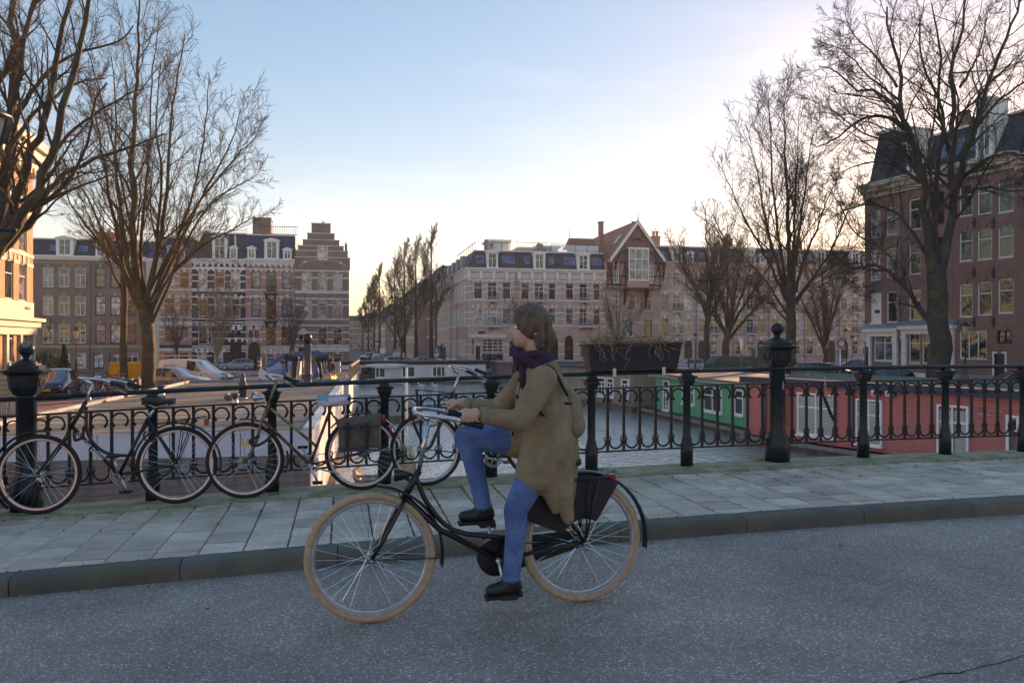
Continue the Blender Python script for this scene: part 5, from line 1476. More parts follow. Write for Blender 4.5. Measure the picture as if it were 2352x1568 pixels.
# green houseboat
P0 = Vector((18.75, 45.8, 0)); dg = Vector((.0, -1, 0))
b = Boat('green_houseboat', 'bright green boarded houseboat with white windows and mossy flat roof', (P0.x, P0.y), R(-90), WZ, 12.2, 2.5, 'green_board', cat='houseboat', D=5.2)
zb = .40; zt_ = 2.42
b.body(zb, zt_, 5.4, 'blackdoor'); plank_wall(b.t, 0, b.W, zb, zt_, .125, M['green_board'])
mb = MB(); mb.box(-.3, -.35, zt_+.001, b.W+.25, 5.7, zt_+.14); mb.box(-.32, -.42, zt_-.03, b.W+.27, -.351, zt_+.05, 1); mb.build('roof', [M['deckwood'], M['galv']], b.t)
mb = MB(); mb.box(-.28, -.30, zt_+.141, b.W+.2, 5.6, zt_+.15)
mb.build('roof_felt', M['felt_moss'], b.t)
mb = MB()
for i in range(38): mb.box(-.2+i*.33, -.31, zt_+.151, .115+i*.33, 5.6, zt_+.17)
tag(mb.build('roof_boards', M['deckwood'], b.t), kind='stuff')
for a_, c_, y0, y1, st in ((1525.5, 1539, 873, 942, 'door'), (1569.6, 1583, 887, 927, 'sash'), (1588, 1597, 888, 930, 'sash'), (1618.5, 1661, 889, 946, 'double'), (1690, 1711, 894, 953, 'sash')):
 m_ = (a_+c_)/2; b.bwin(b.u(a_), b.z(y1, m_), b.u(c_), b.z(y0, m_), st, 'white', 'pane')
MB().box(-1.6, -.55, .2, b.W+.4, -.36, .34).build('walkway', M['deckwood'], b.t)
mb = MB(); mb.box(b.W+.3, 1.0, zt_-.2, b.W+.36, 4.6, zt_+.38); mb.build('screen_board', M['navy'], b.t)
# grey-brown houseboat
Db = Vector((.19, -.98, 0)).normalized(); E = at_Z(1455, 934, WZ+.35); LB = 12
P0 = E - Db*LB
b = Boat('grey_brown_houseboat', 'weathered grey-brown boarded houseboat with white framed doors beyond the green one', (P0.x, P0.y), math.atan2(Db.y, Db.x), WZ, LB, 2.5, 'grey_board', cat='houseboat', D=4.2)
zt_ = 2.62
b.body(.35, zt_, 4.2, 'blackdoor'); plank_wall(b.t, 0, b.W, .35, zt_, .16, M['grey_board'])
e = thing('x', None, None); bpy.data.objects.remove(e)
cache = clap(4.2, .162, M['grey_board'])
for i in range(14): link('plank', cache, b.t, (b.W, 0, .35+.162*i), (0, 0, R(90)))
MB().box(-.2, -.3, zt_+.001, b.W+.25, 4.4, zt_+.14).build('roof', M['felt_dark'], b.t)
for a_, c_ in ((1354, 1366), (1375.5, 1392), (1396, 1411), (1429, 1446)): b.bwin(b.u(a_), b.z(913, 1410), b.u(c_), b.z(868, 1410), 'door', 'white', 'pane')
MB().tube([(b.u(1449), -.1, zt_), (b.u(1449), -.1, .5)], .05, 6).build('downpipe', M['galv'], b.t)
# white houseboat across the water
XW = at_Y(783.7, 784, 84).x; XE = at_Y(1116, 784, 84).x
b = Boat('white_houseboat', 'long low white houseboat with dark flat roof and a canoe on its wall', (XW, 84), 0, WZ, XE-XW, 2.4, 'white_board', cat='houseboat', D=4.5)
zr_ = b.z(829, 950)
b.body(.3, zr_-.12, 4.5, 'white_board', over=.25, hz=.3)
mb = MB()
n = int(b.W/.25)
for i in range(n): mb.box(b.W*i/n, -.012, .3, b.W*i/n+.012, .0035, zr_-.36)
tag(mb.build('board_joints', M['greyw'], b.t), kind='stuff')
mb = MB(); mb.box(-.3, -.35, zr_-.18, b.W+.3, 4.9, zr_); mb.box(-.1, -.1, zr_-.36, b.W+.1, .003, zr_-.181); mb.build('roof', M['darkbrown'], b.t); MB().box(-.25, -.3, zr_+.001, b.W+.25, 4.85, zr_+.02).build('roof_felt', M['felt_moss'], b.t)
yy = lambda y: b.z(y, 950)
b.bwin(b.u(805.7), yy(866), b.u(823.5), yy(837.5), 'grid23', 'cream', 'pane2'); b.bwin(b.u(829), yy(866.5), b.u(861), yy(843), 'sash', 'dkframe', 'pane'); b.bwin(b.u(862), yy(866.5), b.u(885), yy(843), 'casement', 'white', 'pane')
b.bwin(b.u(923.5), yy(866), b.u(953.5), yy(841), 'casement', 'white', 'pane'); b.bwin(b.u(993), yy(866), b.u(1022.5), yy(841), 'casement3', 'white', 'pane'); b.bwin(b.u(1047), yy(866), b.u(1075), yy(841), 'none', 'greyw', 'cream')
MB().box(b.u(806), -.3, .3, b.u(838), -.02, yy(857)).build('storage_box', M['timber_red'], b.t)
mb = MB(); u0, u1, zc = b.u(838), b.u(938), yy(840)
pts = [(u0+(u1-u0)*i/14, -.30, zc + .12*((i-7)/7)**2) for i in range(15)]; rs = [.30*max(.06, (1-((i-7)/7)**2))**.7 for i in range(15)]
mb.tube(pts, rs, 10); o = mb.build('canoe', M['white_board'], None, (XW, 84, WZ)); tag(o, 'slim dirty white canoe hung along the wall of the white houseboat', 'canoe')
mb = MB(); u0, u1, zc = b.u(880), b.u(930), yy(872); mb.tube([(u0+(u1-u0)*i/10, -1.2, zc-.1) for i in range(11)], [.22*max(.1, 1-((i-5)/5)**2)**.6 for i in range(11)], 8)
o = mb.build('canoe', mat('yellowed_canoe', (.5, .44, .32), .5, var=.2), None, (XW, 84, WZ)); tag(o, 'small yellowed canoe lying low beside the white houseboat', 'canoe')
whiteb = b
# oxblood cabin boat to the right of it
a_, c_ = at_Y(1150, 784, 82).x, at_Y(1345, 784, 82).x
b = Boat('brown_houseboat', 'oxblood panelled houseboat to the right of the white one, behind the cyclist', (a_, 82), 0, WZ, c_-a_, 2.4, 'pink_panel', cat='houseboat', D=5)
b.body(.3, 2.3, 5, 'pink_panel'); MB().box(-.2, -.2, 2.301, b.W+.2, 5.2, 2.42).build('roof', M['zinc'], b.t)
b.bwin(b.W*.62, .9, b.W*.74, 2.0, 'double', 'greyw', 'pane'); b.bwin(b.W*.78, .9, b.W*.95, 2.0, 'double', 'greyw', 'pane'); b.bwin(b.W*.12, 1.0, b.W*.2, 2.0, 'double', 'pink_panel', 'pane')
# near left houseboat with the big flat roof
ang = R(-1.95)
NL = thing('flat_roof_houseboat', 'large houseboat with flat brown felt roof, white band and brown boards below the bridge', 'houseboat', (-7.75, 17.9, WZ), ang)
W1, L1, zr1 = 7.05, 21.3, 2.6
mb = MB(); mb.box(.03, .004, .2, W1-.03, L1, zr1-.02); mb.build('cabin_wall', M['blackdoor'], NL)
MB().box(-.2, -.2, -.6, W1+.2, L1+.2, .3).build('hull', M['hull'], NL)
n = 5
for i in range(n): MB().box(.004 + W1*i/n, -.03, zr1-.53, W1*(i+1)/n-.012, .003, zr1-.03).build('white_panel', M['white_panelm'], NL)
MB().box(-.03, -.05, zr1-.03, W1+.03, .1, zr1).build('roof_trim', M['white_panelm'], NL)
n = 12; hh = (zr1-.53-.3)/n
pmm = clap(W1, hh, M['brown_board'], .022)
for i in range(n): link('plank', pmm, NL, (0, 0, .3+i*hh))
mb = MB(); mb.box(0, 0, zr1-.02, W1, L1, zr1)
rf = mb.build('roof', M['felt'], NL)
mb = MB()
for i in range(1, 21): mb.box(.3, i*1.02, zr1+.001, W1-.3, i*1.02+.03, zr1+.008)
mb.build('felt_laps', M['felt'], NL)
mb = MB(); mb.box(0, .1, zr1+.001, .14, L1, zr1+.1); mb.box(.141, L1-.15, zr1+.001, W1-.141, L1, zr1+.12); mb.build('roof_kerb', M['zinc'], NL)
mb = MB(); mb.box(W1-.14, .1, zr1+.001, W1+.1, L1, zr1+.05); mb.build('side_trim', M['white_board'], NL)
# right side wall: boards, white posts
k = MB().box(0, -.035, 0, 1.3, 0, zr1-.35).mesh('side_board', M['white_board'])
for i in range(16): link('side_board', k, NL, (W1+.0, .02+i*1.32, .3), (0, 0, R(90)))
# roof outlets
def on_roof(px, py, z): return at_Z(px, py, z)
def mushroom(px, py, h=.36, r=.13, label=''):
 q = on_roof(px, py, WZ+zr1+.01); t = thing('roof_vent', label, 'roof vent', q, 0, 'vents on the flat roof')
 MB().lathe([(r*.85, 0), (r*.62, h*.55)], 14).build('base', M['galv'], t)
 MB().lathe([(r*.55, h*.551), (r*.55, h*.8), (r, h*.82), (r*1.02, h*.86), (r*.6, h*1.0)], 16).build('cap', M['pipegrey'], t)
mushroom(539.9, 931, .37, .13, 'nearest roof vent with black mushroom cap on a galvanised foot, on the brown flat roof')
mushroom(369, 914, .45, .19, 'wide mushroom cap roof vent seen just above the first bicycle saddle')
for px, py, lb in ((521.5, 916, 'left of the pair of small galvanised outlets on the flat roof'), (528, 919, 'right of the pair of small galvanised outlets on the flat roof'), (583.5, 913, 'single galvanised outlet right of the tall cowl on the flat roof')):
 q = on_roof(px, py, WZ+zr1+.01); o = MB().lathe([(.10, 0), (.075, .17), (.085, .175), (.03, .2)], 12).build('roof_outlet', M['galv'], None, q); tag(o, lb, 'roof outlet', 'outlets on the flat roof')
q = on_roof(557.4, 916, WZ+zr1+.01); t = thing('roof_cowl', 'tall dark conical roof cowl on a galvanised foot on the flat roof', 'roof cowl', q)
MB().lathe([(.16, 0), (.14, .05)], 16).build('base', M['galv'], t); MB().lathe([(.12, .051), (.12, .34), (.15, .35), (.135, .52), (.11, .53), (.07, .78), (.08, .80), (.04, .84)], 18).build('cowl', M['pipegrey'], t)
q = on_roof(706.7, 884, WZ+zr1+.01); t = thing('stove_pipe', 'thick tall grey stove pipe with black round cap in front of the bent workers', 'stove pipe', q)
MB().lathe([(.24, 0), (.2, .02), (.165, .1), (.16, .45), (.168, .46), (.168, .48), (.155, .5), (.155, 1.72), (.165, 1.73), (.165, 1.75), (.15, 1.77)], 20).build('pipe', M['pipegrey'], t)
MB().lathe([(.13, 1.771), (.13, 1.86), (.175, 1.9), (.18, 2.08), (.14, 2.2), (.05, 2.24)], 18).build('cap', M['black'], t)
# the boat behind it, whose roof is being felted
ang2 = R(-3)
B2 = thing('felted_roof_houseboat', 'houseboat with dark newly felted roof on which two workers bend', 'houseboat', (-5.3, 40.2, WZ), ang2)
W2, L2, zr2 = 5.6, 15, 2.62
mb = MB(); mb.box(0, 0, .2, W2, L2, zr2-.02); mb.build('cabin_wall', M['white_board'], B2); MB().box(-.2, -.1, -.6, W2+.2, L2+.2, .3).build('hull', M['hull'], B2)
MB().box(-.1, -.1, zr2-.02, W2+.1, L2, zr2).build('roof', M['felt_dark'], B2)
MB().box(-.12, -.14, zr2-.16, W2+.12, -.101, zr2+.05).build('roof_trim', M['zinc'], B2)
mb = MB()
for i in range(14): mb.box(W2+.02, i*1.05, zr2, W2+.08, i*1.05+.06, zr2+.62)
mb.box(W2+.0, -.05, zr2+.62, W2+.12, 14, zr2+.7); mb.build('roof_railing', M['grey_board'], B2)
mb = MB(); mb.hexa([(.3, 6, zr2), (2.6, 6, zr2), (2.6, 9, zr2), (.3, 9, zr2)], [(1.3, 7.4, zr2+.7), (2.6, 6.8, zr2+.75), (2.6, 7.6, zr2+.75), (1.3, 7.6, zr2+.7)]); mb.build('skylight_dome', M['zinc'], B2)
for px, py, h, r, lb in ((673.6, 872, 1.12, .09, 'slim grey pipe in front of the left worker'), (595.7, 871, 1.1, .09, 'slim black pipe with white bands left of the plastic sack'), (695.7, 872, 1.08, .05, 'thinnest pipe just left of the thick stove pipe')):
 q = on_roof(px, py, WZ+zr2); t = thing('roof_pipe', lb, 'roof pipe', q, 0, 'pipes on the felted roof')
 MB().lathe([(r, 0), (r, h)], 12).build('pipe', M['pipegrey'], t)
 if r > .06 and px < 600 or px > 690:
  mb = MB()
  for z in (h*.25, h*.6, h*.78): mb.lathe([(r+.003, z), (r+.003, z+.05)], 12)
  mb.build('band', M['white'], t)
def bottle(px, py, lb):
 q = on_roof(px, py, WZ+zr2); t = thing('gas_bottle', lb, 'gas bottle', q, 0, 'blue gas bottles on the felted roof')
 M.setdefault('gasblue', mat('gas_blue', (.01, .16, .42), .4)); MB().lathe([(.13, 0), (.15, .03), (.15, .38), (.11, .48), (.06, .52)], 14).build('body', M['gasblue'], t)
 MB().lathe([(.10, .5), (.10, .6)], 10).build('collar', M['gasblue'], t)
bottle(652.8, 864.6, 'blue gas bottle beside the left worker'); bottle(726, 864.6, 'blue gas bottle beside the right worker')
q = on_roof(766, 855, WZ+zr2); t = thing('air_conditioner', 'beige outdoor air conditioner unit with round fan grille on the boat roof', 'air conditioner', q, R(-8))
M['acbeige'] = mat('ac_beige', (.52, .48, .42), .5)
MB().box(-.42, -.15, .03, .42, .15, .62).build('housing', M['acbeige'], t); mb = MB()
for r in (.24, .18, .12, .06): mb.tube([(-.13+r*cos(a), -.156, .33+r*sin(a)) for a in [2*pi*i/16 for i in range(16)]], .008, 4, closed=True)
mb.build('fan_grille', M['dkframe'], t); MB().lathe([(.25, -.154), (.25, -.151)], 20, c=(-.13, 0, .33), axis='y').build('fan', M['pipegrey'], t)
mb = MB()
for a in (90, 210, 330):
 c = (.25+.045*cos(R(a)), .46+.045*sin(R(a))); s_ = .04
 d1 = Vector((cos(R(a)), sin(R(a)))); d2 = Vector((-d1.y, d1.x))
 pts = [(c[0]-d1.x*.045, c[1]-d1.y*.045), (c[0]+d2.x*-.022, c[1]+d2.y*-.022), (c[0]+d1.x*.045, c[1]+d1.y*.045), (c[0]+d2.x*.022, c[1]+d2.y*.022)]
 mb.prism(pts, -.156, -.151)
mb.build('logo', M['red'], t); MB().box(.16, -.155, .18, .34, -.151, .28).build('data_label', mat('label_blue', (.35, .45, .6), .5), t)
# plastic sack
q = on_roof(612, 873.5, WZ+zr2); mb = MB(); rnd = random.Random(4); vs = []; fs = []; n = 12
for i in range(7):
 z = .55*i/6; r = .38*(1-(i/6)**1.6*.8)
 for j in range(n):
  a = 2*pi*j/n; rr = r*rnd.uniform(.8, 1.1); vs.append((rr*cos(a) - .25*i/6, rr*.7*sin(a), z + rnd.uniform(-.02, .02)))
for i in range(6):
 for j in range(n): fs.append((i*n+j, i*n+(j+1) % n, (i+1)*n+(j+1) % n, (i+1)*n+j))
fs.append(tuple(range(6*n, 7*n))); mb.add(vs, fs); o = mb.build('plastic_sack', mat('translucent_sack', (.6, .62, .66), .25, bump=1, bscale=12), None, q); tag(o, 'crumpled translucent plastic sack standing on the felted roof', 'sack')
# raft terrace with lime chair
RT = thing('raft_terrace', 'floating timber terrace with thin white fence beyond the flat roof', 'terrace', (.9, 44, WZ))
n = 16; pk = MB().box(0, 0, .42, 3.6, 1.05, .48).mesh('deck_board', M['deckwood'])
for i in range(n): link('deck_board', pk, RT, (0, i*1.08, 0))
MB().box(.1, .1, -.2, 3.5, 17, .418).build('float', M['hull'], RT)
mb = MB()
for i in range(23): mb.box(.2+i*.15, 17.1, .48, .225+i*.15, 17.13, 1.3)
mb.box(.2, 17.09, 1.3, 3.55, 17.14, 1.34); mb.build('fence', M['white'], RT)
M['lime'] = mat('lime_plastic', (.38, .62, .02), .4)
def deck_chair(x, y, rz, m, lb, name='garden_chair'):
 t = thing(name, lb, 'chair', (x, y, WZ+.48), rz)
 MB().hexa([(-.25, -.25, .40), (.25, -.25, .40), (.25, .25, .36), (-.25, .25, .36)], [(-.25, -.25, .44), (.25, -.25, .44), (.25, .25, .40), (-.25, .25, .40)]).build('seat', m, t)
 MB().hexa([(-.25, .24, .38), (.25, .24, .38), (.25, .29, .36), (-.25, .29, .36)], [(-.23, .46, 1.02), (.23, .46, 1.02), (.23, .50, 1.0), (-.23, .50, 1.0)]).build('backrest', m, t)
 for sx in (-.22, .22):
  for sy in (-.22, .22): MB().tube([(sx, sy, .38), (sx*1.1, sy*1.1, 0)], .014, 6).build('leg', M['alu'], t)
q = at_Z(818, 930, WZ+.48); deck_chair(q.x, q.y, R(75), M['lime'], 'lime green garden chair on the floating terrace')
q = at_Z(842, 934, WZ+.48); deck_chair(q.x+.3, q.y-4, R(-70), M['grey_board'], 'grey slatted garden chair on the terrace behind the railing post')
q = at_Z(850, 950, WZ+.48); t = thing('garden_table', 'dark garden table on the floating terrace', 'table', (q.x, q.y, WZ+.48))
MB().box(-.5, -.4, .7, .5, .4, .74).build('tabletop', M['dkframe'], t)
for sx in (-.45, .45):
 for sy in (-.35, .35): MB().tube([(sx, sy, 0), (sx, sy, .7)], .02, 6).build('leg', M['dkframe'], t)
# mooring poles
for px, py, h, r, m, lb in ((934, 905, 3.4, .05, 'white', 'thin white mooring pole rising from the water behind the parked bicycles'), (794, 960, 2.7, .07, 'greyw', 'pale post at the corner of the flat-roofed houseboat'), (1560-5, 862, 0, 0, None, None)):
 if not m: continue
 q = at_Z(px, 1040 if px == 934 else 980, WZ); o = MB().lathe([(r, 0), (r, h), (r*.6, h+.05)], 10).build('mooring_pole', M[m], None, q); tag(o, lb, 'mooring pole')
# small dark tender with planter
q = at_Z(868, 1120, WZ+.3); t = thing('dinghy', 'small dark dinghy with weathered planter moored by the flat-roofed houseboat', 'dinghy', (q.x, q.y+1.5, WZ), R(-86))
def dinghy_hull():
 mb = MB(); st = [(-1.7, .35, .45), (-1.2, .6, .42), (0, .7, .40), (1.1, .55, .45), (1.8, .06, .6)]; vs = []; fs = []
 for (x, w, h) in st: vs += [(x, -w, h), (x, -w*.7, -.1), (x, 0, -.2), (x, w*.7, -.1), (x, w, h), (x, w*.85, h), (x, w*.6, .1), (x, -w*.6, .1), (x, -w*.85, h)]
 for i in range(len(st)-1):
  for j in range(9): fs.append((i*9+j, (i+1)*9+j, (i+1)*9+(j+1) % 9, i*9+(j+1) % 9))
 fs.append(tuple(range(9))[::-1]); return mb.add(vs, fs).mesh('hull', M['dkframe'])
link('hull', dinghy_hull(), t); MB().box(-.6, -.5, .3, -.35, .5, .36).build('thwart', M['deckwood'], t)
q2 = Vector((q.x+.9, q.y+3.2, WZ)); t = thing('planter', 'square weathered timber planter of green reeds floating beside the dinghy', 'planter', q2)
MB().box(-.45, -.45, -.1, .45, .45, .62).build('box', M['grey_board'], t)
mb = MB(); rnd = random.Random(9)
for i in range(160):
 x, y, l, a = rnd.uniform(-.4, .4), rnd.uniform(-.4, .4), rnd.uniform(.3, .8), rnd.uniform(0, 6.28); mb.add([(x-.008, y, .6), (x+.008, y, .6), (x+cos(a)*.15, y+sin(a)*.15, .6+l)], [(0, 1, 2)])
mb.build('reeds', M['grass'], t)
# white barge across the cross canal
xa, xb = at_Y(285, 784, 66).x, at_Y(630, 784, 66).x
t = thing('white_barge', 'long white barge with dark blue rail across the canal beyond the parked cars', 'barge', (xa, 66, WZ))
Lb = xb-xa; mb = MB(); vs = []; fs = []; st = [(0, .3, 2.55), (.8, 1.2, 2.35), (3, 1.9, 2.2), (Lb-3, 1.9, 2.2), (Lb-.6, 1.4, 2.3), (Lb, .5, 2.45)]
for (x, w, h) in st: vs += [(x, 1.9-w, h), (x, 1.9-w*.9, -.3), (x, 1.9+w*.9, -.3), (x, 1.9+w, h)]
for i in range(5):
 for j in range(4): fs.append((i*4+j, (i+1)*4+j, (i+1)*4+(j+1) % 4, i*4+(j+1) % 4)[::-1])
fs += [(0, 1, 2, 3), (20, 23, 22, 21)]; mb.add(vs, fs); mb.build('hull', M['white_panelm'], t)
mb = MB(); mb.box(.8, -.05, 2.21, Lb-.6, .2, 2.36); mb.build('gunwale', M['navy'], t); mb = MB(); mb.box(Lb-2.6, -.03, 1.5, Lb-1.0, .0, 1.75); mb.build('name_board', M['yellow_stone'], t)
t = thing('canopy_boat', 'small boat with blue canvas canopy and dome beyond the workers', 'boat', (at_Y(607, 784, 70).x, 70, WZ))
M['canvas_blue'] = mat('blue_canvas', (.04, .11, .26), .7, var=.2)
mb = MB(); mb.prism([(1.0, 0), (4.5, 0), (4.5, 2.1), (1.0, 2.0)], 0, 1.6); mb.build('hull', mat('teal_hull', (.03, .16, .24), .4), t)
mb = MB(); mb.prism([(0, 1.9), (1.9, 1.9), (1.9, 3.5), (1.2, 3.3), (.5, 2.7)], .2, 1.4); mb.build('dome', M['canvas_blue'], t)
mb = MB(); mb.prism([(2.1, 3.2), (5.2, 3.25), (5.2, 3.4), (4.4, 3.7), (2.9, 3.65), (2.0, 3.3)], .1, 1.5); mb.build('canopy', M['canvas_blue'], t)
mb = MB();
for x in (2.3, 4.9): mb.tube([(x, .8, 1.9), (x, .8, 3.3)], .04, 6)
mb.build('canopy_post', M['alu'], t)
# gulls
M['gullw'] = mat('gull_white', (.78, .78, .76), .8); M['gullg'] = mat('gull_grey', (.35, .36, .38), .8)
gm = MB(); gm.ball((0, 0, .09), .09, 10, sq=(1.9, .8, .85)); gm.ball((-.17, 0, .2), .05, 8); gm.ball((.05, 0, .115), .085, 8, 1, sq=(1.8, .85, .7)); gm.tube([(-.21, 0, .2), (-.27, 0, .185)], [.015, .004], 5, 2)
gm = gm.mesh('seagull', [M['gullw'], M['gullg'], M['brass']])
k_ = 0
for px, lb in ((888, 'leftmost gull on the dark roof of the white houseboat'), (1012, 'gull on the white houseboat roof, just right of the near arrow sign'), (1030, 'second gull right of the near arrow sign on the boat roof'), (1041, 'left one of the close pair of gulls on the boat roof'), (1047, 'right one of the close pair of gulls on the boat roof')):
 q = at_Y(px, 828, 84.2); o = link('seagull', gm, None, (q.x, 84.2, WZ+zr_+.02), None, (1.25,)*3); tag(o, lb, 'gull', 'gulls')
for px, py, lb in ((934, 889, 'left white bird afloat in front of the white houseboat'), (969, 888.5, 'middle white bird afloat in front of the white houseboat'), (1000, 889, 'right paler bird afloat in front of the white houseboat')):
 q = at_Z(px, py, WZ); o = link('seagull', gm, None, (q.x, q.y, WZ-.03), (0, 0, R(20*(px % 3))), (2.0,)*3); tag(o, lb, 'water bird', 'white birds on the water')
# ------------------------------------------------------------ trees: limbs as measured, boughs and twigs grown from them
def tubes_np(paths, radii, sides):
 """many tapered tubes at once; paths (n,k,3), radii (n,k)"""
 P_ = np.asarray(paths, dtype=np.float64); Rr = np.asarray(radii); n, k, _ = P_.shape
 t = np.empty_like(P_); t[:, 1:-1] = P_[:, 2:] - P_[:, :-2]; t[:, 0] = P_[:, 1]-P_[:, 0]; t[:, -1] = P_[:, -1]-P_[:, -2]
 t /= np.linalg.norm(t, axis=2, keepdims=True) + 1e-9
 ref = np.array([.31, .87, .38]); a = np.cross(t, ref); a /= np.linalg.norm(a, axis=2, keepdims=True) + 1e-9; b = np.cross(t, a)
 q = np.arange(sides)*2*pi/sides
 ring = a[:, :, None, :]*np.cos(q)[None, None, :, None] + b[:, :, None, :]*np.sin(q)[None, None, :, None]
 V = (P_[:, :, None, :] + ring*Rr[:, :, None, None]).reshape(-1, 3)
 base = (np.arange(n)*k*sides)[:, None, None] + (np.arange(k-1)*sides)[None, :, None]
 j = np.arange(sides)[None, None, :]; j2 = (j+1) % sides
 F = np.stack([base+j, base+j2, base+sides+j2, base+sides+j], -1).reshape(-1, 4)
 return V, F
def np_mesh(name, parts, m):
 Vs = []; Fs = []; o = 0
 for V, F in parts: Vs.append(V); Fs.append(F+o); o += len(V)
 V = np.concatenate(Vs); F = np.concatenate(Fs); me = bpy.data.meshes.new(name)
 me.vertices.add(len(V)); me.vertices.foreach_set('co', V.astype(np.float32).ravel())
 me.loops.add(len(F)*4); me.loops.foreach_set('vertex_index', F.astype(np.int32).ravel())
 me.polygons.add(len(F)); me.polygons.foreach_set('loop_start', np.arange(len(F), dtype=np.int32)*4)
 me.polygons.foreach_set('use_smooth', np.ones(len(F), dtype=bool))
 me.update(calc_edges=True); me.materials.append(m)
 return me
def norm(v): return v/(np.linalg.norm(v, axis=-1, keepdims=True)+1e-9)
def resample(pts, k):
 pts = np.asarray(pts, float)
 # Catmull-Rom through the measured points
 P_ = np.vstack([2*pts[0]-pts[1], pts, 2*pts[-1]-pts[-2]]); out = []
 m = len(pts)-1
 for u in np.linspace(0, m-1e-6, k):
  i = int(u); f = u-i; p0, p1, p2, p3 = P_[i], P_[i+1], P_[i+2], P_[i+3]
  out.append(.5*((2*p1)+(-p0+p2)*f+(2*p0-5*p1+4*p2-p3)*f*f+(-p0+3*p1-3*p2+p3)*f**3))
 return np.array(out)
def children(rs, paths, radii, per, span, ang, lenf, k, rfac, up, wig, taper=.25, fixed_len=None):
 """grow `per` side branches from each path, vectorised"""
 n, kk, _ = paths.shape; N = n*per
 src = np.repeat(np.arange(n), per)
 u = span[0] + (span[1]-span[0])*((np.tile(np.arange(per), n)+rs.uniform(0, 1, N))/per)
 x = u*(kk-1); i = np.clip(x.astype(int), 0, kk-2); f = (x-i)[:, None]
 p = paths[src, i]*(1-f)+paths[src, i+1]*f; t = norm(paths[src, i+1]-paths[src, i])
 r = (radii[src, i]*(1-f[:, 0])+radii[src, i+1]*f[:, 0])
 plen = np.linalg.norm(np.diff(paths, axis=1), axis=2).sum(1)[src]
 rv = rs.normal(size=(N, 3)); side = norm(rv - t*(rv*t).sum(1, keepdims=True))
 a = ang[0]+(ang[1]-ang[0])*rs.uniform(0, 1, N); d = norm(t*np.cos(a)[:, None]+side*np.sin(a)[:, None])
 L = (lenf*plen*(1.0-u*.45) if fixed_len is None else fixed_len*(1.1-.5*u))*rs.uniform(.6, 1.25, N)
 out = np.empty((N, k, 3)); out[:, 0] = p; step = (L/(k-1))[:, None]
 for s in range(1, k):
  d = norm(d + np.array([0, 0, up]) + rs.normal(size=(N, 3))*wig); out[:, s] = out[:, s-1]+d*step
 r0 = np.minimum(r*.75, r*rfac)
 rad = r0[:, None]*(1-(1-taper)*np.linspace(0, 1, k))[None]
 return out, rad
def grow_tree(name, label, trunk, limbs, bark, seed, per=(9, 8, 7), up=(.10, .08, .05), lens=(.42, .42, .45), ang=(R(25), R(60)), group='bare trees along the canal', tip=.007, split_at=None, cat='tree', origin=None):
 """trunk, limbs: lists of (points, r0, r1) in world space"""
 rs = np.random.RandomState(seed)
 base = Vector(trunk[0][0][0]); O = np.array(base)
 t = thing(name, label, cat, base, 0, group)
 parts = []
 for pts, r0, r1 in trunk:
  p = resample(pts, 14)-O; r = np.linspace(r0, r1, 14)
  r[0] *= 1.35; r[1] *= 1.1; p[1:-1] += rs.normal(size=(12, 3))*r0*.08
  parts.append(tubes_np(p[None], r[None], 14))
 link('trunk', np_mesh('trunk', parts, M[bark]), t)
 K = 18; lp = []; lr = []
 for pts, r0, r1 in limbs:
  p = resample(pts, K)-O; p[1:] += rs.normal(size=(K-1, 3))*r0*.22; lp.append(p); lr.append(r0+(r1-r0)*np.linspace(0, 1, K)**.8)
 lp = np.array(lp); lr = np.array(lr)
 link('limbs', np_mesh('limbs', [tubes_np(lp, lr, 9)], M[bark]), t)
 c1, r1_ = children(rs, lp, lr, per[0], (.18, 1.0), ang, lens[0], 9, .55, up[0], .13)
 r1_ = np.maximum(r1_*.8, tip*1.6)
 c2, r2_ = children(rs, c1, r1_, per[1], (.15, 1.0), (R(25), R(55)), lens[1], 6, .55, up[1], .15)
 r2_ = np.maximum(r2_*.75, tip*1.25)
 c3, r3_ = children(rs, c2, r2_, per[2], (.15, 1.0), (R(25), R(55)), lens[2], 4, .6, up[2], .16)
 r3_ = np.clip(r3_*.6, tip, tip*1.6)*np.array([1, .9, .75, .5])
 cr = np_mesh('crown', [tubes_np(c1, r1_, 6), tubes_np(c2, r2_, 4), tubes_np(c3, r3_, 3)], M[bark])
 link('crown', cr, t)
 return t
rd = random.Random(17)
def limb(px_pts, d0, spread, r0, r1):
 """limb through picture points at the tree's own distance, wandering nearer or farther"""
 s = rd.uniform(-1, 1)*spread; n = len(px_pts)
 return ([tuple(at_d(x, y, d0 + s*(i/(n-1))**1.2)) for i, (x, y) in enumerate(px_pts)], r0, r1)
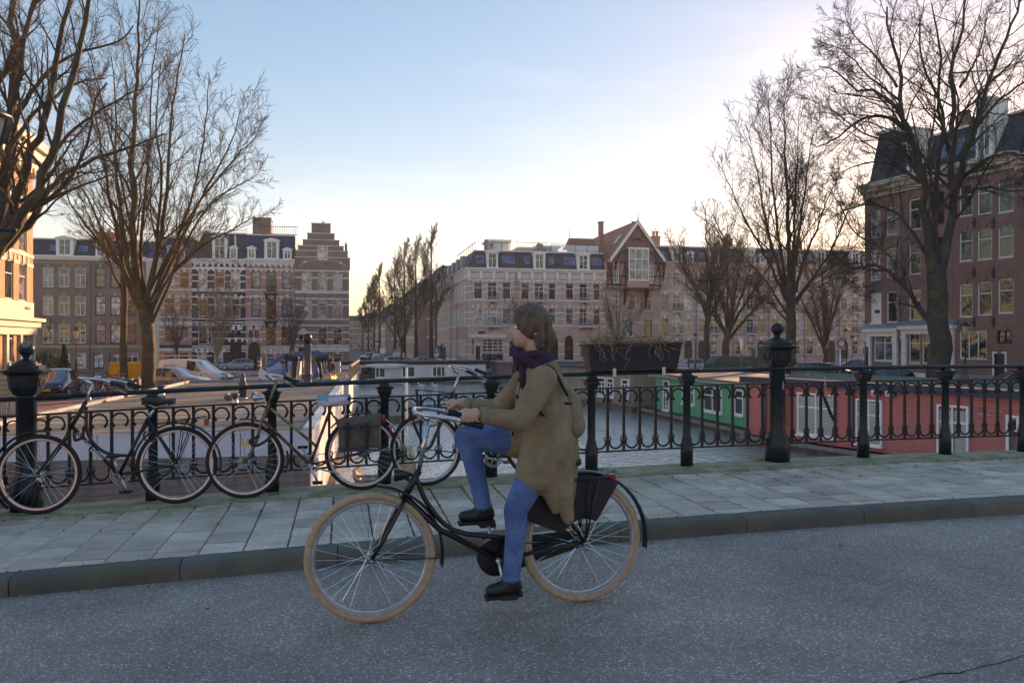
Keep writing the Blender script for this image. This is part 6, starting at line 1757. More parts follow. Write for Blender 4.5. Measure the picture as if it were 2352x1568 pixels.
# left lime/elm with upright fan of limbs
d = 40.5; bz_ = -1.38
b0 = at_d(341, 784, d); b0.z = bz_
tr = [([tuple(b0), tuple(at_d(342, 840, d)), tuple(at_d(340, 770, d)), tuple(at_d(333, 720, d)), tuple(at_d(326, 690, d))], .36, .28)]
L1 = [([(326, 700), (312, 600), (308, 480), (303, 350), (310, 220), (318, 100), (320, -30)], .28, .04),
      ([(332, 720), (352, 620), (372, 520), (385, 420), (392, 300), (405, 200), (425, 80)], .20, .03),
      ([(340, 745), (368, 660), (400, 590), (450, 480), (520, 390), (555, 345), (585, 320)], .17, .02),
      ([(345, 720), (395, 630), (470, 560), (530, 530), (585, 495)], .12, .02),
      ([(350, 740), (385, 660), (420, 570), (480, 470), (550, 425), (580, 410)], .12, .02),
      ([(320, 705), (287, 620), (265, 520), (245, 400), (225, 300), (200, 180)], .18, .03),
      ([(316, 700), (270, 600), (215, 540), (165, 470), (130, 380)], .14, .02),
      ([(320, 710), (292, 600), (280, 500), (265, 380), (268, 260), (255, 130)], .15, .02),
      ([(335, 700), (358, 600), (366, 500), (372, 400), (358, 280), (368, 140)], .16, .02),
      ([(342, 700), (385, 600), (425, 500), (455, 400), (470, 300), (480, 180)], .13, .02),
      ([(330, 690), (325, 560), (335, 430), (345, 300), (350, 170), (365, 40)], .13, .02),
      ([(330, 690), (400, 560), (470, 440), (530, 330), (555, 250)], .11, .02),
      ([(322, 690), (250, 560), (190, 430), (150, 330)], .11, .02), ([(330, 700), (300, 520), (240, 250), (190, 80)], .11, .02)]
grow_tree('bare_tree', 'tall bare tree with a fan of upright sunlit limbs behind the first parked bicycle', tr, [limb(p, d, 4.5, a*.82, b) for p, a, b in L1], 'bark', 3, per=(17, 11, 8), up=(.10, .06, .03), lens=(.30, .44, .48), ang=(R(20), R(48)), tip=.0058)
# slender trunk beside it
d = 47; b0 = at_d(285, 784, d); b0.z = -1.4
tr = [([tuple(b0), tuple(at_d(284, 780, d)), tuple(at_d(286, 700, d)), tuple(at_d(284, 640, d))], .22, .16)]
grow_tree('bare_tree', 'slender bare tree just left of the fan-limbed tree, its trunk before the yellow container', tr, [limb(p, d, 2.5, a, b) for p, a, b in [([(284, 650), (280, 560), (272, 460), (260, 350), (255, 250)], .14, .02), ([(285, 660), (300, 560), (320, 460), (330, 350)], .10, .02), ([(284, 680), (250, 600), (215, 520), (185, 450)], .09, .02), ([(285, 670), (310, 600), (350, 540), (390, 480)], .08, .02)]], 'bark', 5, per=(14, 9, 7), lens=(.34, .46, .5), tip=.007)
# foreground tree at the left edge
d = 23.5; b0 = at_d(-90, 784, d); b0.z = -1.38
tr = [([tuple(b0), tuple(at_d(-75, 740, d)), tuple(at_d(-55, 660, d)), tuple(at_d(-35, 600, d))], .50, .36)]
L0 = [([(-30, 610), (20, 540), (62, 480), (110, 380), (150, 240), (190, 90), (215, -40)], .20, .05),
      ([(-25, 600), (30, 545), (78, 500), (112, 430), (150, 395), (230, 365), (300, 335), (375, 305)], .16, .02),
      ([(-30, 600), (0, 500), (18, 390), (26, 260), (30, 120), (35, -40)], .22, .08),
      ([(-25, 590), (35, 470), (75, 350), (110, 240), (135, 120), (172, -30)], .17, .05),
      ([(10, 330), (50, 250), (100, 180), (160, 130), (260, 100), (310, 60)], .09, .02),
      ([(-30, 240), (20, 150), (60, 70), (85, -30)], .12, .05),
      ([(20, 350), (70, 270), (130, 220), (180, 190), (240, 180)], .08, .02),
      ([(60, 485), (110, 460), (160, 410), (200, 330), (215, 250), (240, 190)], .08, .02),
      ([(-40, 420), (10, 300), (45, 180), (60, 60), (100, -40)], .12, .04),
      ([(95, 400), (150, 320), (220, 260), (290, 220), (330, 205)], .07, .015),
      ([(-60, 600), (-150, 450), (-200, 250), (-220, 50)], .2, .05), ([(-60, 600), (-120, 400), (-110, 200), (-90, 0)], .2, .05)]
grow_tree('bare_tree', 'big bare tree leaning in from the left edge with thick dark crossing limbs', tr, [limb(p, d, 2.2, a, b) for p, a, b in L0], 'bark2', 8, per=(12, 10, 8), up=(.08, .05, .03), lens=(.36, .44, .48), ang=(R(25), R(58)), tip=.0034)
# the great elm on the right quay
d = 43; b0 = at_d(2155, 784, d); b0.z = -1.4
tr = [([tuple(b0), tuple(at_d(2157, 820, d)), tuple(at_d(2156, 740, d)), tuple(at_d(2152, 660, d)), tuple(at_d(2150, 610, d))], .58, .46)]
L2 = [([(2148, 640), (2132, 560), (2126, 480), (2116, 400), (2092, 320), (2068, 220), (2055, 120), (2030, 10)], .33, .04),
      ([(2156, 640), (2172, 560), (2186, 460), (2182, 360), (2190, 260), (2182, 170), (2205, 80), (2225, -30)], .32, .05),
      ([(2128, 440), (2095, 320), (2060, 250), (2010, 208), (1965, 205), (1920, 165), (1880, 150)], .17, .02),
      ([(2112, 420), (2070, 385), (2025, 372), (1985, 375), (1930, 395), (1885, 400)], .10, .015),
      ([(2085, 300), (2035, 268), (1985, 272), (1935, 305), (1890, 335), (1860, 330)], .13, .015),
      ([(2125, 580), (2080, 510), (2045, 482), (1995, 470), (1940, 485), (1895, 510)], .12, .02),
      ([(2150, 770), (2115, 710), (2060, 640), (2010, 608), (1965, 615), (1925, 595)], .20, .03),
      ([(2060, 640), (2045, 590), (2005, 560), (1960, 530), (1930, 470), (1905, 440)], .10, .015),
      ([(2185, 480), (2210, 410), (2260, 370), (2320, 352), (2400, 365)], .16, .04),
      ([(2184, 450), (2222, 350), (2252, 250), (2285, 150), (2330, 40), (2350, -30)], .20, .04),
      ([(2180, 350), (2155, 240), (2160, 130), (2140, 10)], .13, .03),
      ([(2235, 300), (2290, 235), (2352, 190), (2420, 150)], .11, .03),
      ([(2146, 600), (2150, 480), (2158, 360), (2166, 250), (2120, 150), (2110, 40)], .20, .03),
      ([(2060, 200), (2010, 130), (1960, 80), (1940, 30)], .09, .015), ([(2065, 230), (2000, 180), (1940, 120), (1900, 100)], .08, .015),
      ([(2205, 200), (2250, 120), (2270, 20)], .09, .02), ([(2190, 460), (2260, 430), (2330, 440), (2400, 420)], .10, .02),
      ([(2110, 390), (2060, 330), (1990, 310), (1920, 260), (1870, 235)], .09, .015)]
grow_tree('bare_tree', 'great spreading bare elm in front of the dark red houses on the right', tr, [limb(p, d, 5, a*.92, b) for p, a, b in L2], 'bark2', 12, per=(16, 11, 8), up=(.04, .03, .01), lens=(.40, .46, .50), ang=(R(25), R(62)), tip=.0062)
# vase shaped tree to its left
d = 60; b0 = at_d(1815, 784, d); b0.z = -1.6
tr = [([tuple(b0), tuple(at_d(1817, 790, d)), tuple(at_d(1816, 720, d)), tuple(at_d(1815, 650, d))], .42, .33)]
L3 = [([(1815, 660), (1812, 560), (1808, 450), (1802, 330), (1800, 210)], .24, .02), ([(1808, 680), (1780, 590), (1757, 500), (1740, 400), (1705, 290)], .18, .02),
      ([(1806, 690), (1760, 590), (1705, 490), (1660, 390)], .14, .02), ([(1820, 680), (1850, 590), (1885, 500), (1925, 400)], .16, .02),
      ([(1820, 660), (1835, 540), (1850, 420), (1870, 290)], .16, .02), ([(1822, 700), (1870, 640), (1930, 600), (1985, 540)], .12, .02),
      ([(1810, 670), (1790, 560), (1775, 430), (1770, 300), (1765, 240)], .15, .02), ([(1822, 650), (1825, 520), (1830, 390), (1835, 260)], .14, .02),
      ([(1806, 720), (1770, 660), (1720, 600), (1660, 540), (1640, 500)], .11, .02), ([(1826, 690), (1900, 590), (1950, 480), (1970, 420)], .12, .02),
      ([(1812, 740), (1760, 690), (1710, 670)], .08, .015), ([(1880, 660), (1920, 640), (1960, 650), (2000, 680)], .06, .015)]
grow_tree('bare_tree', 'vase-shaped bare tree behind the tall iron railing pillar', tr, [limb(p, d, 5, a, b) for p, a, b in L3], 'bark2', 14, per=(17, 12, 8), up=(.08, .06, .03), lens=(.40, .48, .50), ang=(R(22), R(52)), tip=.0075)
# generic trees further off: limbs fan out from the trunk
def far_tree(px, d, ytop, label, seed, r=.3, wide=.45, nl=9, fork=.28, bark='bark2', per=(7, 6, 4), tip=.009, narrow=False, zb=None, lean=0):
 rs = random.Random(seed); b0 = at_d(px, 784, d); b0.z = -2.0 if zb is None else zb
 H = CAMZ + (784-ytop)/FPX*d - b0.z; O = Vector(b0); fz = H*fork
 tr = [([tuple(O), tuple(O+Vector((rs.uniform(-.2, .2), 0, fz*.5))), tuple(O+Vector((rs.uniform(-.3, .3)+lean, 0, fz)))], r, r*.8)]
 if narrow: tr = [([tuple(O), tuple(O+Vector((rs.uniform(-.2, .2), 0, H*.4))), tuple(O+Vector((lean, 0, H*.97)))], r, r*.12)]
 Ls = []
 for i in range(nl):
  a = 2*pi*i/nl + rs.uniform(-.4, .4)
  if narrow:
   z0 = H*(.30+.62*i/nl); ln = H*wide*(1.15-z0/H); c = O+Vector((lean*z0/H, 0, z0))
   Ls.append(([tuple(c), tuple(c+Vector((cos(a)*ln*.35, sin(a)*ln*.35, ln*.6))), tuple(c+Vector((cos(a)*ln*.55, sin(a)*ln*.55, ln*1.5)))], r*.34*(1.1-z0/H), .015))
  else:
   w = H*wide*rs.uniform(.35, 1); h = (H-fz)*rs.uniform(.8, 1.0)*(1-.25*w/(H*wide)); c = O+Vector((lean, 0, fz*rs.uniform(.75, 1)))
   Ls.append(([tuple(c), tuple(c+Vector((cos(a)*w*.35, sin(a)*w*.35, h*.35))), tuple(c+Vector((cos(a)*w*.75, sin(a)*w*.75, h*.72))), tuple(c+Vector((cos(a)*w, sin(a)*w, h)))], r*.5, .02))
 if not narrow: Ls.append(([tuple(O+Vector((lean, 0, fz*.9))), tuple(O+Vector((lean, .2, H*.6))), tuple(O+Vector((lean-.2, 0, H)))], r*.6, .02))
 return grow_tree('bare_tree', label, tr, Ls, bark, seed, per=per, up=(.10, .08, .05), lens=(.36 if not narrow else .55, .46, .5), ang=(R(22), R(50)), tip=tip)
far_tree(1626, 82, 470, 'left of the twin bare trees before the rose brick houses', 21, .33, .33, 9, .42, zb=-1.9, per=(12, 9, 6))
far_tree(1663, 78, 500, 'right of the twin bare trees before the rose brick houses', 22, .36, .36, 9, .30, zb=-1.9, lean=.5, per=(12, 9, 6))
far_tree(1893, 84, 560, 'pale grey multi-stemmed bare tree behind the vase-shaped one', 23, .3, .4, 8, .2, zb=-1.9, per=(12, 9, 6))
far_tree(1418, 90, 640, 'thin young bare tree before the red gabled house', 24, .13, .3, 8, .3, per=(6, 5, 4), tip=.009)
far_tree(1192, 91, 640, 'thin young bare tree before the corner building, beside the cyclist', 25, .12, .25, 7, .35, per=(6, 5, 3), tip=.009)
far_tree(500, 86, 620, 'small bare tree with sunlit pale twigs before the black and white house', 26, .13, .32, 12, .18, 'bark3', (7, 6, 4), .014)
far_tree(405, 90, 690, 'small dark bare tree before the red banded house', 27, .12, .24, 8, .3, per=(6, 5, 4), tip=.009)
far_tree(672, 92, 660, 'small dark bare tree before the blue-roofed house', 28, .13, .28, 9, .3, per=(6, 5, 4), tip=.009)
far_tree(100, 93, 700, 'small dark bare tree before the brown houses at the left', 29, .12, .25, 8, .3, per=(6, 5, 4), tip=.009)
for px, d, yt, sd, lb in ((991, 115, 508, 31, 'tallest bare poplar, right at the mouth of the side street'), (956, 126, 533, 32, 'second bare poplar from the right in the side street'), (928, 138, 541, 33, 'third bare poplar from the right in the side street'),
                          (906, 152, 585, 34, 'fourth bare poplar from the right in the side street'), (871, 172, 600, 35, 'tall sun-edged poplar left in the side street'), (858, 195, 625, 36, 'slimmer poplar behind the sun-edged one'), (846, 235, 660, 37, 'far low poplar left in the side street'), (832, 290, 690, 38, 'farthest hazy poplar down the side street')):
 far_tree(px, d, yt, lb, sd, .36, .22, 22, .3, per=(9, 7, 5), tip=.011 if d < 160 else .016, narrow=True)
far_tree(922, 101, 650, 'young mossy bare tree at the mouth of the side street', 40, .16, .34, 10, .3, 'bark', (6, 5, 4), .015)
for x, y, sd, lb in ((-30, -34, 61, 'first unseen bare tree added behind the bridge to break up window reflections'), (-14, -36, 62, 'second unseen bare tree added behind the bridge to break up window reflections'), (34, -38, 63, 'third unseen bare tree added behind the bridge to break up window reflections'), (50, -40, 64, 'fourth unseen bare tree added behind the bridge to break up window reflections'), (8, -80, 65, 'fifth unseen bare tree added far behind the bridge to break up window reflections')):
 t = far_tree(1176, 90, 500, lb, sd, .4, .4, 9, .25, per=(5, 4, 3), tip=.03); t.location = (x, y, -1.5)  # unseen trees added behind the camera to darken and break up window reflections
# ------------------------------------------------------------ bicycles
def wheel(parent, x, z, r, tyre_m='rubber', rim_m='alu', spokes=32, tyre_w=.020, hubm='alu', detail=True, label=None):
 n = 48; c = lambda rr, k=n: [(x + rr*cos(2*pi*i/k), 0, z + rr*sin(2*pi*i/k)) for i in range(k)]
 w = MB().tube(c(r-tyre_w), tyre_w, 8, closed=True).build('wheel', M[tyre_m], parent)
 mb = MB(); rr = r-tyre_w*2
 vs = []; fs = []; prof = [(rr+.004, -.015), (rr+.004, .015), (rr-.012, .014), (rr-.017, .006), (rr-.017, -.006), (rr-.012, -.014)]
 for i in range(n):
  a = 2*pi*i/n
  for (q, y) in prof: vs.append((x+q*cos(a), y, z+q*sin(a)))
 for i in range(n):
  for j in range(6): fs.append((i*6+j, i*6+(j+1) % 6, ((i+1) % n)*6+(j+1) % 6, ((i+1) % n)*6+j))
 mb.add(vs, fs, 0, False); mb.build('rim', M[rim_m], w)
 mb = MB()
 if detail:
  for yy in (-.017, .017): mb.tube([(x + (r-.012)*cos(2*pi*i/n), yy*.75, z + (r-.012)*sin(2*pi*i/n)) for i in range(n)], .0022, 3, closed=True)
  if tyre_m == 'rubber': mb.build('reflective_stripe', M['white'], w)
 mb = MB()
 for i in range(spokes):
  a = 2*pi*i/spokes; sd_ = 1 if i % 2 else -1; a2 = a + (1 if (i//2) % 2 else -1)*1.15
  mb.tube([(x+.022*cos(a2), sd_*.03, z+.022*sin(a2)), (x+(rr-.014)*cos(a), 0, z+(rr-.014)*sin(a))], .0013, 3)
 tag(mb.build('spokes', M['chrome'], w), kind='stuff')
 mb = MB(); mb.lathe([(.008, -.07), (.008, -.04), (.026, -.036), (.014, -.028), (.014, .028), (.026, .036), (.008, .04), (.008, .07)], 12, c=(x, 0, z), axis='y')
 mb.build('hub', M[hubm], w)
 return w
def mudguard(parent, name, x, z, r, a0, a1, m, w=.028, stays=True, metal='black'):
 mb = MB(); n = 22; vs = []; fs = []
 for i in range(n+1):
  a = R(a0+(a1-a0)*i/n)
  for (q, y) in ((-.006, -w), (.006, -w*.55), (.010, 0), (.006, w*.55), (-.006, w), (.003, w*.5), (.006, 0), (.003, -w*.5)): vs.append((x+(r+q)*cos(a), y, z+(r+q)*sin(a)))
 for i in range(n):
  for j in range(8): fs.append((i*8+j, i*8+(j+1) % 8, (i+1)*8+(j+1) % 8, (i+1)*8+j))
 mb.add(vs, fs, 0, True); o = mb.build(name, M[m], parent)
 if stays:
  mb = MB(); a = R(a1 + (a0-a1)*.08 if abs(a1-90) > abs(a0-90) else a0 + (a1-a0)*.08)
  for y in (-w-.004, w+.004): mb.tube([(x, y*1.6, z), (x+(r)*cos(a), y, z+(r)*sin(a))], .003, 4)
  mb.build('stay', M[metal], o)
 return o
def saddle(parent, x, z, L=.26, m='leather', cover=None):
 mb = MB(); vs = []; fs = []; st = 9; n = 14
 for i in range(st):
  u = i/(st-1); w = .028 + .085*max(0, (u-.35)/.65)**1.1 if u > .35 else .022+.012*u/.35
  if u > .93: w *= .86
  if i == 0: w *= .5
  top = .012*cos(pi*u*1.2) + .018*u
  for j in range(n):
   a = 2*pi*j/n; yy = w*cos(a); zz = (.022 if sin(a) > 0 else .045*(1-.5*abs(cos(a))))*sin(a)
   vs.append((x + L*.45 - L*u, yy, z+top+zz - (.01*abs(cos(a)) if sin(a) <= 0 else 0)))
 for i in range(st-1):
  for j in range(n): fs.append((i*n+j, i*n+(j+1) % n, (i+1)*n+(j+1) % n, (i+1)*n+j))
 fs.append(tuple(range(n))[::-1]); fs.append(tuple(range((st-1)*n, st*n))); mb.add(vs, fs, 0, True)
 o = mb.build('saddle', M[m], parent)
 mb = MB()
 for y in (-.03, .03):
  mb.tube([(x+L*.35, y*.4, z-.02), (x, y, z-.055), (x-L*.4, y*1.8, z-.03)], .004, 5)
  pts = [(x-L*.35+.012*cos(k*.9), y*1.8+.012*sin(k*.9), z-.06+k*.0022) for k in range(22)]; mb.tube(pts, .0022, 4)
 mb.build('saddle_springs', M['chrome'], o)
 if cover:
  mb = MB(); rnd = random.Random(6); vs = []; fs = []
  for k, (sc, dz) in enumerate(((1.08, .03), (1.12, .012), (1.14, -.02), (1.02, -.055), (.7, -.075))):
   for j in range(20):
    a = 2*pi*j/20; u = (cos(a)+1)/2; w = .035+.09*(1-u)**.9
    vs.append((x + .02 - L*.02 + L*.56*cos(a)*sc, w*sin(a)*1.1*sc*(1 if k < 4 else .7), z + dz + .01*(1-u) + rnd.uniform(-.006, .006)))
  for k in range(4):
   for j in range(20): fs.append((k*20+j, (k+1)*20+j, (k+1)*20+(j+1) % 20, k*20+(j+1) % 20))
  mm = [1 if (f < 60 and (f % 20) < 14 and f < 20) else 0 for f in range(80)]
  b0 = len(mb.f); mb.add(vs, fs, 0, False)
  for q in range(80): mb.m[b0+q] = 1 if (q < 20 or (q < 40 and q % 20 in (0, 1, 2, 3, 17, 18, 19))) else 0
  mb.add(vs[:20], [tuple(range(20))], 1)
  mb.build('saddle_cover', [M['plastic_bag'], M['blue_bag']], o)
 return o
def crank(parent, x, z, ang, L=.17, y=.07, m='alu', pedal=True):
 for s, a in ((1, ang), (-1, ang+180)):
  ex, ez = x+L*cos(R(a)), z+L*sin(R(a)); yy = y*s
  mb = MB(); mb.tube([(x, yy*.8, z), (ex, yy*1.05, ez)], [.013, .010], 6, flat=.7); mb.tube([(x, 0, z), (x, yy*.85, z)], .016, 8)
  c = mb.build('crank', M[m], parent)
  if pedal:
   mb = MB(); mb.box(ex-.045, yy*1.05+(.012*s if s > 0 else -.095), ez-.012, ex+.045, yy*1.05+(.095 if s > 0 else -.012), ez+.012)
   mb.build('pedal', M['rubber'], c)
def chainring(parent, x, z, r=.085, y=-.045, m='alu', hub=None, guard=None):
 mb = MB(); mb.tube([(x+r*cos(2*pi*i/28), y, z+r*sin(2*pi*i/28)) for i in range(28)], .006, 5, closed=True); mb.tube([(x+r*.8*cos(2*pi*i/20), y, z+r*.8*sin(2*pi*i/20)) for i in range(20)], .005, 5, closed=True)
 for k in range(5): a = 2*pi*k/5; mb.tube([(x, y, z), (x+r*.8*cos(a), y, z+r*.8*sin(a))], .007, 5)
 mb.build('chainring', M[m], parent)
 if hub:
  mb = MB(); hx, hz = hub
  mb.tube([(x, y, z+r), (hx, y, hz+.035)], .0035, 4); mb.tube([(x, y, z-r), (hx, y, hz-.035)], .0035, 4); mb.tube([(hx+.035*cos(2*pi*i/14), y, hz+.035*sin(2*pi*i/14)) for i in range(14)], .006, 4, closed=True)
  mb.build('chain', M['rust2'], parent)
def handlebar(parent, x, z, ty='swan', w=.27, m='chrome', gm='strap', back=.22, drop=.03, rise=.04):
 mb = MB(); g = MB(); L_ = []
 for s in (-1, 1):
  pts = [(x, 0, z), (x+.05, s*.05, z+rise*.5), (x+.07, s*.13, z+rise), (x+.03, s*.21, z+rise), (x-back*.5, s*w, z+rise*.6), (x-back, s*(w+.01), z+rise*.6-drop)]
  pr = resample(pts, 16); mb.tube([tuple(p) for p in pr], .0115, 8)
  a, b = Vector(pts[-2]), Vector(pts[-1]); d = (b-a).normalized(); p0 = b - d*.085; p1 = b + d*.035
  L_.append((p0, p1, d, s))
 hb = mb.build('handlebar', M[m], parent)
 for p0, p1, d, s in L_:
  MB().tube([p0, p0+d*.01, p1-d*.01, p1], [.015, .0175, .0175, .014], 10).build('grip', M[gm], hb)
 mb = MB()
 for p0, p1, d, s in L_: mb.tube([p0+Vector((.02, 0, -.01)), p0+Vector((.0, -s*.02, -.045)), p1+Vector((-.01, -s*.02, -.055))], .0055, 5, flat=.5)
 mb.build('brake_lever', M['chrome'], hb)
 return hb
def headlamp(parent, x, z, r=.035, m='black', y=0):
 mb = MB(); mb.lathe([(r, 0), (r*1.03, -.012), (r*.8, -.05), (r*.4, -.085), (.006, -.1)], 14, c=(x, y, z), axis='x', sm=True)
 o = mb.build('headlamp', M[m], parent); MB().lathe([(r*.93, .002), (r*.5, .010), (.004, .013)], 14, c=(x, y, z), axis='x').build('lens', M['lens'], o); return o
def rack(parent, x0, z0, x1, z1, hub, m='black', w=.06):
 mb = MB()
 for y in (-w, w): mb.tube([(x0, y, z0), (x1+.03, y, z1), (x1, y*.8, z1)], .0055, 6); mb.tube([hub + Vector((0, y*.9, 0)), Vector((x0*.25+x1*.75, y, z0*.25+z1*.75))], .0055, 6); mb.tube([hub + Vector((0, y*.9, 0)), Vector((x0*.45+x1*.55, y, z0*.45+z1*.55))], .005, 6)
 mb.tube([(x1, -w*.8, z1), (x1, w*.8, z1)], .0055, 6)
 for u in (.15, .5, .85): mb.tube([(x0+(x1-x0)*u, -w, z0+(z1-z0)*u), (x0+(x1-x0)*u, w, z0+(z1-z0)*u)], .0045, 6)
 mb.tube([(x0, 0, z0+.004), (x1, 0, z1+.004)], .0045, 6)
 return mb.build('rear_rack', M[m], parent)
class BikeFrame:
 def __init__(s, name, label, rear, Y, lean=3.5, r=.345, group=None):
  w = at_Y(rear[0], rear[1], Y); s.Y = Y; s.X = w.x; s.r = r; s.z0 = (P(w.x) + (.004 if Y > 6 else -.11))
  s.t = thing(name, label, 'bicycle', (s.X, Y, s.z0), pi, group)
  s.t.rotation_euler = (R(lean), 0, pi)
 def p(s, px, py):
  w = at_Y(px, py, s.Y); return Vector((s.X - w.x, 0, w.z - s.z0))
 def hub(s, px):
  w = at_Y(px, 1000, s.Y); return Vector((s.X - w.x, 0, s.r - .002 + P(w.x) - P(s.X)))
GB = 'bicycles leaning on the bridge railing'
def frame_tubes(parent, tubes, m, name='frame'):
 mb = MB()
 for pts, r in tubes: mb.tube([tuple(p) for p in pts], r, 10)
 return mb.build(name, M[m], parent)
def split_stays(a, b, w=.045, r=.008):
 return [([a + Vector((0, y*.35, 0)), b + Vector((0, y, 0))], r) for y in (-w, w)]
# --- first: black step-through roadster
b = BikeFrame('parked_bicycle', 'black step-through city bicycle with curved frame tube and chrome headlamp, leftmost against the railing', (406, 1064.5), 7.60, group=GB)
p = b.p; t = b.t; rh = b.hub(406); fh = b.hub(88); bb = p(272.7, 1090); ht = p(192.6, 924); hb_ = p(158, 985); st = p(336.4, 962); fr = .345
wheel(t, rh.x, rh.z, fr); wheel(t, fh.x, fh.z, fr)
cv = [p(194, 935), p(196, 985), p(212, 1018), p(246, 1042), p(296, 1047)]
frame_tubes(t, [([ht, hb_], .019), ([p(160, 978), bb], .016), (resample([tuple(q) for q in cv], 14), .014), ([st, bb], .015), ([p(322, 993), p(343, 968)], .012)] + split_stays(bb, rh, .05, .010) + split_stays(st, rh, .05, .008), 'black')
frame_tubes(t, [([hb_ + Vector((0, y*.4, 0)), hb_ + Vector((.03, y, -.08)), p(108, 1060) + Vector((0, y, 0)), fh + Vector((0, y, 0))], .0105) for y in (-.045, .045)], 'black', 'fork')
frame_tubes(t, [([ht - (ht-hb_)*-.0, p(207.4, 881)], .0115)], 'chrome', 'stem')
frame_tubes(t, [([st, p(352, 938)], .0125)], 'chrome', 'seatpost')
sp = p(356, 922); saddle(t, sp.x, sp.z, .27)
hp = p(207.4, 881); handlebar(t, hp.x, hp.z, back=.30, w=.27, rise=.045, drop=.05)
mb = MB(); mb.lathe([(.028, 0), (.03, .01), (.022, .02), (.008, .026)], 14, c=(hp.x-.07, .11, hp.z+.045)); mb.build('bell', M['chrome'], t)
crank(t, bb.x, bb.z, 82, .17); chainring(t, bb.x, bb.z, .085, hub=(rh.x, rh.z))
mudguard(t, 'rear_mudguard', rh.x, rh.z, .372, -18, 190, 'black'); mudguard(t, 'front_mudguard', fh.x, fh.z, .372, 100, -50, 'black')
q0, q1 = p(358, 975), p(466, 957); rack(t, q0.x, q0.z, q1.x-.02, q1.z, rh)
q = p(472, 970); mb = MB(); mb.box(q.x-.018, -.04, q.z-.03, q.x+.012, .04, q.z+.03); mb.build('rear_reflector', M['red'], t)
q = p(160, 905); headlamp(t, q.x, q.z, .036)
frame_tubes(t, [([bb + Vector((-.03, .05, -.01)), p(296, 1122) + Vector((0, .09, 0))], .009)], 'alu', 'kickstand')
q = (p(330, 985)+rh)*.5; mb = MB(); mb.tube([(p(349, 991).x, -.05, p(349, 991).z), (p(349, 991).x, .05, p(349, 991).z)], .012, 8);
lk = p(345, 1000); mb.tube([(lk.x+.05*cos(a), .052, lk.z+.05*sin(a)) for a in [R(200+14*i) for i in range(16)]], .009, 6); mb.build('ring_lock', M['black'], t)
mb = MB(); pts = [hb_+Vector((-.04, .03, -.02)), p(175, 1010)+Vector((0, .06, 0)), p(190, 1003)+Vector((0, .05, 0)), p(192, 985)+Vector((0, .035, 0))]; mb.tube([tuple(x) for x in resample([tuple(v) for v in pts], 12)], .014, 8); mb.build('cable_lock', M['strap'], t)
tx = plate_text('frame_lettering', 'De Old Dutch', .055, M['paper'], t, (0, 0, 0)); c_ = (p(160, 978)+bb)*.5; dd = bb - p(160, 978)
tx.location = c_ + Vector((.04, .0175, .035)); tx.rotation_euler = (R(90), math.atan2(dd.z, -dd.x)*1 if False else 0, pi);
tx.matrix_basis = Matrix.Translation(tx.location) @ Matrix(((dd.normalized().x, -dd.normalized().z, 0, 0), (0, 0, 1, 0), (dd.normalized().z, dd.normalized().x, 0, 0), (0, 0, 0, 1))) @ Matrix.Diagonal((1, -1, 1, 1)) @ Matrix.Diagonal((1, -1, 1, 1))
# --- second: rusty gent's frame with pannier
b = BikeFrame('parked_bicycle', 'rusty green and brown bicycle with canvas pannier and blue plastic bag over its saddle', (827.7, 1051.7), 7.60, group=GB)
p = b.p; t = b.t; rh = b.hub(832); fh = b.hub(563); bb = p(712, 1067); ht = p(617, 926); hb_ = p(601, 967); sl = p(761, 929); sc = p(757, 945)
wheel(t, rh.x, rh.z, .345); wheel(t, fh.x, fh.z, .345, hubm='rust')
frame_tubes(t, [([ht, hb_], .018), ([p(620, 938), p(725.5, 1024)], .0135)], 'rust')
frame_tubes(t, [([p(606, 968), bb], .0155), ([sc, bb], .0145), ([sc, p(768, 958), p(790, 975)], .008)] + split_stays(bb, rh, .05, .009), 'rust2', 'lower_frame')
frame_tubes(t, split_stays(sc, rh, .05, .007), 'rust2', 'seat_stay')
frame_tubes(t, [([hb_ + Vector((0, y*.4, 0)), p(596, 985) + Vector((0, y, 0)), p(588, 1015) + Vector((0, y, 0)), p(572, 1045) + Vector((0, y, 0)), fh + Vector((0, y, 0))], .0105) for y in (-.045, .045)], 'rust', 'fork')
frame_tubes(t, [([ht, p(633.6, 876)], .0125)], 'rust', 'stem'); frame_tubes(t, [([sc, sl], .0125)], 'rust2', 'seatpost')
hp = p(631, 874); handlebar(t, hp.x, hp.z, back=.17, w=.25, rise=.05, drop=.035)
sp = p(771, 916); saddle(t, sp.x, sp.z, .25, 'leather', cover=True)
crank(t, bb.x, bb.z, 245, .17, m='alu'); chainring(t, bb.x, bb.z, .08, hub=(rh.x, rh.z))
mudguard(t, 'rear_mudguard', rh.x, rh.z, .372, 40, 185, 'black', metal='alu'); mudguard(t, 'rear_mudguard_end', rh.x, rh.z, .373, 175, 118, 'white', .026, False)
mudguard(t, 'front_mudguard', fh.x, fh.z, .372, 112, 82, 'black', .028, False); mudguard(t, 'front_mudguard_rear', fh.x, fh.z, .372, 168, 200, 'black', .028, False)
q0, q1 = p(783, 962), p(874, 952); rack(t, q0.x, q0.z, q1.x, q1.z, rh)
q = p(590, 913); headlamp(t, q.x+.03, q.z, .036, 'chrome'); frame_tubes(t, [([p(600, 922), p(577, 972)], .004), ([p(604, 921), p(617, 928)], .005)], 'alu', 'lamp_bracket')
q = p(878, 962); MB().ball((q.x, 0, q.z), .045, 10, sq=(.8, 1, 1)).build('rear_lamp', M['red'], t); q = p(897, 988); MB().box(q.x-.012, -.03, q.z-.03, q.x+.012, .03, q.z+.03).build('rear_reflector', M['red'], t)
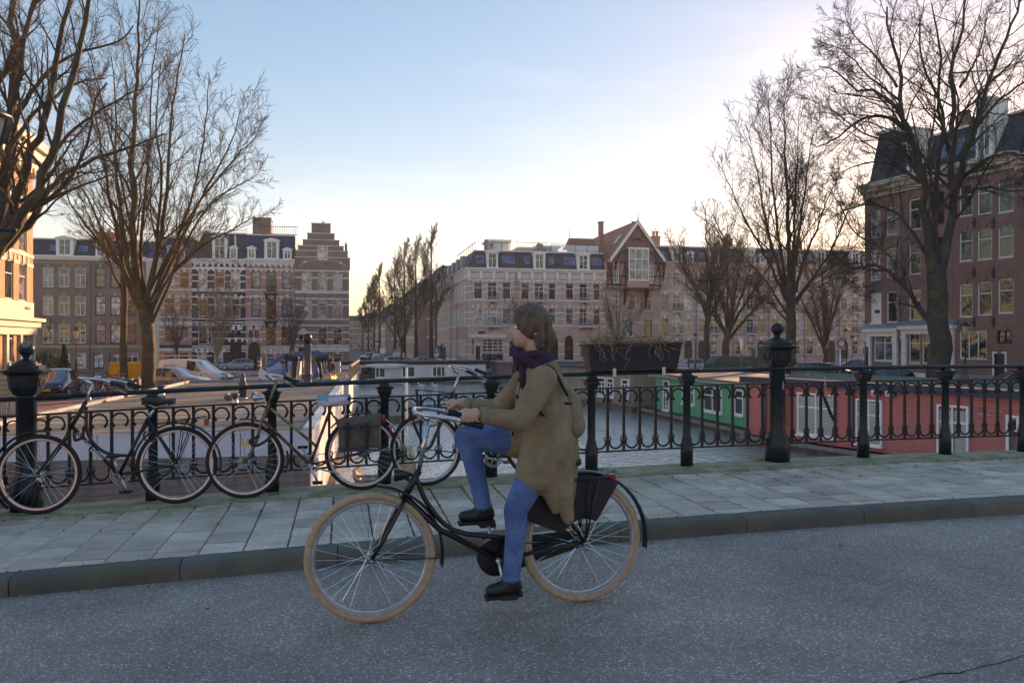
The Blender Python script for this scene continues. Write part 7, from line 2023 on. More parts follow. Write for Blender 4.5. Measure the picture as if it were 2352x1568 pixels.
mb = MB(); pts = [p(597, 1000)+Vector((0, .05, 0)), p(575, 1012)+Vector((0, .09, 0)), p(590, 1022)+Vector((0, .10, 0)), p(616, 1008)+Vector((0, .07, 0)), p(628, 985)+Vector((0, .05, 0))]; mb.tube([tuple(x) for x in resample([tuple(v) for v in pts], 16)], .013, 8); mb.build('cable_lock', M['strap'], t)
q = p(565, 1017); mb = MB(); mb.box(q.x-.032, .07, q.z-.022, q.x+.032, .095, q.z+.022); o = mb.build('padlock', M['brass'], t); MB().tube([(q.x-.02, .083, q.z+.02), (q.x-.02, .083, q.z+.05), (q.x, .083, q.z+.062), (q.x+.02, .083, q.z+.05), (q.x+.02, .083, q.z+.02)], .005, 6).build('shackle', M['chrome'], o)
frame_tubes(t, [([bb + Vector((-.06, .05, -.03)), p(780, 1086)+Vector((0, .07, 0))], .009)], 'alu', 'kickstand')
# pannier
def quilt(name, parent, m, C, th=.10, y0=.065, bulge=.02, n=8):
 """soft bag panel: four corners C (bottom-left, bottom-right, top-right, top-left) in x,z, thickness th outwards"""
 mb = MB(); rnd = random.Random(len(name)); vs = []; fs = []
 for k, yy in ((0, y0), (1, y0+th)):
  for i in range(n+1):
   for j in range(n+1):
    u, v = i/n, j/n; a = C[0].lerp(C[1], u); c = C[3].lerp(C[2], u); q = a.lerp(c, v)
    e = sin(pi*u)*sin(pi*v); ed = min(u, 1-u, v, 1-v)
    vs.append((q.x, yy + (bulge*e + rnd.uniform(-.004, .004) - (.02 if ed == 0 else 0))*k, q.z))
 N = (n+1)**2
 for i in range(n):
  for j in range(n):
   a = i*(n+1)+j; fs.append((a, a+1, a+n+2, a+n+1)); fs.append((N+a, N+a+n+1, N+a+n+2, N+a+1))
 for i in range(n):
  a, b_ = i*(n+1), (i+1)*(n+1); fs.append((a, b_, N+b_, N+a)); fs.append((a+n, N+a+n, N+b_+n, b_+n))
  fs.append((i, N+i, N+i+1, i+1)); a = n*(n+1)+i; fs.append((a, a+1, N+a+1, N+a))
 mb.add(vs, fs, 0, True); return mb.build(name, m, parent)
bag = quilt('pannier', t, M['canvas'], [p(779, 1035), p(872, 1031), p(871, 952), p(776, 966)], .11)
fl = quilt('pannier_flap', bag, M['canvas'], [p(776, 982), p(874, 978), p(873, 947), p(770, 962)], .025, y0=.185, bulge=.012)
mb = MB()
for px in (797, 842):
 for (ya, yb, w) in ((968, 1024, .014), ): a_, c_ = p(px, ya), p(px+3, yb); mb.hexa([(a_.x-w, .20, c_.z), (a_.x+w, .20, c_.z), (a_.x+w, .222, c_.z), (a_.x-w, .222, c_.z)], [(a_.x-w, .20, a_.z), (a_.x+w, .20, a_.z), (a_.x+w, .235, a_.z), (a_.x-w, .235, a_.z)])
 q = p(px+1, 992); mb.box(q.x-.021, .226, q.z-.025, q.x+.021, .244, q.z+.025)
tag(mb.build('pannier_straps', M['strap'], bag), kind='stuff')
a_, c_ = p(779, 1035), p(872, 1030); mb = MB(); mb.hexa([(c_.x, .175, c_.z-.004), (a_.x, .175, a_.z-.004), (a_.x, .19, a_.z-.004), (c_.x, .19, c_.z-.004)], [(c_.x, .175, c_.z+.03), (a_.x, .175, a_.z+.03), (a_.x, .19, a_.z+.03), (c_.x, .19, c_.z+.03)]); mb.build('pannier_trim', M['navy'], bag)
q = p(857, 1030); plate_text('pannier_lettering', 'FastRider', .022, M['paper'], bag, (q.x, .194, q.z+.014), rz=pi)
q = p(821, 978); MB().box(q.x-.028, .222, q.z-.018, q.x+.028, .232, q.z+.018).build('brand_patch', M['navy'], bag)
# --- third: black bicycle with wire basket on a front carrier
b = BikeFrame('parked_bicycle', 'black bicycle with chrome swept bars and wire basket on its front carrier, behind the cyclist', (1238, 1034), 7.60, group=GB)
p = b.p; t = b.t; rh = b.hub(1238); fh = b.hub(979); bb = p(1135, 1054); ht = p(1040, 908); hb_ = p(1024, 950); sc = p(1180, 925)
wheel(t, rh.x, rh.z, .345); wheel(t, fh.x, fh.z, .345)
frame_tubes(t, [([ht, hb_], .018), ([p(1027, 948), p(1080, 1000), bb], .015), (resample([tuple(v) for v in (p(1036, 930), p(1062, 965), p(1095, 1000), p(1150, 1020))], 10), .013), ([sc, bb], .014)] + split_stays(bb, rh, .05, .009) + split_stays(sc, rh, .05, .007), 'black')
frame_tubes(t, [([hb_ + Vector((0, y*.4, 0)), p(1018, 962) + Vector((0, y, 0)), p(990, 1025) + Vector((0, y, 0)), fh + Vector((0, y, 0))], .0105) for y in (-.045, .045)], 'black', 'fork')
frame_tubes(t, [([ht, p(1056, 860)], .0125)], 'chrome', 'stem'); frame_tubes(t, [([sc, p(1184, 905)], .0125)], 'chrome', 'seatpost')
hp = p(1054, 858); handlebar(t, hp.x, hp.z, back=.20, w=.26, rise=.07, drop=.04)
sp = p(1178, 896); saddle(t, sp.x, sp.z, .27)
crank(t, bb.x, bb.z, 15, .17); chainring(t, bb.x, bb.z, .08, hub=(rh.x, rh.z))
mudguard(t, 'rear_mudguard', rh.x, rh.z, .372, -15, 190, 'black'); mudguard(t, 'front_mudguard', fh.x, fh.z, .372, 100, 195, 'black')
mb = MB()
for y in (-.10, .10): mb.tube([tuple(v) for v in resample([tuple(v) for v in (fh+Vector((0, y*.6, 0)), p(958, 990)+Vector((0, y*.8, 0)), p(943, 945)+Vector((0, y, 0)), p(950, 937)+Vector((0, y, 0)), p(1030, 936)+Vector((0, y*.7, 0)))], 14)], .009, 7)
for px in (955, 985, 1015): q = p(px, 937); mb.tube([(q.x, -.10, q.z), (q.x, .10, q.z)], .006, 6)
mb.build('front_carrier', M['black'], t)
mb = MB(); c1, c2, c3, c4 = p(961, 934), p(1036, 928), p(1043, 903), p(958, 895); w = .14
def ring4(u, e=1.0):
 a_, b_ = c1.lerp(c4, u), c2.lerp(c3, u); ww = w*(.8+.2*u)
 return [Vector((a_.x, -ww, a_.z)), Vector((b_.x, -ww, b_.z)), Vector((b_.x, ww, b_.z)), Vector((a_.x, ww, a_.z))]
for u, r in ((0, .004), (.35, .0025), (.7, .0025), (1, .0045)): q = ring4(u); mb.tube(q, r, 5, closed=True)
r0, r1 = ring4(0), ring4(1)
for k in range(4):
 for i in range(7): mb.tube([r0[k].lerp(r0[(k+1) % 4], i/7), r1[k].lerp(r1[(k+1) % 4], i/7)], .0022, 4)
for i in range(1, 8): mb.tube([r0[0].lerp(r0[1], i/8), r0[3].lerp(r0[2], i/8)], .0022, 4)
mb.build('wire_basket', M['dkframe'], t)
q = p(984, 974); headlamp(t, q.x, q.z, .032, 'chrome')
# --- fourth tyre showing at the far left edge and the rider's own bicycle
def far_bike_mesh():
 """a small complete bicycle for the ranks across the water, forward = +x"""
 mb = MB(); r = .34
 for x in (0, 1.08):
  mb.tube([(x+r*cos(2*pi*i/18), 0, r+r*sin(2*pi*i/18)) for i in range(18)], .02, 5, closed=True)
  mb.tube([(x+(r-.04)*cos(2*pi*i/18), 0, r+(r-.04)*sin(2*pi*i/18)) for i in range(18)], .01, 4, 1, closed=True)
  for i in range(8): mb.tube([(x, 0, r), (x+r*.95*cos(2*pi*i/8), 0, r+r*.95*sin(2*pi*i/8))], .003, 3, 1)
  mb.tube([(x+(r+.03)*cos(R(a)), 0, r+(r+.03)*sin(R(a))) for a in (range(20, 200, 20) if x == 0 else range(30, 160, 20))], .014, 4, 2)
 for a, b_ in (((.42, .28), (0, r)), ((.42, .28), (.24, .82)), ((.24, .82), (0, r)), ((.42, .28), (.86, .68)), ((.27, .72), (.84, .78)), ((.82, .86), (.88, .66)), ((.88, .66), (1.08, r)), ((.82, .86), (.79, 1.02))): mb.tube([(a[0], 0, a[1]), (b_[0], 0, b_[1])], .018, 5, 2)
 mb.tube([(.24, 0, .82), (.22, 0, .92)], .014, 5, 1); mb.ball((.2, 0, .95), .11, 8, 0, sq=(1.2, .7, .35))
 mb.tube([(.60, -.28, 1.04), (.76, -.22, 1.06), (.82, 0, 1.04), (.76, .22, 1.06), (.60, .28, 1.04)], .014, 5, 1)
 for s in (-1, 1): mb.tube([(.63, .28*s, 1.045), (.52, .28*s, 1.03)], .02, 5, 0)
 mb.tube([(-.35, -.06, .76), (.1, -.06, .76)], .01, 4, 2); mb.tube([(-.35, .06, .76), (.1, .06, .76)], .01, 4, 2); mb.tube([(0, .06, .34), (-.2, .06, .76)], .008, 4, 2)
 mb.tube([(.42, .08, .28), (.42, .08, .11)], .012, 4, 1); mb.tube([(.42, -.08, .28), (.42, -.08, .45)], .012, 4, 1)
 mb.ball((.92, 0, .88), .045, 6, 1)
 return mb
fb = far_bike_mesh(); fbm = {}
for nm, c in (('black', (.015, .015, .017)), ('magenta', (.45, .02, .20)), ('grey', (.25, .26, .28)), ('red', (.35, .03, .03)), ('green', (.06, .14, .08))):
 fbm[nm] = fb.mesh('bicycle', [M['rubber'], M['alu'], mat('bike_'+nm, c, .35)])
rnd = random.Random(77)
def rank(pts, labels, group, rz0, jit=.25):
 for (pt, lb, cl) in zip(pts, labels, [l[1] for l in labels]):
  o = link('bicycle', fbm[cl], None, pt, (R(rnd.uniform(-9, 9)), 0, rz0 + rnd.uniform(-jit, jit))); tag(o, lb[0], 'bicycle', group)
def line(a, b, n): return [a.lerp(b, (i+.5)/n) for i in range(n)]
gz = lambda px, d: (lambda q: Vector((q.x, q.y, ZG(q.y)+.012)))(at_d(px, 784, d))
ls = [('black bicycle parked nearest the dark blue car, behind the first handlebars', 'black'), ('grey bicycle in the left rack, second from the dark blue car', 'grey'), ('magenta bicycle in the left rack before the yellow container', 'magenta'), ('black bicycle between the magenta one and the yellow container', 'black'), ('red bicycle half hidden under the yellow container', 'red'), ('black bicycle left of the slender tree trunk', 'black')]
rank(line(gz(200, 46), gz(272, 45), 6), ls, 'bicycles racked on the left quay', R(70))
ls = [('near grey bicycle beside the roof edge of the houseboat, left of the fan-limbed tree', 'grey'), ('near black bicycle lying against the rack by the grey sign box', 'black'), ('red bicycle close behind the first bicycle\'s handlebar', 'red')]
rank([gz(225, 36), gz(262, 37), gz(242, 38.5)], ls, 'near bicycles on the left quay', R(10), .3)
ls = [('leftmost black bicycle of the rank right of the white van', 'black'), ('grey bicycle in the rank right of the white van', 'grey'), ('black bicycle in the middle of the rank right of the white van', 'black'), ('green bicycle in the rank right of the white van', 'green'), ('rightmost black bicycle of the rank right of the white van', 'black')]
rank(line(gz(508, 48), gz(548, 48.5), 5), ls, 'bicycles racked right of the van', R(80))
ls = [('black bicycle tied to the quay rail before the far silver wagon', 'black'), ('grey bicycle on the right quay below the blue tarpaulin', 'grey'), ('black bicycle on the right quay left of the tall pillar', 'black'), ('red bicycle on the right quay left of the tall pillar', 'red'), ('black bicycle just left of the tall pillar', 'black')]
rank(line(gz(1715, 60), gz(1760, 50), 5), ls, 'bicycles on the right quay', R(60))
ls = [('first black bicycle below the dark estate car', 'black'), ('grey bicycle below the dark estate car', 'grey'), ('black bicycle below the rear of the dark estate car', 'black'), ('green bicycle left of the round sign post', 'green'), ('black bicycle with raised handlebar right of the small parked car', 'black')]
rank([gz(1868, 43), gz(1886, 43), gz(1905, 42.5), gz(1926, 42), gz(2038, 40)], ls, 'bicycles by the parked cars on the right', R(75))
ls = [('blue-grey bicycle standing by the water right of the white houseboat', 'grey'), ('black bicycle standing by the water right of the white houseboat', 'black')]
rank([gz(1128, 90), gz(1136, 90)], ls, 'bicycles across the water', R(10))
# --- the rider's bicycle
YRd = 4.33
b = BikeFrame('ridden_bicycle', 'black city bicycle with cream tyres and full chain case ridden along the bridge', (1336, 1252), YRd, lean=0, r=.352)
p = b.p; t = b.t; rh = b.hub(1336); fh = b.hub(852); bb = p(1142, 1283); hb_ = p(927, 1146); ht = p(962, 1080); sc = p(1250, 1110)
wheel(t, rh.x, rh.z, .35, 'tan_rubber', tyre_w=.021); wheel(t, fh.x, fh.z, .35, 'tan_rubber', tyre_w=.021)
cv = resample([tuple(v) for v in (p(955, 1095), p(985, 1160), p(1050, 1220), p(1190, 1235))], 12)
frame_tubes(t, [([ht, hb_], .020), ([p(930, 1140), p(1010, 1215), bb], .017), (cv, .014), ([sc, bb], .016)] + split_stays(bb, rh, .055, .010) + split_stays(sc, rh, .055, .008), 'black')
frame_tubes(t, [([hb_ + Vector((0, y*.4, 0)), p(920, 1160) + Vector((0, y, 0)), p(880, 1235) + Vector((0, y, 0)), fh + Vector((0, y, 0))], .011) for y in (-.05, .05)], 'black', 'fork')
frame_tubes(t, [([ht, p(985, 966)], .013)], 'chrome', 'stem'); frame_tubes(t, [([sc, p(1262, 1070)], .013)], 'chrome', 'seatpost')
hp = p(985, 966); handlebar(t, hp.x, hp.z, back=.22, w=.26, rise=.05, drop=.03)
sp = p(1268, 1058); saddle(t, sp.x, sp.z, .26)
crank(t, bb.x, bb.z, 258, .17);
mb = MB(); r1, r2 = .105, .05; A_, B_ = Vector((bb.x, 0, bb.z)), Vector((rh.x, 0, rh.z)); dl = math.atan2(B_.z-A_.z, B_.x-A_.x); poly = []
for i in range(13): a = dl + pi/2 + pi*i/12; poly.append((A_.x+r1*cos(a), A_.z+r1*sin(a)))
for i in range(9): a = dl - pi/2 + pi*i/8; poly.append((B_.x+r2*cos(a), B_.z+r2*sin(a)))
mb.prism(poly, -.075, -.035); mb.build('chain_case', M['black'], t)
mudguard(t, 'rear_mudguard', rh.x, rh.z, .385, -15, 190, 'black', .032); mudguard(t, 'front_mudguard', fh.x, fh.z, .385, 95, 190, 'black', .032)
mb = MB(); n = 12
for s in (-.05, .05):
 vs = []; fs = []
 for i in range(n+1):
  a = R(22 + 100*i/n); vs += [(rh.x+.375*cos(a), s, rh.z+.375*sin(a)), (rh.x+.13*cos(a), s*1.1, rh.z+.13*sin(a)), (rh.x+.375*cos(a), s*.9, rh.z+.375*sin(a)), (rh.x+.13*cos(a), s*1.0, rh.z+.13*sin(a))]
  if i: k = 4*i; fs += [(k-4, k, k+1, k-3), (k-2, k-1, k+3, k+2)]
 mb.add(vs, fs)
mb.build('coat_guard', M['strap'], t)
q0, q1 = p(1288, 1098), p(1392, 1090); rack(t, q0.x, q0.z, q1.x, q1.z, rh, w=.075)
q = p(868, 1150) ; headlamp(t, p(905, 1090).x, p(905, 1090).z, .035, 'black'); q = p(1402, 1098); MB().box(q.x-.02, -.03, q.z-.025, q.x+.01, .03, q.z+.025).build('rear_reflector', M['red'], t)
RB = b
# ------------------------------------------------------------ people
def blob(name, prims, voxel, m, parent, smooth=4, origin=Vector((0, 0, 0))):
 """one continuous surface grown round tapering limbs and rounded masses"""
 mb = MB()
 for q in prims:
  if q[0] == 'c':
   a, ra, b_, rb = Vector(q[1])-origin, q[2], Vector(q[3])-origin, q[4]; fl = q[5] if len(q) > 5 else 1
   mb.tube([a, a.lerp(b_, .5), b_], [ra, (ra+rb)/2, rb], 14, flat=fl); mb.ball(a, ra, 14); mb.ball(b_, rb, 14)
  else: mb.ball(Vector(q[1])-origin, q[2], 16, sq=q[3])
 me = mb.mesh(name, m); o = bpy.data.objects.new(name, me); COL.objects.link(o)
 md = o.modifiers.new('r', 'REMESH'); md.mode = 'VOXEL'; md.voxel_size = voxel; md.use_smooth_shade = True
 ms = o.modifiers.new('s', 'SMOOTH'); ms.iterations = smooth; ms.factor = .5
 dg = bpy.context.evaluated_depsgraph_get(); me2 = bpy.data.meshes.new_from_object(o.evaluated_get(dg)); bpy.data.objects.remove(o)
 me2.materials.clear(); me2.materials.append(m)
 return link(name, me2, parent)
M['skin'] = mat('skin', (.62, .36, .27), .5, var=.06, vscale=20); M['skin'].node_tree.nodes['Principled BSDF'].inputs['Subsurface Weight'].default_value = .08
M['hair'] = mat('brown_hair', (.12, .07, .048), .5, var=.6, vscale=45, bump=1., bscale=70, streak=True)
M['coat'] = mat('olive_brown_wool_coat', (.27, .20, .12), .9, var=.22, vscale=5, bump=.9, bscale=14, bdist=.02)
M['scarf'] = mat('dark_plum_scarf', (.045, .022, .05), .9, var=.4, vscale=25, bump=1, bscale=60)
M['denim'] = mat('blue_denim', (.09, .21, .43), .85, var=.35, vscale=8, col2=(.035, .11, .30), bump=.8, bscale=18, bdist=.02)
M['boot'] = mat('black_boot', (.018, .018, .022), .45, bump=.3, bscale=60)
M['bagm'] = mat('khaki_backpack', (.24, .20, .13), .8, var=.12, vscale=10, bump=.6, bscale=90)
def Wp(px, py, dy=0): q = at_Y(px, py, YRd); return Vector((q.x, YRd + dy, q.z))
O = Wp(1255, 1060); O.z = P(O.x) - .11
rd_ = thing('person', 'cyclist in olive-brown coat, dark scarf and blue jeans riding left along the bridge', 'person', O)
H_ = Wp(1214, 752); sh_n, sh_f = Wp(1232, 868, -.165), Wp(1232, 866, .165)
el_n, el_f = Wp(1172, 958, -.25), Wp(1165, 948, .25)
hd_n, hd_f = Wp(1062, 944, -.272), Wp(1062, 940, .272)
wr_n, wr_f = Wp(1088, 944, -.268), Wp(1088, 940, .268)
hp_n, hp_f = Wp(1248, 1018, -.09), Wp(1248, 1014, .09)
kn_n, an_n = Wp(1173, 1160, -.125), Wp(1164, 1312, -.115)
kn_f, an_f = Wp(1076, 1010, .12), Wp(1118, 1170, .115)
V = lambda x, y, z: Vector((x, y, z))
def hand(w_, h_, s):
 """palm resting on the grip with four curled fingers outside it and the thumb inside"""
 out = [('c', w_, .025, h_ + V(.025, 0, .012), .030, .8), ('c', h_ + V(.03, 0, .014), .026, h_ + V(-.02, s*.004, .018), .024, .8)]
 for k, (x, l) in enumerate(((-.036, .9), (-.014, 1.0), (.008, .96), (.029, .8))):
  a = h_ + V(x, s*.018, .020); b_ = h_ + V(x-.003, s*.038, .004*l); c = h_ + V(x-.002, s*.032, -.022*l); d_ = h_ + V(x, s*.010, -.032*l)
  out += [('c', a, .0105, b_, .0098), ('c', b_, .0098, c, .0090), ('c', c, .009, d_, .0080)]
 out += [('c', h_ + V(.012, -s*.016, .016), .0125, h_ + V(-.018, -s*.034, .002), .0105), ('c', h_ + V(-.018, -s*.034, .002), .0105, h_ + V(-.040, -s*.028, -.012), .009)]
 return out
body = [('e', H_ + V(.012, 0, .012), .094, (1.02, .80, 1.10)), ('e', H_ + V(-.030, 0, -.045), .066, (1.0, .86, 1.15)), ('c', H_ + V(-.028, 0, -.088), .034, H_ + V(-.060, 0, -.094), .022),
  ('c', H_ + V(-.075, 0, .012), .012, H_ + V(-.102, 0, -.026), .0125), ('e', H_ + V(-.094, 0, -.028), .013, (1, 1.25, .8)),
  ('c', H_ + V(-.080, -.028, .018), .012, H_ + V(-.080, .028, .018), .012), ('c', H_ + V(-.082, -.014, -.060), .0085, H_ + V(-.082, .014, -.060), .0085), ('c', H_ + V(-.080, -.012, -.070), .0095, H_ + V(-.080, .012, -.070), .0095),
  ('e', H_ + V(-.060, -.034, -.030), .024, (1, .8, .9)), ('e', H_ + V(-.060, .034, -.030), .024, (1, .8, .9)), ('c', H_ + V(.005, 0, -.06), .055, Wp(1236, 835), .060),
  ('c', Wp(1238, 850), .10, Wp(1250, 950), .12), ('c', Wp(1250, 950), .12, Wp(1254, 1015), .135), ('c', sh_n, .05, sh_f, .05)]
for sh, el, wr, hd, s in ((sh_n, el_n, wr_n, hd_n, -1), (sh_f, el_f, wr_f, hd_f, 1)): body += [('c', sh, .045, el, .035), ('c', el, .035, wr, .024)] + hand(wr, hd, s)
for hp, kn, an in ((hp_n, kn_n, an_n), (hp_f, kn_f, an_f)): body += [('c', hp, .075, kn, .048), ('c', kn, .048, an, .034)]
bd = blob('body', body, .0055, M['skin'], rd_, 3, O)
mb = MB()
for s in (-1, 1): mb.ball(H_ + V(-.0795, s*.031, -.001) - O, .0115, 10)
mb.build('eyes', M['paper'], rd_); mb = MB()
for s in (-1, 1): mb.ball(H_ + V(-.0885, s*.031, -.001) - O, .0045, 8); mb.tube([H_ + V(-.093, s*.018, .022) - O, H_ + V(-.088, s*.046, .024) - O], .0032, 5)
mb.build('pupils_and_brows', M['hair'], rd_)
mb = MB(); mb.tube([H_ + V(-.0905, -.018, -.064) - O, H_ + V(-.095, 0, -.063) - O, H_ + V(-.0905, .018, -.064) - O], [.002, .0055, .002], 6); mb.build('lips', mat('lips', (.45, .14, .13), .45), rd_)
for s in (-1, 1): mb = MB(); mb.tube([H_ + V(.022+.016*cos(a), s*.083, -.012+.026*sin(a)) - O for a in [R(-120+30*i) for i in range(9)]], .006, 6); mb.ball(H_ + V(.02, s*.078, -.014) - O, .018, 8, sq=(.8, .5, 1.2)); mb.build('ear', M['skin'], rd_)
hair = [('e', H_ + V(.022, 0, .024), .112, (1.0, .86, 1.03)), ('e', H_ + V(.06, 0, -.02), .088, (.9, .9, 1.1)), ('e', H_ + V(.10, 0, -.055), .062, (1, .9, 1.1)), ('c', H_ + V(-.045, 0, .085), .035, H_ + V(.02, 0, .105), .04),
  ('c', H_ + V(.04, -.07, .0), .028, H_ + V(.05, -.06, -.10), .024), ('c', H_ + V(.04, .07, .0), .028, H_ + V(.05, .06, -.10), .024), ('c', H_ + V(.085, 0, -.06), .055, H_ + V(.095, 0, -.13), .035)]
blob('hair', hair, .006, M['hair'], rd_, 2, O)
nk = Wp(1230, 818)
mb = MB(); rnd = random.Random(12)
for k in range(4):
 z = nk.z - .058 + k*.022; r = .092 - .006*abs(k-1.2); c = nk - O; pts = []
 for i in range(20): a = 2*pi*i/20; rr = r*(1+.07*sin(3*a+k*1.7)); pts.append((c.x + rr*cos(a)*1.05 - .01*k, rr*sin(a), z-O.z + .018*sin(2*a+k) - .02*cos(a)))
 mb.tube(pts, .030, 8, closed=True)
a_ = Wp(1200, 835, -.05)-O; mb.tube([a_, a_ + V(-.0, -.01, -.09), a_ + V(.02, -.015, -.16)], [.03, .034, .026], 8, flat=.5)
mb.build('scarf', M['scarf'], rd_)
coat = [('c', sh_n + V(.01, .05, .0), .078, sh_f + V(.01, -.05, .0), .078), ('c', Wp(1240, 862), .125, Wp(1252, 950), .150), ('e', Wp(1250, 960), .165, (1.05, 1.18, 1.2)), ('c', Wp(1252, 960), .155, Wp(1262, 1035), .168), ('c', Wp(1225, 905), .105, Wp(1228, 975), .11),
  ('c', sh_n, .078, el_n, .060), ('c', el_n, .060, wr_n + V(.012, 0, 0), .043), ('c', sh_f, .078, el_f, .060), ('c', el_f, .060, wr_f + V(.012, 0, 0), .043),
  ('c', Wp(1248, 1018, -.085), .138, Wp(1222, 1080, -.105), .122), ('c', Wp(1245, 1018, .085), .135, Wp(1190, 1012, .11), .108), ('c', Wp(1248, 975, -.06), .14, Wp(1250, 1030, -.085), .14), ('c', Wp(1272, 1040), .15, Wp(1302, 1165), .055), ('c', Wp(1262, 1045, -.10), .10, Wp(1292, 1180, -.115), .035), ('c', Wp(1270, 1045, .10), .09, Wp(1305, 1165, .115), .035),
  ('c', Wp(1240, 1060, -.115), .10, Wp(1262, 1160, -.125), .026), ('c', Wp(1292, 1180, -.115), .030, Wp(1308, 1170, .0), .030), ('c', Wp(1310, 1160, .115), .030, Wp(1308, 1170, .0), .030)]
ct = blob('coat', coat, .009, M['coat'], rd_, 5, O)
mb = MB()
for (c, r) in ((wr_n + V(.008, 0, 0), .046), (wr_f + V(.008, 0, 0), .046)): d = V(1, 0, .02); mb.tube([c - O - d*.012, c - O + d*.014], r, 14)
mb.build('cuffs', M['coat'], ct)
a, b_ = Wp(1216, 848, -.105)-O, Wp(1205, 1000, -.03)-O; mb = MB(); mb.tube([a + V(-.05, .05, 0), b_ + V(-.07, .03, 0)], .006, 5)
for k in range(4): q = (a + V(-.06, .055, 0)).lerp(b_ + V(-.07, .03, 0), .15+.25*k); mb.ball(q, .014, 8)
mb.build('buttons', M['leather'], ct)
jeans = []
for hp, kn, an in ((hp_n, kn_n, an_n), (hp_f, kn_f, an_f)):
 m1 = hp.lerp(kn, .45); m2 = kn.lerp(an, .3) + V(.012, 0, 0)
 jeans += [('c', hp, .108, m1, .090), ('c', m1, .090, kn, .066), ('c', kn, .066, m2, .060), ('c', m2, .060, an, .047)]
jeans += [('c', hp_n, .12, hp_f, .12)]
jn = blob('jeans', jeans, .008, M['denim'], rd_, 3, O)
mb = MB()
for an in (an_n, an_f): mb.tube([an - O + V(0, 0, .010), an - O + V(0, 0, -.012)], [.050, .052], 14)
mb.build('turn_ups', M['denim'], jn)
for an, hl, to in ((an_n, Wp(1176, 1331, -.115), Wp(1118, 1340, -.12)), (an_f, Wp(1132, 1190, .115), Wp(1072, 1196, .12))):
 blob('shoe', [('c', an + V(0, 0, .01), .043, hl + V(-.01, 0, .01), .040), ('c', hl, .034, hl.lerp(to, .6), .040), ('c', hl.lerp(to, .6), .040, to, .031), ('c', an + V(-.01, 0, -.02), .040, hl.lerp(to, .5), .038)], .007, M['boot'], rd_, 3, O)
 a, b_ = hl - O + V(.03, 0, -.036), to - O + V(-.03, 0, -.034); mb = MB(); mb.tube([a, a.lerp(b_, .5), b_], [.018, .024, .018], 10, flat=.35) if False else mb.hexa([(b_.x, b_.y-.036, b_.z-.012), (a.x, a.y-.03, a.z-.016), (a.x, a.y+.03, a.z-.016), (b_.x, b_.y+.036, b_.z-.012)], [(b_.x, b_.y-.036, b_.z+.004), (a.x, a.y-.03, a.z+.006), (a.x, a.y+.03, a.z+.006), (b_.x, b_.y+.036, b_.z+.004)]); mb.build('sole', M['rubber'], rd_)
BO = Wp(1305, 985)
bp = thing('backpack', 'soft khaki backpack on the back of the cyclist in the olive coat', 'backpack', BO)
blob('bag', [('e', Wp(1303, 952), .115, (.75, 1.15, 1.35)), ('e', Wp(1308, 975), .10, (.9, 1.25, .9))], .009, M['bagm'], bp, 4, BO)
mb = MB()
for s in (-.12, .12): mb.tube([tuple(v) for v in resample([tuple(v) for v in (Wp(1290, 905, s)-BO, Wp(1250, 838, s)-BO, Wp(1208, 875, s*1.15)-BO, Wp(1222, 940, s*1.45)-BO, Wp(1285, 985, s)-BO)], 16)], .014, 7, flat=.6)
mb.tube([tuple(v) for v in (Wp(1280, 922, -.14)-BO, Wp(1322, 926, -.07)-BO, Wp(1331, 926, .05)-BO, Wp(1300, 920, .14)-BO)], .010, 6)
mb.build('straps', M['strap'], bp)
# the two workers on the far roof
def worker(label, dist, hip, sho, head, elb, hnd, kne, ft, jac, dyh=.14):
 Q = lambda p_, dy=0: at_d(p_[0], p_[1], dist) + Vector((0, dy, 0))
 O_ = Q(ft); t = thing('person', label, 'person', O_, 0, 'workers on the felted roof')
 body = [('e', Q(head), .105, (1, .85, 1.12)), ('c', Q(head), .05, Q(sho), .06), ('c', Q(sho), .13, Q(hip), .13)]
 cl = [('c', Q(sho, -.12), .10, Q(sho, .12), .10), ('c', Q(sho), .155, Q(hip), .15)]; tr_ = [('c', Q(hip, -.08), .14, Q(hip, .08), .14)]; bt = []
 for s in (-1, 1):
  body += [('c', Q(sho, s*.17), .05, Q(elb, s*.2), .042), ('c', Q(elb, s*.2), .042, Q(hnd, s*.12), .032), ('e', Q(hnd, s*.12), .045, (.8, .8, 1.2))]
  for k in range(4): h_ = Q(hnd, s*.12) + V(-.03+.02*k, 0, -.03); body.append(('c', h_, .012, h_ + V(0, s*.01, -.055), .010))
  cl += [('c', Q(sho, s*.17), .075, Q(elb, s*.2), .058), ('c', Q(elb, s*.2), .058, Q(hnd, s*.13) + V(0, 0, .07), .042)]
  body += [('c', Q(hip, s*.09), .07, Q(kne, s*dyh), .05), ('c', Q(kne, s*dyh), .05, Q(ft, s*dyh) + V(0, 0, .1), .04)]
  tr_ += [('c', Q(hip, s*.09), .115, Q(kne, s*dyh), .082), ('c', Q(kne, s*dyh), .082, Q(ft, s*dyh) + V(0, 0, .12), .066)]
  bt += [('c', Q(ft, s*dyh) + V(0, 0, .12), .055, Q(ft, s*dyh) + V(.02, 0, .05), .05), ('c', Q(ft, s*dyh) + V(.0, 0, .05), .05, Q(ft, s*dyh) + V(.15 if hnd[0] > ft[0] else -.15, 0, .04), .042)]
 blob('body', body, .016, M['skin'], t, 2, O_); blob('jacket', cl, .018, M[jac], t, 3, O_); blob('trousers', tr_, .018, M['strap'], t, 3, O_); blob('boots', bt, .016, M['yellow_stone'], t, 2, O_)
 blob('hair', [('e', Q(head) + V(.01, 0, .03), .112, (1, .9, 1.0))], .018, M['hair'], t, 1, O_)
M['navyj'] = mat('navy_work_jacket', (.03, .035, .06), .85, var=.2)
worker('left worker in dark clothes bent double behind the slim pipe on the roof', 38.5, (681, 823), (657, 819), (648.5, 834), (659, 840), (661, 858), (679, 846), (678, 871.5), 'navyj')
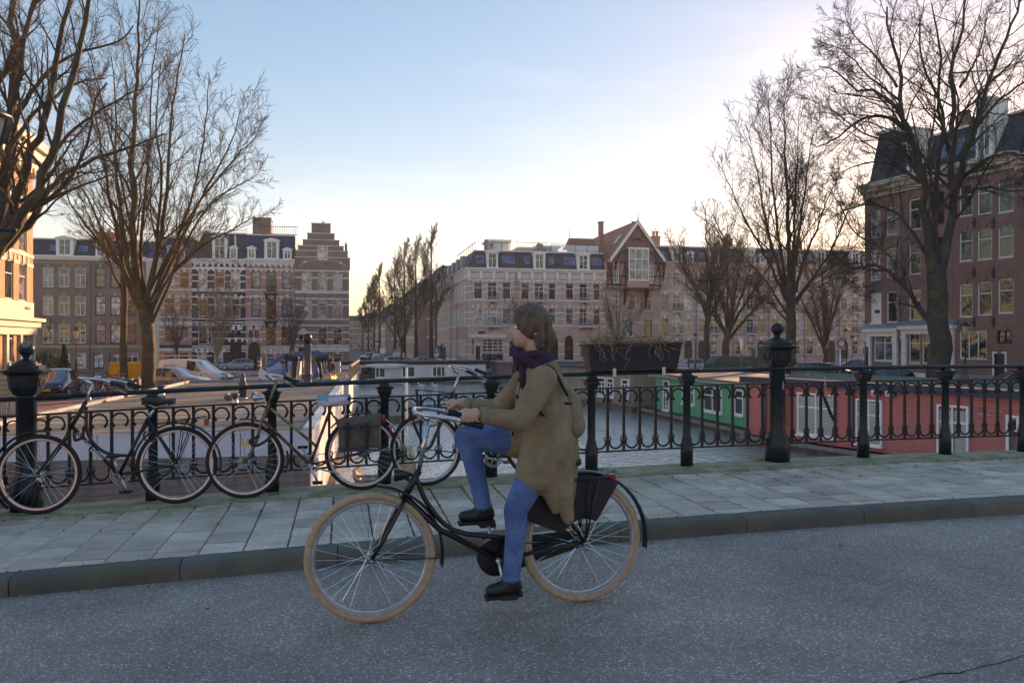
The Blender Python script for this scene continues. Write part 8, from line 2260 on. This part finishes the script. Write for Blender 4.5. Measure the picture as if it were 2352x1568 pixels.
worker('right worker in dark trousers bending over a roofing torch on the roof', 38.3, (731, 824), (753, 821), (760.5, 829), (757, 841), (758, 858), (736, 848), (738.5, 873.5), 'navyj')
q = at_d(760, 863, 38.1); t = thing('roofing_torch', 'gas torch with orange flame held down to the felt by the right worker', 'torch', q)
MB().tube([(-.35, 0, .12), (-.05, 0, .03), (.02, 0, -.03)], .018, 6).build('lance', M['brass'], t)
fl_ = bpy.data.materials.new('flame'); fl_.use_nodes = True; b_ = fl_.node_tree.nodes['Principled BSDF']; b_.inputs['Emission Color'].default_value = (1, .32, .06, 1); b_.inputs['Emission Strength'].default_value = 2.2; b_.inputs['Base Color'].default_value = (.8, .3, .1, 1)
mb = MB(); rnd = random.Random(3)
for i in range(7): x = rnd.uniform(-.02, .28); mb.tube([(.03, 0, -.05), (x, rnd.uniform(-.05, .05), -.13+rnd.uniform(-.02, .04)), (x+.06, 0, -.05+rnd.uniform(0, .12))], [.02, .04, .003], 6)
mb.build('flame', fl_, t)
# ------------------------------------------------------------ cars
def car_paint(name, c, rough=.25): return mat(name, c, rough, 0, coat=.8)
M['glass_car'] = glass_mat('car_glass', (.02, .03, .035), .004, 1.9)
M['plate_y'] = mat('yellow_plate', (.75, .50, .02), .5)
def make_car(label, kind, paint, loc, rz, group='parked cars', parts=True, name='parked_car', cat='car'):
 """stations along x (front = +x): x, half width, floor, belt height, top height, half width of the top"""
 t = thing(name, label, cat, loc, rz, group)
 if kind == 'hatch': st = [(1.95, .55, .42, .50, .56, .45), (1.88, .76, .25, .62, .70, .62), (1.5, .82, .22, .78, .86, .70), (.85, .84, .22, .86, .96, .72), (.12, .85, .22, .90, 1.40, .62), (-.5, .85, .22, .92, 1.46, .60), (-1.2, .84, .22, .94, 1.42, .58), (-1.75, .82, .25, .94, 1.20, .56), (-1.92, .78, .32, .88, .96, .60), (-1.96, .65, .42, .6, .66, .5)]
 elif kind == 'wagon': st = [(2.2, .55, .42, .50, .56, .45), (2.12, .78, .25, .62, .70, .64), (1.7, .85, .22, .80, .86, .72), (.95, .87, .22, .88, .98, .74), (.2, .88, .22, .92, 1.40, .64), (-.6, .88, .22, .93, 1.47, .62), (-1.6, .87, .22, .95, 1.43, .60), (-2.1, .85, .25, .95, 1.25, .58), (-2.24, .82, .32, .9, 1.0, .62), (-2.28, .66, .42, .6, .7, .5)]
 else: st = [(2.05, .6, .45, .55, .62, .5), (1.98, .82, .28, .75, .84, .66), (1.55, .87, .25, .95, 1.06, .74), (1.0, .88, .25, 1.05, 1.20, .78), (.3, .90, .25, 1.12, 1.76, .72), (-.3, .90, .25, 1.15, 1.86, .74), (-1.6, .90, .25, 1.15, 1.87, .76), (-2.1, .90, .3, 1.15, 1.82, .76), (-2.16, .86, .35, 1.1, 1.7, .74), (-2.18, .8, .45, .8, 1.0, .7)]
 mb = MB(); vs = []; fs = []
 for (x, w, f, b, tp, wt) in st:
  half = [(0, f), (w*.9, f), (w, f+.14), (w*1.0, (f+b)/2), (w*.985, b), (wt, tp-.05), (wt*.88, tp), (0, tp+.015)]
  ring = half + [(-y, z) for y, z in half[-2:0:-1]]
  vs += [(x, y, z) for y, z in ring]
 n = 14
 for i in range(len(st)-1):
  for j in range(n): fs.append((i*n+j, i*n+(j+1) % n, (i+1)*n+(j+1) % n, (i+1)*n+j))
 fs.append(tuple(range(n))[::-1]); fs.append(tuple(range((len(st)-1)*n, len(st)*n)))
 mb.add(vs, fs, 0, True); mb.build('body', paint, t)
 k = 4; S = lambda i, j, e=.012: Vector(vs[i*n+j]) + Vector((0, (1 if vs[i*n+j][1] > 0 else -1)*e if abs(vs[i*n+j][1]) > .01 else 0, 0))
 # windscreen, side windows, rear window sit just proud of the shell
 def pane(nm, a, b_, c, d, ins=.06, off=Vector((0, 0, 0)), m='glass_car'):
  ce = (a+b_+c+d)/4; q = [p + (ce-p)*ins + off for p in (a, b_, c, d)]; MB().quad(*q, ).build(nm, M[m], t)
 f3, f4 = 3, 4
 L = lambda i, j: Vector(vs[i*n+j])
 pane('windscreen', L(3, 5).lerp(L(3, 4), .15), L(3, 9).lerp(L(3, 10), .15), L(4, 9), L(4, 5), .07, Vector((.03, 0, .035)))
 e = len(st)-4
 pane('rear_window', L(e, 9), L(e, 5), L(e+2, 5), L(e+2, 9), .12, Vector((-.05, 0, .03)))
 for sgn, jb, jt in ((1, 4, 5), (-1, 10, 9)):
  o = Vector((0, .018*sgn, .01)); qs = [(4, 5), (5, 6)] + ([(6, 7)] if kind != 'van' else [])
  if kind == 'van': qs = [(4, 5)]
  pane('quarter_window', L(3, jb).lerp(L(4, jb), .35), L(4, jb), L(4, jt), L(4, jt).lerp(L(4, jb), .3), .12, o)
  for (a, b_) in qs: pane('side_window', L(a, jb), L(b_, jb), L(b_, jt), L(a, jt), .09, o)
 if parts:
  fx = st[1][0]
  for s in (-1, 1):
   mb = MB(); mb.ball((fx-.08, s*(st[1][1]-.17), .62), .12, 10, sq=(.8, 1.1, .7)); mb.build('headlight', M['lens'], t)
   mb = MB(); rx = st[-3][0]; mb.box(rx-.10, s*(st[-3][1]-.16)-.08, .72, rx-.02 + .05, s*(st[-3][1]-.16)+.12, .98); mb.build('tail_light', M['red'], t)
   mb = MB(); mb.ball((st[3][0]+.02, s*(.96), 1.0), .09, 8, sq=(.7, 1, .7)); mb.build('wing_mirror', paint, t)
  mb = MB(); mb.box(st[0][0]+.01, -.4, .34, st[0][0]+.03, .4, .40); mb.build('grille', M['black'], t)
  mb = MB(); mb.box(st[0][0]+.02, -.26, .43, st[0][0]+.045, .26, .54); pl = mb.build('number_plate', M['plate_y'], t)
  MB().box(st[-1][0]-.045, -.26, .7, st[-1][0]-.02, .26, .81).build('number_plate', M['plate_y'], t)
 wx = (1.28, -1.22) if kind == 'hatch' else ((1.42, -1.38) if kind == 'wagon' else (1.3, -1.3))
 for x in wx:
  for s in (-1, 1):
   mb = MB(); mb.lathe([(.30, -.09), (.31, -.07), (.31, .07), (.30, .09)], 20, c=(x, s*.79, .31), axis='y'); w_ = mb.build('wheel', M['rubber'], t)
   if parts: MB().lathe([(.19, -.1), (.15, -.105), (.03, -.11)] if s < 0 else [(.03, .11), (.15, .105), (.19, .1)], 16, c=(x, s*.79, .31), axis='y').build('rim', M['alu'], w_)
 return t
gp = lambda px, d, dz=.012: (lambda q: Vector((q.x, q.y, ZG(q.y)+dz)))(at_d(px, 784, d))
navy_p, silver_p, white_p, dark_p, teal_p, blue_p = car_paint('dark_blue_paint', (.012, .016, .05)), car_paint('silver_paint', (.34, .35, .38), .3), car_paint('white_van_paint', (.72, .71, .69), .4), car_paint('black_car_paint', (.012, .013, .016)), car_paint('teal_paint', (.03, .14, .17)), car_paint('pale_blue_paint', (.28, .36, .46))
q = gp(128, 40.4); c1 = make_car('dark blue hatchback with yellow number plate facing the bridge behind the left pillar', 'hatch', navy_p, q, R(-86))
plate_text('plate_lettering', '35-PT-SZ', .105, M['black'], c1, (1.998, 0, .485), rz=R(90))
o = MB().ball((1.99, 0, .64), .05, 10, sq=(.3, 1.4, .6)).build('badge', M['signblue'], c1)
make_car('silver hatchback parked side-on behind the bushes, nearer than the white van', 'hatch', silver_p, gp(408, 44.5), R(-22))
v = make_car('white delivery van with ladder on its roof and red-brown lettering', 'van', white_p, gp(455, 49.5), R(-20), cat='van', name='parked_van')
lt = plate_text('van_lettering', 'JETERS', .27, mat('lettering_brown', (.25, .06, .05), .6), v, (-1.35, -.905, 1.42), rz=0)
LD = thing('ladder', 'pale timber ladder lying along the roof of the white van', 'ladder', v.location + Vector((0, 0, 2.02)), v.rotation_euler[2])
for y in (-.62, -.30): MB().box(-2.5, y, 0, 1.1, y+.05, .09).build('rail', M['cream'], LD)
rg = MB().tube([(0, -.57, .045), (0, -.30, .045)], .018, 6).mesh('rung', M['cream'])
for i in range(12): link('rung', rg, LD, (-2.35+.3*i, 0, 0))
mb = MB()
for x in (-1.6, -.2): mb.box(x, -.75, -.16, x+.06, .7, -.002)
mb.build('roof_bars', M['black'], v)
make_car('teal car cut by the left edge of the picture behind the utility cabinet', 'hatch', teal_p, gp(-38, 37), R(-88))
make_car('small silver-blue estate car parked in front of the brick row beyond the planter', 'wagon', silver_p, gp(1577, 93), R(185))
make_car('dark estate car with lit-looking red tail light behind the railing on the right quay', 'wagon', dark_p, gp(1898, 56), R(-22))
make_car('small dark hatchback with blue-tinted windscreen below the white shop fronts', 'hatch', dark_p, gp(2012, 44.5), R(150))
make_car('dark car at the right edge with a steep pale windscreen pillar', 'hatch', navy_p, gp(2325, 37), R(158))
for px, d, kd, pt, lb in ((1945, 92, 'wagon', teal_p, 'far teal car roof beyond the dark estate car'), (2070 - 120, 78, 'hatch', dark_p, 'dark car roof between the lamp post and the corner house'), (545, 95, 'hatch', blue_p, 'pale blue car in front of the black and white house porch'), (650, 94, 'hatch', teal_p, 'blue car beyond the workers on the roof'),
                      (840, 112, 'hatch', dark_p, 'dark car at the left of the side street mouth'), (893, 108, 'wagon', blue_p, 'pale blue car across the side street mouth'), (918, 118, 'van', white_p, 'small white van among the poplars'), (962, 106, 'hatch', silver_p, 'silver car under the second poplar'), (868, 130, 'hatch', silver_p, 'silver car deep in the side street'), (852, 150, 'hatch', navy_p, 'navy car deepest in the side street')):
 make_car(lb, kd, pt, gp(px, d, .03), R(180) if d < 110 else R(80), 'far parked cars', parts=d < 110)
# parked blue-green van boat-tarp area
q = gp(1705, 74); t = thing('covered_trailer', 'dark green tarpaulin-covered trailer on the right quay between the trees and the tall pillar', 'trailer', q)
mb = MB(); mb.prism([(-3.2, .6), (3.2, .6), (3.4, 1.2), (2.6, 1.75), (-2.6, 1.85), (-3.4, 1.2)], -.9, .9); mb.build('cover', mat('green_tarp', (.035, .10, .09), .6, var=.3), t)
for x in (-1.2, 1.0): MB().lathe([(.3, -1.0), (.3, -.8)], 14, c=(x, 0, .3), axis='y').build('wheel', M['rubber'], t)
# ------------------------------------------------------------ street furniture
def lantern_parts(t, h, s=1.0):
 """cast-iron post with ladder bar and crowned six-sided lantern"""
 MB().lathe([(.14*s, 0), (.14*s, .3), (.10*s, .4), (.11*s, .9), (.07*s, 1.0), (.055*s, 1.8), (.06*s, 1.85), (.04*s, 1.9), (.032*s, h-1.05), (.05*s, h-1.0)], 12).build('post', M['lampred'], t)
 mb = MB(); mb.tube([(-.30*s, 0, h-1.25), (.30*s, 0, h-1.25)], .016*s, 6)
 for x in (-.31, .31): mb.ball((x*s, 0, h-1.25), .03*s, 8)
 mb.build('ladder_bar', M['lampred'], t)
 mb = MB()
 for i in range(4): a = pi/2*i+pi/4; mb.tube([(.05*cos(a)*s, .05*sin(a)*s, h-1.0), (.13*cos(a)*s, .13*sin(a)*s, h-.82)], .012, 5)
 mb.build('cradle', M['lampred'], t)
 mb = MB(); mb.lathe([(.13*s, h-.82), (.255*s, h-.30)], 6, sm=False); mb.build('lantern_glass', M['lampglass'], t)
 mb = MB()
 for i in range(6): a = 2*pi*i/6; mb.tube([(.132*cos(a)*s, .132*sin(a)*s, h-.82), (.258*cos(a)*s, .258*sin(a)*s, h-.30)], .010, 4)
 mb.lathe([(.30*s, h-.30), (.30*s, h-.27), (.14*s, h-.14), (.12*s, h-.10), (.05*s, h-.04), (.02*s, h)], 12)
 for i in range(6): a = 2*pi*i/6; mb.tube([(.28*cos(a)*s, .28*sin(a)*s, h-.28), (.28*cos(a)*s, .28*sin(a)*s, h-.16)], [.02, .004], 4)
 for i in range(6): a = 2*pi*i/6; mb.tube([(.10*cos(a)*s, .10*sin(a)*s, h-.1), (.14*cos(a)*s, .14*sin(a)*s, h+.02)], [.014, .006], 4)
 mb.build('lantern_roof', M['lampred'], t)
M['lampred'] = mat('oxblood_lamp_paint', (.07, .022, .018), .45, var=.2)
M['lampglass'] = mat('frosted_lantern_glass', (.55, .52, .45), .25)
for px, d, h, lb in ((175, 54.5, 4.1, 'street lamp with pale lantern standing before the plain brown houses'), (446, 90, 4.3, 'street lamp between the red banded and the black and white house'), (1597, 91, 4.4, 'street lamp in front of the arched doors right of the planter'), (1944, 66, 4.2, 'street lamp left of the dark red corner building'), (2217, 50, 4.1, 'street lamp in front of the three bay dark red house'), (1958, 95, 4.2, 'far street lamp just beside the nearer one left of the corner building')):
 lantern_parts(thing('street_lamp', lb, 'street lamp', gp(px, d), 0, 'crowned street lamps'), h, 1.0)
q = at_d(-62, 784, 6.75); t = thing('street_lamp', 'near street lamp whose black roof edge peeps in at the upper left edge', 'street lamp', (q.x, q.y, P(q.x)), 0, 'crowned street lamps'); lantern_parts(t, 3.72, 1.0)
for c_ in t.children: c_.data.materials[0] = M['iron'] if 'glass' not in c_.name else M['lampglass']
# traffic signs
def post_sign(px, d, ytop, w, h, face, label, text=None, arrow=False, post='galv', back=False, sub=False):
 q = gp(px, d); zt_ = CAMZ + (784-ytop)/FPX*d - q.z; t = thing('traffic_sign', label, 'traffic sign', q, 0, 'signs at the side street')
 MB().lathe([(.035, 0), (.035, zt_)], 8).build('post', M['galv'], t); o = MB().box(-w/2, -.06, zt_-h, w/2, -.036, zt_).build('plate', M[face], t)
 MB().box(-w/2-.02, -.058, zt_-h-.02, w/2+.02, -.04, zt_+.02).build('plate_edge', M['white'], t)
 if arrow: MB().prism([(-.045*w/.6, zt_-h*.82), (.045*w/.6, zt_-h*.82), (.045*w/.6, zt_-h*.45), (.14*w/.6, zt_-h*.45), (0, zt_-h*.15), (-.14*w/.6, zt_-h*.45), (-.045*w/.6, zt_-h*.45)], -.068, -.061).build('arrow', M['paper'], t)
 if sub:
  MB().box(-w*.42, -.06, zt_-h*1.42, w*.42, -.036, zt_-h*1.05).build('sub_plate', M['paper'], t); plate_text('sub_plate_lettering', 'FIETS', h*.22, M['black'], t, (0, -.063, zt_-h*1.235))
 return t
post_sign(1003, 92, 799.5, .62, .62, 'signblue', 'nearest blue square sign with white upward arrow and a small plate below', arrow=True, sub=True)
post_sign(906, 122, 802, .62, .62, 'signblue', 'blue upward arrow sign on the middle poplar, second from right', arrow=True, sub=True)
post_sign(858, 140, 802, .62, .6, 'signblue', 'small far blue arrow sign left of the round sign back', arrow=True)
post_sign(879, 106, 799.5, .68, .72, 'galv', 'blank grey square back of a sign between the two blue arrow signs')
q = gp(866.5, 104); t = thing('traffic_sign', 'round grey back of a sign on a pole beside the square grey one', 'traffic sign', q, 0, 'signs at the side street'); MB().lathe([(.035, 0), (.035, 3.6)], 8).build('post', M['galv'], t); MB().lathe([(.33, -.06), (.33, -.04)], 20, c=(0, 0, 3.3), axis='y').build('disc', M['galv'], t)
q = gp(2050-120, 46.5); t = thing('traffic_sign', 'grey sign post with a red-rimmed round sign beside the small dark car', 'traffic sign', q); MB().lathe([(.05, 0), (.05, 3.0)], 10).build('post', M['galv'], t)
mb = MB(); mb.lathe([(.27, -.07), (.27, -.05)], 20, c=(0, 0, 2.75), axis='y'); mb.build('disc', M['greyw'], t); mb = MB(); mb.tube([(.24*cos(2*pi*i/20), -.075, 2.75+.24*sin(2*pi*i/20)) for i in range(20)], .03, 5, closed=True); mb.build('red_rim', M['red'], t); MB().box(-.3, -.04, 2.35, .3, -.02, 3.15).build('back_plate', M['galv'], t)
# mooring bollard posts on the quays
for px, d, h, r, lb in ((1582, 72, 2.6, .09, 'slim dark mooring post left of the far lamp'), (1730, 62, 2.4, .17, 'thick dark mooring post before the tarpaulin trailer'), (1990, 58, 2.5, .13, 'dark post right of the tall pillar beside the estate car'), (1703, 64, 3.2, .12, 'steel flue pipe with rounded cap between the twin trees')):
 q = gp(px, d); o = MB().lathe([(r, 0), (r, h), (r*.8, h+.06)], 12).build('mooring_post', M['galv' if 'flue' in lb else 'pipegrey'], None, q); tag(o, lb, 'post', 'posts on the right quay')
# utility cabinet
q = gp(27, 31); t = thing('utility_cabinet', 'beige utility cabinet with slatted vents beside the left pillar', 'cabinet', q, R(12))
M['beige'] = mat('beige_cabinet', (.38, .32, .22), .7, var=.15, vscale=3)
MB().box(-.42, -.25, 0, .42, .25, 1.68).build('body', M['beige'], t); MB().box(-.46, -.3, 1.681, .46, .3, 1.74).build('lid', M['beige'], t)
for i in range(5): MB().hexa([(-.36, -.30, .62+i*.19), (-.10, -.30, .62+i*.19), (-.10, -.251, .66+i*.19), (-.36, -.251, .66+i*.19)], [(-.36, -.27, .70+i*.19), (-.10, -.27, .70+i*.19), (-.10, -.251, .72+i*.19), (-.36, -.251, .72+i*.19)]).build('louvre', M['beige'], t)
mb = MB(); rnd = random.Random(5)
for i in range(9): x = -.3+.07*i; mb.tube([(x, -.262, .05), (x+rnd.uniform(-.05, .05), -.262, .25), (x+rnd.uniform(-.03, .06), -.262, .5)], .012, 4)
mb.build('scribble', M['paper'], t)
q2 = q + Vector((-.1, 0, 1.75)); o = MB().lathe([(.05, 0), (.055, .02), (.055, .24), (.04, .27)], 12).build('drink_can', mat('can_blue', (.1, .3, .45), .35), None, q2); tag(o, 'pale blue can standing on top of the utility cabinet', 'can')
q = gp(440-30, 38.6); q.z = -1.34; t = thing('sign_cabinet', 'low grey metal cabinet at the quay edge left of the fan-limbed tree', 'cabinet', gp(300, 39.5)); MB().cbox(-.45, -.3, 0, .45, .3, 1.0, .03).build('body', M['pipegrey'], t)
# yellow container
q = gp(292, 50.5); t = thing('yellow_container', 'bright yellow site container with two doors behind the slender tree', 'container', q, R(4)); M['yellow'] = mat('yellow_container_paint', (.72, .36, .012), .5, var=.1, vscale=3)
mb = MB(); mb.prism([(-1.0, .35), (1.15, .35), (1.15, 1.65), (-.9, 1.65)], -.6, .8); bd_ = mb.build('body', M['yellow'], t)
for x in (-.7, .25): MB().box(x, -.64, .95, x+.75, -.601, 1.55).build('door', M['yellow'], t)
mb = MB()
for x in (-.7, .2, 1.1): mb.box(x, -.66, .36, x+.05, -.601, 1.63)
mb.build('ribs', M['yellow'], t); MB().box(-1.1, -.7, 0, 1.3, .9, .349).build('base', M['signblue'], t)
# hoarding
# ------------------------------------------------------------ shrubs and potted plants
def leafy(name, label, loc, rx, ry, rz_, n, cols, cat='shrub', seed=1, leaf=.06, cone=False, twigs=True, group=None):
 t = thing(name, label, cat, loc, 0, group); rnd = random.Random(seed); mb = MB()
 for i in range(n):
  a = rnd.uniform(0, 6.28);
  if cone: u = rnd.random()**.8; r = (1-u)*rnd.uniform(.3, 1); x, y, z = cos(a)*r*rx, sin(a)*r*ry, .25+u*rz_ - r*.15
  else:
   w = Vector((rnd.gauss(0, 1), rnd.gauss(0, 1), rnd.gauss(0, 1))).normalized()*rnd.uniform(.55, 1.08)*(1+.15*sin(a*5)); x, y, z = w.x*rx, w.y*ry, rz_*.5+w.z*rz_*.5
  d1 = Vector((rnd.gauss(0, 1), rnd.gauss(0, 1), rnd.gauss(0, .6))).normalized()*leaf*rnd.uniform(.6, 1.3); d2 = d1.orthogonal().normalized()*leaf*.35; c = Vector((x, y, max(.02, z)))
  mb.add([c-d1, c+d2, c+d1, c-d2], [(0, 1, 2, 3)], rnd.randrange(len(cols)))
 mb.build('foliage', cols, t)
 mb = MB()
 for i in range(14 if twigs else 1):
  a = rnd.uniform(0, 6.28); k = rnd.uniform(.3, .9) if twigs else 0; mb.tube([(0, 0, 0), (cos(a)*rx*k*.5, sin(a)*ry*k*.5, rz_*.5), (cos(a)*rx*k, sin(a)*ry*k, rz_*.9)], [.02, .012, .004], 4)
 mb.build('stems', M['bark'], t); return t
lf = [mat('leaf_dull_green', (.06, .09, .025), .6), mat('leaf_yellow_green', (.16, .15, .05), .6), mat('leaf_dark_green', (.03, .055, .02), .6)]
dry = [mat('dry_russet', (.20, .085, .045), .8), mat('dry_olive', (.10, .085, .035), .8), lf[1]]
leafy('evergreen_shrub', 'rounded evergreen shrub behind the dark blue car', gp(105, 56), 1.2, 1.1, 2.6, 1500, lf, seed=2, leaf=.11)
leafy('potted_conifer', 'small potted conifer standing to the left of the pale street lamp', gp(147, 54), .75, .75, 2.6, 1100, [lf[2], lf[0]], 'conifer', 3, .13, True, False)
for px, d, sz, lb, cc in ((375, 40.2, .75, 'olive leafless shrub at the roof edge right of the fan-limbed tree', [lf[0], lf[1], dry[1]]), (405, 41, .6, 'low russet-green shrub before the silver hatchback', [lf[0], dry[0], lf[1]]), (445, 43, .45, 'low russet shrub below the windscreen of the silver hatchback', dry), (477, 45, .4, 'thin russet shrub before the bonnet of the white van', dry), (575, 47, .55, 'dry brown creeper heap left of the plastic sack', dry)):
 leafy('shrub', lb, gp(px, d), sz, .5, .75 + sz*.35, 800, cc, seed=int(px), leaf=.05, group='shrubs along the quay edge')
leafy('ivy_shrub', 'ivy grown round the foot of the vase-shaped tree', gp(1815, 59.2), .7, .7, 1.9, 900, [lf[2], lf[0]], seed=6, leaf=.09)
leafy('evergreen_shrub', 'dark narrow cypress at the corner of the side street', gp(1013, 108), .7, .7, 3.2, 700, [lf[2]], seed=7, leaf=.16)
# ------------------------------------------------------------ planter on the railing
a, b_ = at_Y(1343, 830, YR), at_Y(1556, 825, YR); L_ = b_.x-a.x; zc = P((a.x+b_.x)/2) + 1.023; sl = math.atan((P(b_.x)-P(a.x))/L_)
t = thing('railing_planter', 'long dark tapered planter box with dry trailing plants hung on the top rail', 'planter box', ((a.x+b_.x)/2, YR, zc), 0); t.rotation_euler = (0, -sl, 0)
w0, w1, h_, e = .085, .125, .265, .035
mb = MB(); hl = L_/2
def tub(l0, l1, a0, a1, z0, z1): return [(-l0, -a0, z0), (l0, -a0, z0), (l0, a0, z0), (-l0, a0, z0)], [(-l1, -a1, z1), (l1, -a1, z1), (l1, a1, z1), (-l1, a1, z1)]
B_, T_ = tub(hl-.04, hl, w0, w1, 0, h_); mb.add(B_+T_, [(0, 3, 2, 1), (0, 1, 5, 4), (1, 2, 6, 5), (2, 3, 7, 6), (3, 0, 4, 7)])
i0, i1 = tub(hl-.055, hl-.012, w0-.01, w1-.012, .17, h_); mb.add(i0+i1, [(0, 1, 2, 3), (4, 5, 1, 0), (5, 6, 2, 1), (6, 7, 3, 2), (7, 4, 0, 3)])
M['planter'] = mat('slate_blue_planter', (.022, .027, .042), .5, var=.2, vscale=6); mb.build('box', M['planter'], t)
mb = MB()
for s in (-1, 1): mb.box(-hl-.012, s*(w1+.004)-.012, h_, hl+.012, s*(w1+.004)+.012, h_+.018); mb.box(s*(hl)-.012, -w1+.009, h_, s*hl+.012, w1-.009, h_+.0178)
mb.build('rim', M['planter'], t); MB().quad((-hl+.03, -w1+.02, h_-.03), (hl-.03, -w1+.02, h_-.03), (hl-.03, w1-.02, h_-.03), (-hl+.03, w1-.02, h_-.03)).build('soil', M['joint'], t)
for x in (-.22, .32): mb = MB(); mb.box(x-.018, -w0-.006, -.055, x+.018, -w0+.0, .03); mb.tube([(x, -w0-.008, -.03), (x, -w0-.012, -.03)], .008, 8); mb.build('bracket', M['galv'], t)
rnd = random.Random(44); mb = MB(); M['straw'] = mat('dry_stalk', (.36, .26, .13), .8, var=.4, vscale=15); M['straw2'] = mat('brown_stalk', (.14, .09, .05), .8)
for i in range(420):
 x, y = rnd.uniform(-hl+.03, hl-.03), rnd.uniform(-w1+.02, w1-.02); a_ = rnd.uniform(0, 6.28); l = rnd.uniform(.03, .09); pts = [Vector((x, y, h_-.03))]; d_ = Vector((cos(a_)*.7, sin(a_)*.4, rnd.uniform(.3, 1.1))).normalized()
 for k in range(4): d_ = (d_ + Vector((rnd.gauss(0, .4), rnd.gauss(0, .3), rnd.gauss(-.28, .3)))).normalized(); pts.append(pts[-1] + d_*l)
 mb.tube(pts, [.0026, .0024, .002, .0016, .001], 3, rnd.random() < .5)
for x, n_ in ((-.44, 4), (-.30, 3), (-.02, 1), (.16, 3), (.27, 3)):
 for j in range(n_):
  pts = [Vector((x+rnd.uniform(-.05, .05), -w1+.01, h_+.01)), Vector((x+rnd.uniform(-.05, .05), -w1-.03, h_+.03))]
  for k in range(6): pts.append(pts[-1] + Vector((rnd.gauss(0.008, .022), rnd.gauss(0, .006), -rnd.uniform(.02, .045))))
  mb.tube(pts, [.0035]*5 + [.003, .0025, .0015], 4, 0)
tag(mb.build('dry_stalks', [M['straw'], M['straw2']], t), kind='stuff')
mb = MB()
for i in range(240): c = Vector((rnd.gauss(-.28, .1) if i % 3 else rnd.uniform(-.4, .4), rnd.uniform(-.1, .08), h_+rnd.uniform(.0, .085))); d1 = Vector((rnd.gauss(0, 1), rnd.gauss(0, 1), rnd.gauss(0, 1))).normalized()*.012; d2 = d1.orthogonal().normalized()*.006; mb.add([c-d1, c+d2, c+d1, c-d2], [(0, 1, 2, 3)])
tag(mb.build('leaves', mat('fresh_leaf', (.12, .20, .02), .6), t), kind='stuff')
# chain lock hanging on the railing
q = at_Y(1893, 868, YR-.03); t = thing('chain_lock', 'black sleeved chain lock with padlock hanging from the middle rail', 'chain lock', q)
pts = [at_Y(x, y, YR-.045) - q for x, y in ((1893, 905), (1895, 918), (1902, 935), (1908, 950), (1916, 965))]; mb = MB(); pr = resample([tuple(v) for v in pts], 26); mb.tube([tuple(v) for v in pr], [.017 + .004*(i % 3 == 0) for i in range(26)], 7); mb.build('sleeve', M['strap'], t)
mb = MB()
for i in range(6): z = -.005-.022*i; x = .004*(i % 2); mb.tube([(x+.008*cos(a_)*(1 if i % 2 else .4), -.012+.008*cos(a_)*(0.4 if i % 2 else 1), z+.016*sin(a_)) for a_ in [2*pi*k/10 for k in range(10)]], .004, 5, closed=True)
mb.build('chain', M['alu'], t); MB().cbox(-.017, -.035, -.205, .023, -.005, -.145, .004).build('padlock', M['brass'], t)
# cable slung from the mooring posts to the elm
A_, B_, C_ = at_d(1718, 812, 62), at_d(2150, 800, 43), at_d(1985, 812, 52); mb = MB(); mb.tube([tuple(v) for v in resample([tuple(at_d(1735, 808, 62)), tuple(at_d(1850, 818, 60)), tuple(at_d(1990, 815, 54)), tuple(at_d(2080, 810, 48)), tuple(at_d(2150, 797, 43))], 24)], .012, 4)
o = mb.build('mooring_cable', M['pipegrey']); tag(o, 'thin dark cable slung from the quay posts to the great elm', 'cable')
# ------------------------------------------------------------ light winter haze
hz = bpy.data.materials.new('haze'); hz.use_nodes = True; hz.node_tree.nodes.clear()
ho = hz.node_tree.nodes.new('ShaderNodeOutputMaterial'); pv = hz.node_tree.nodes.new('ShaderNodeVolumePrincipled')
pv.inputs['Color'].default_value = (.93, .94, .96, 1); pv.inputs['Density'].default_value = 0.0003; pv.inputs['Anisotropy'].default_value = .35
hz.node_tree.links.new(pv.outputs[0], ho.inputs['Volume'])
tag(MB().box(-400, -320, -8, 420, 520, 26).build('haze', hz), kind='stuff')
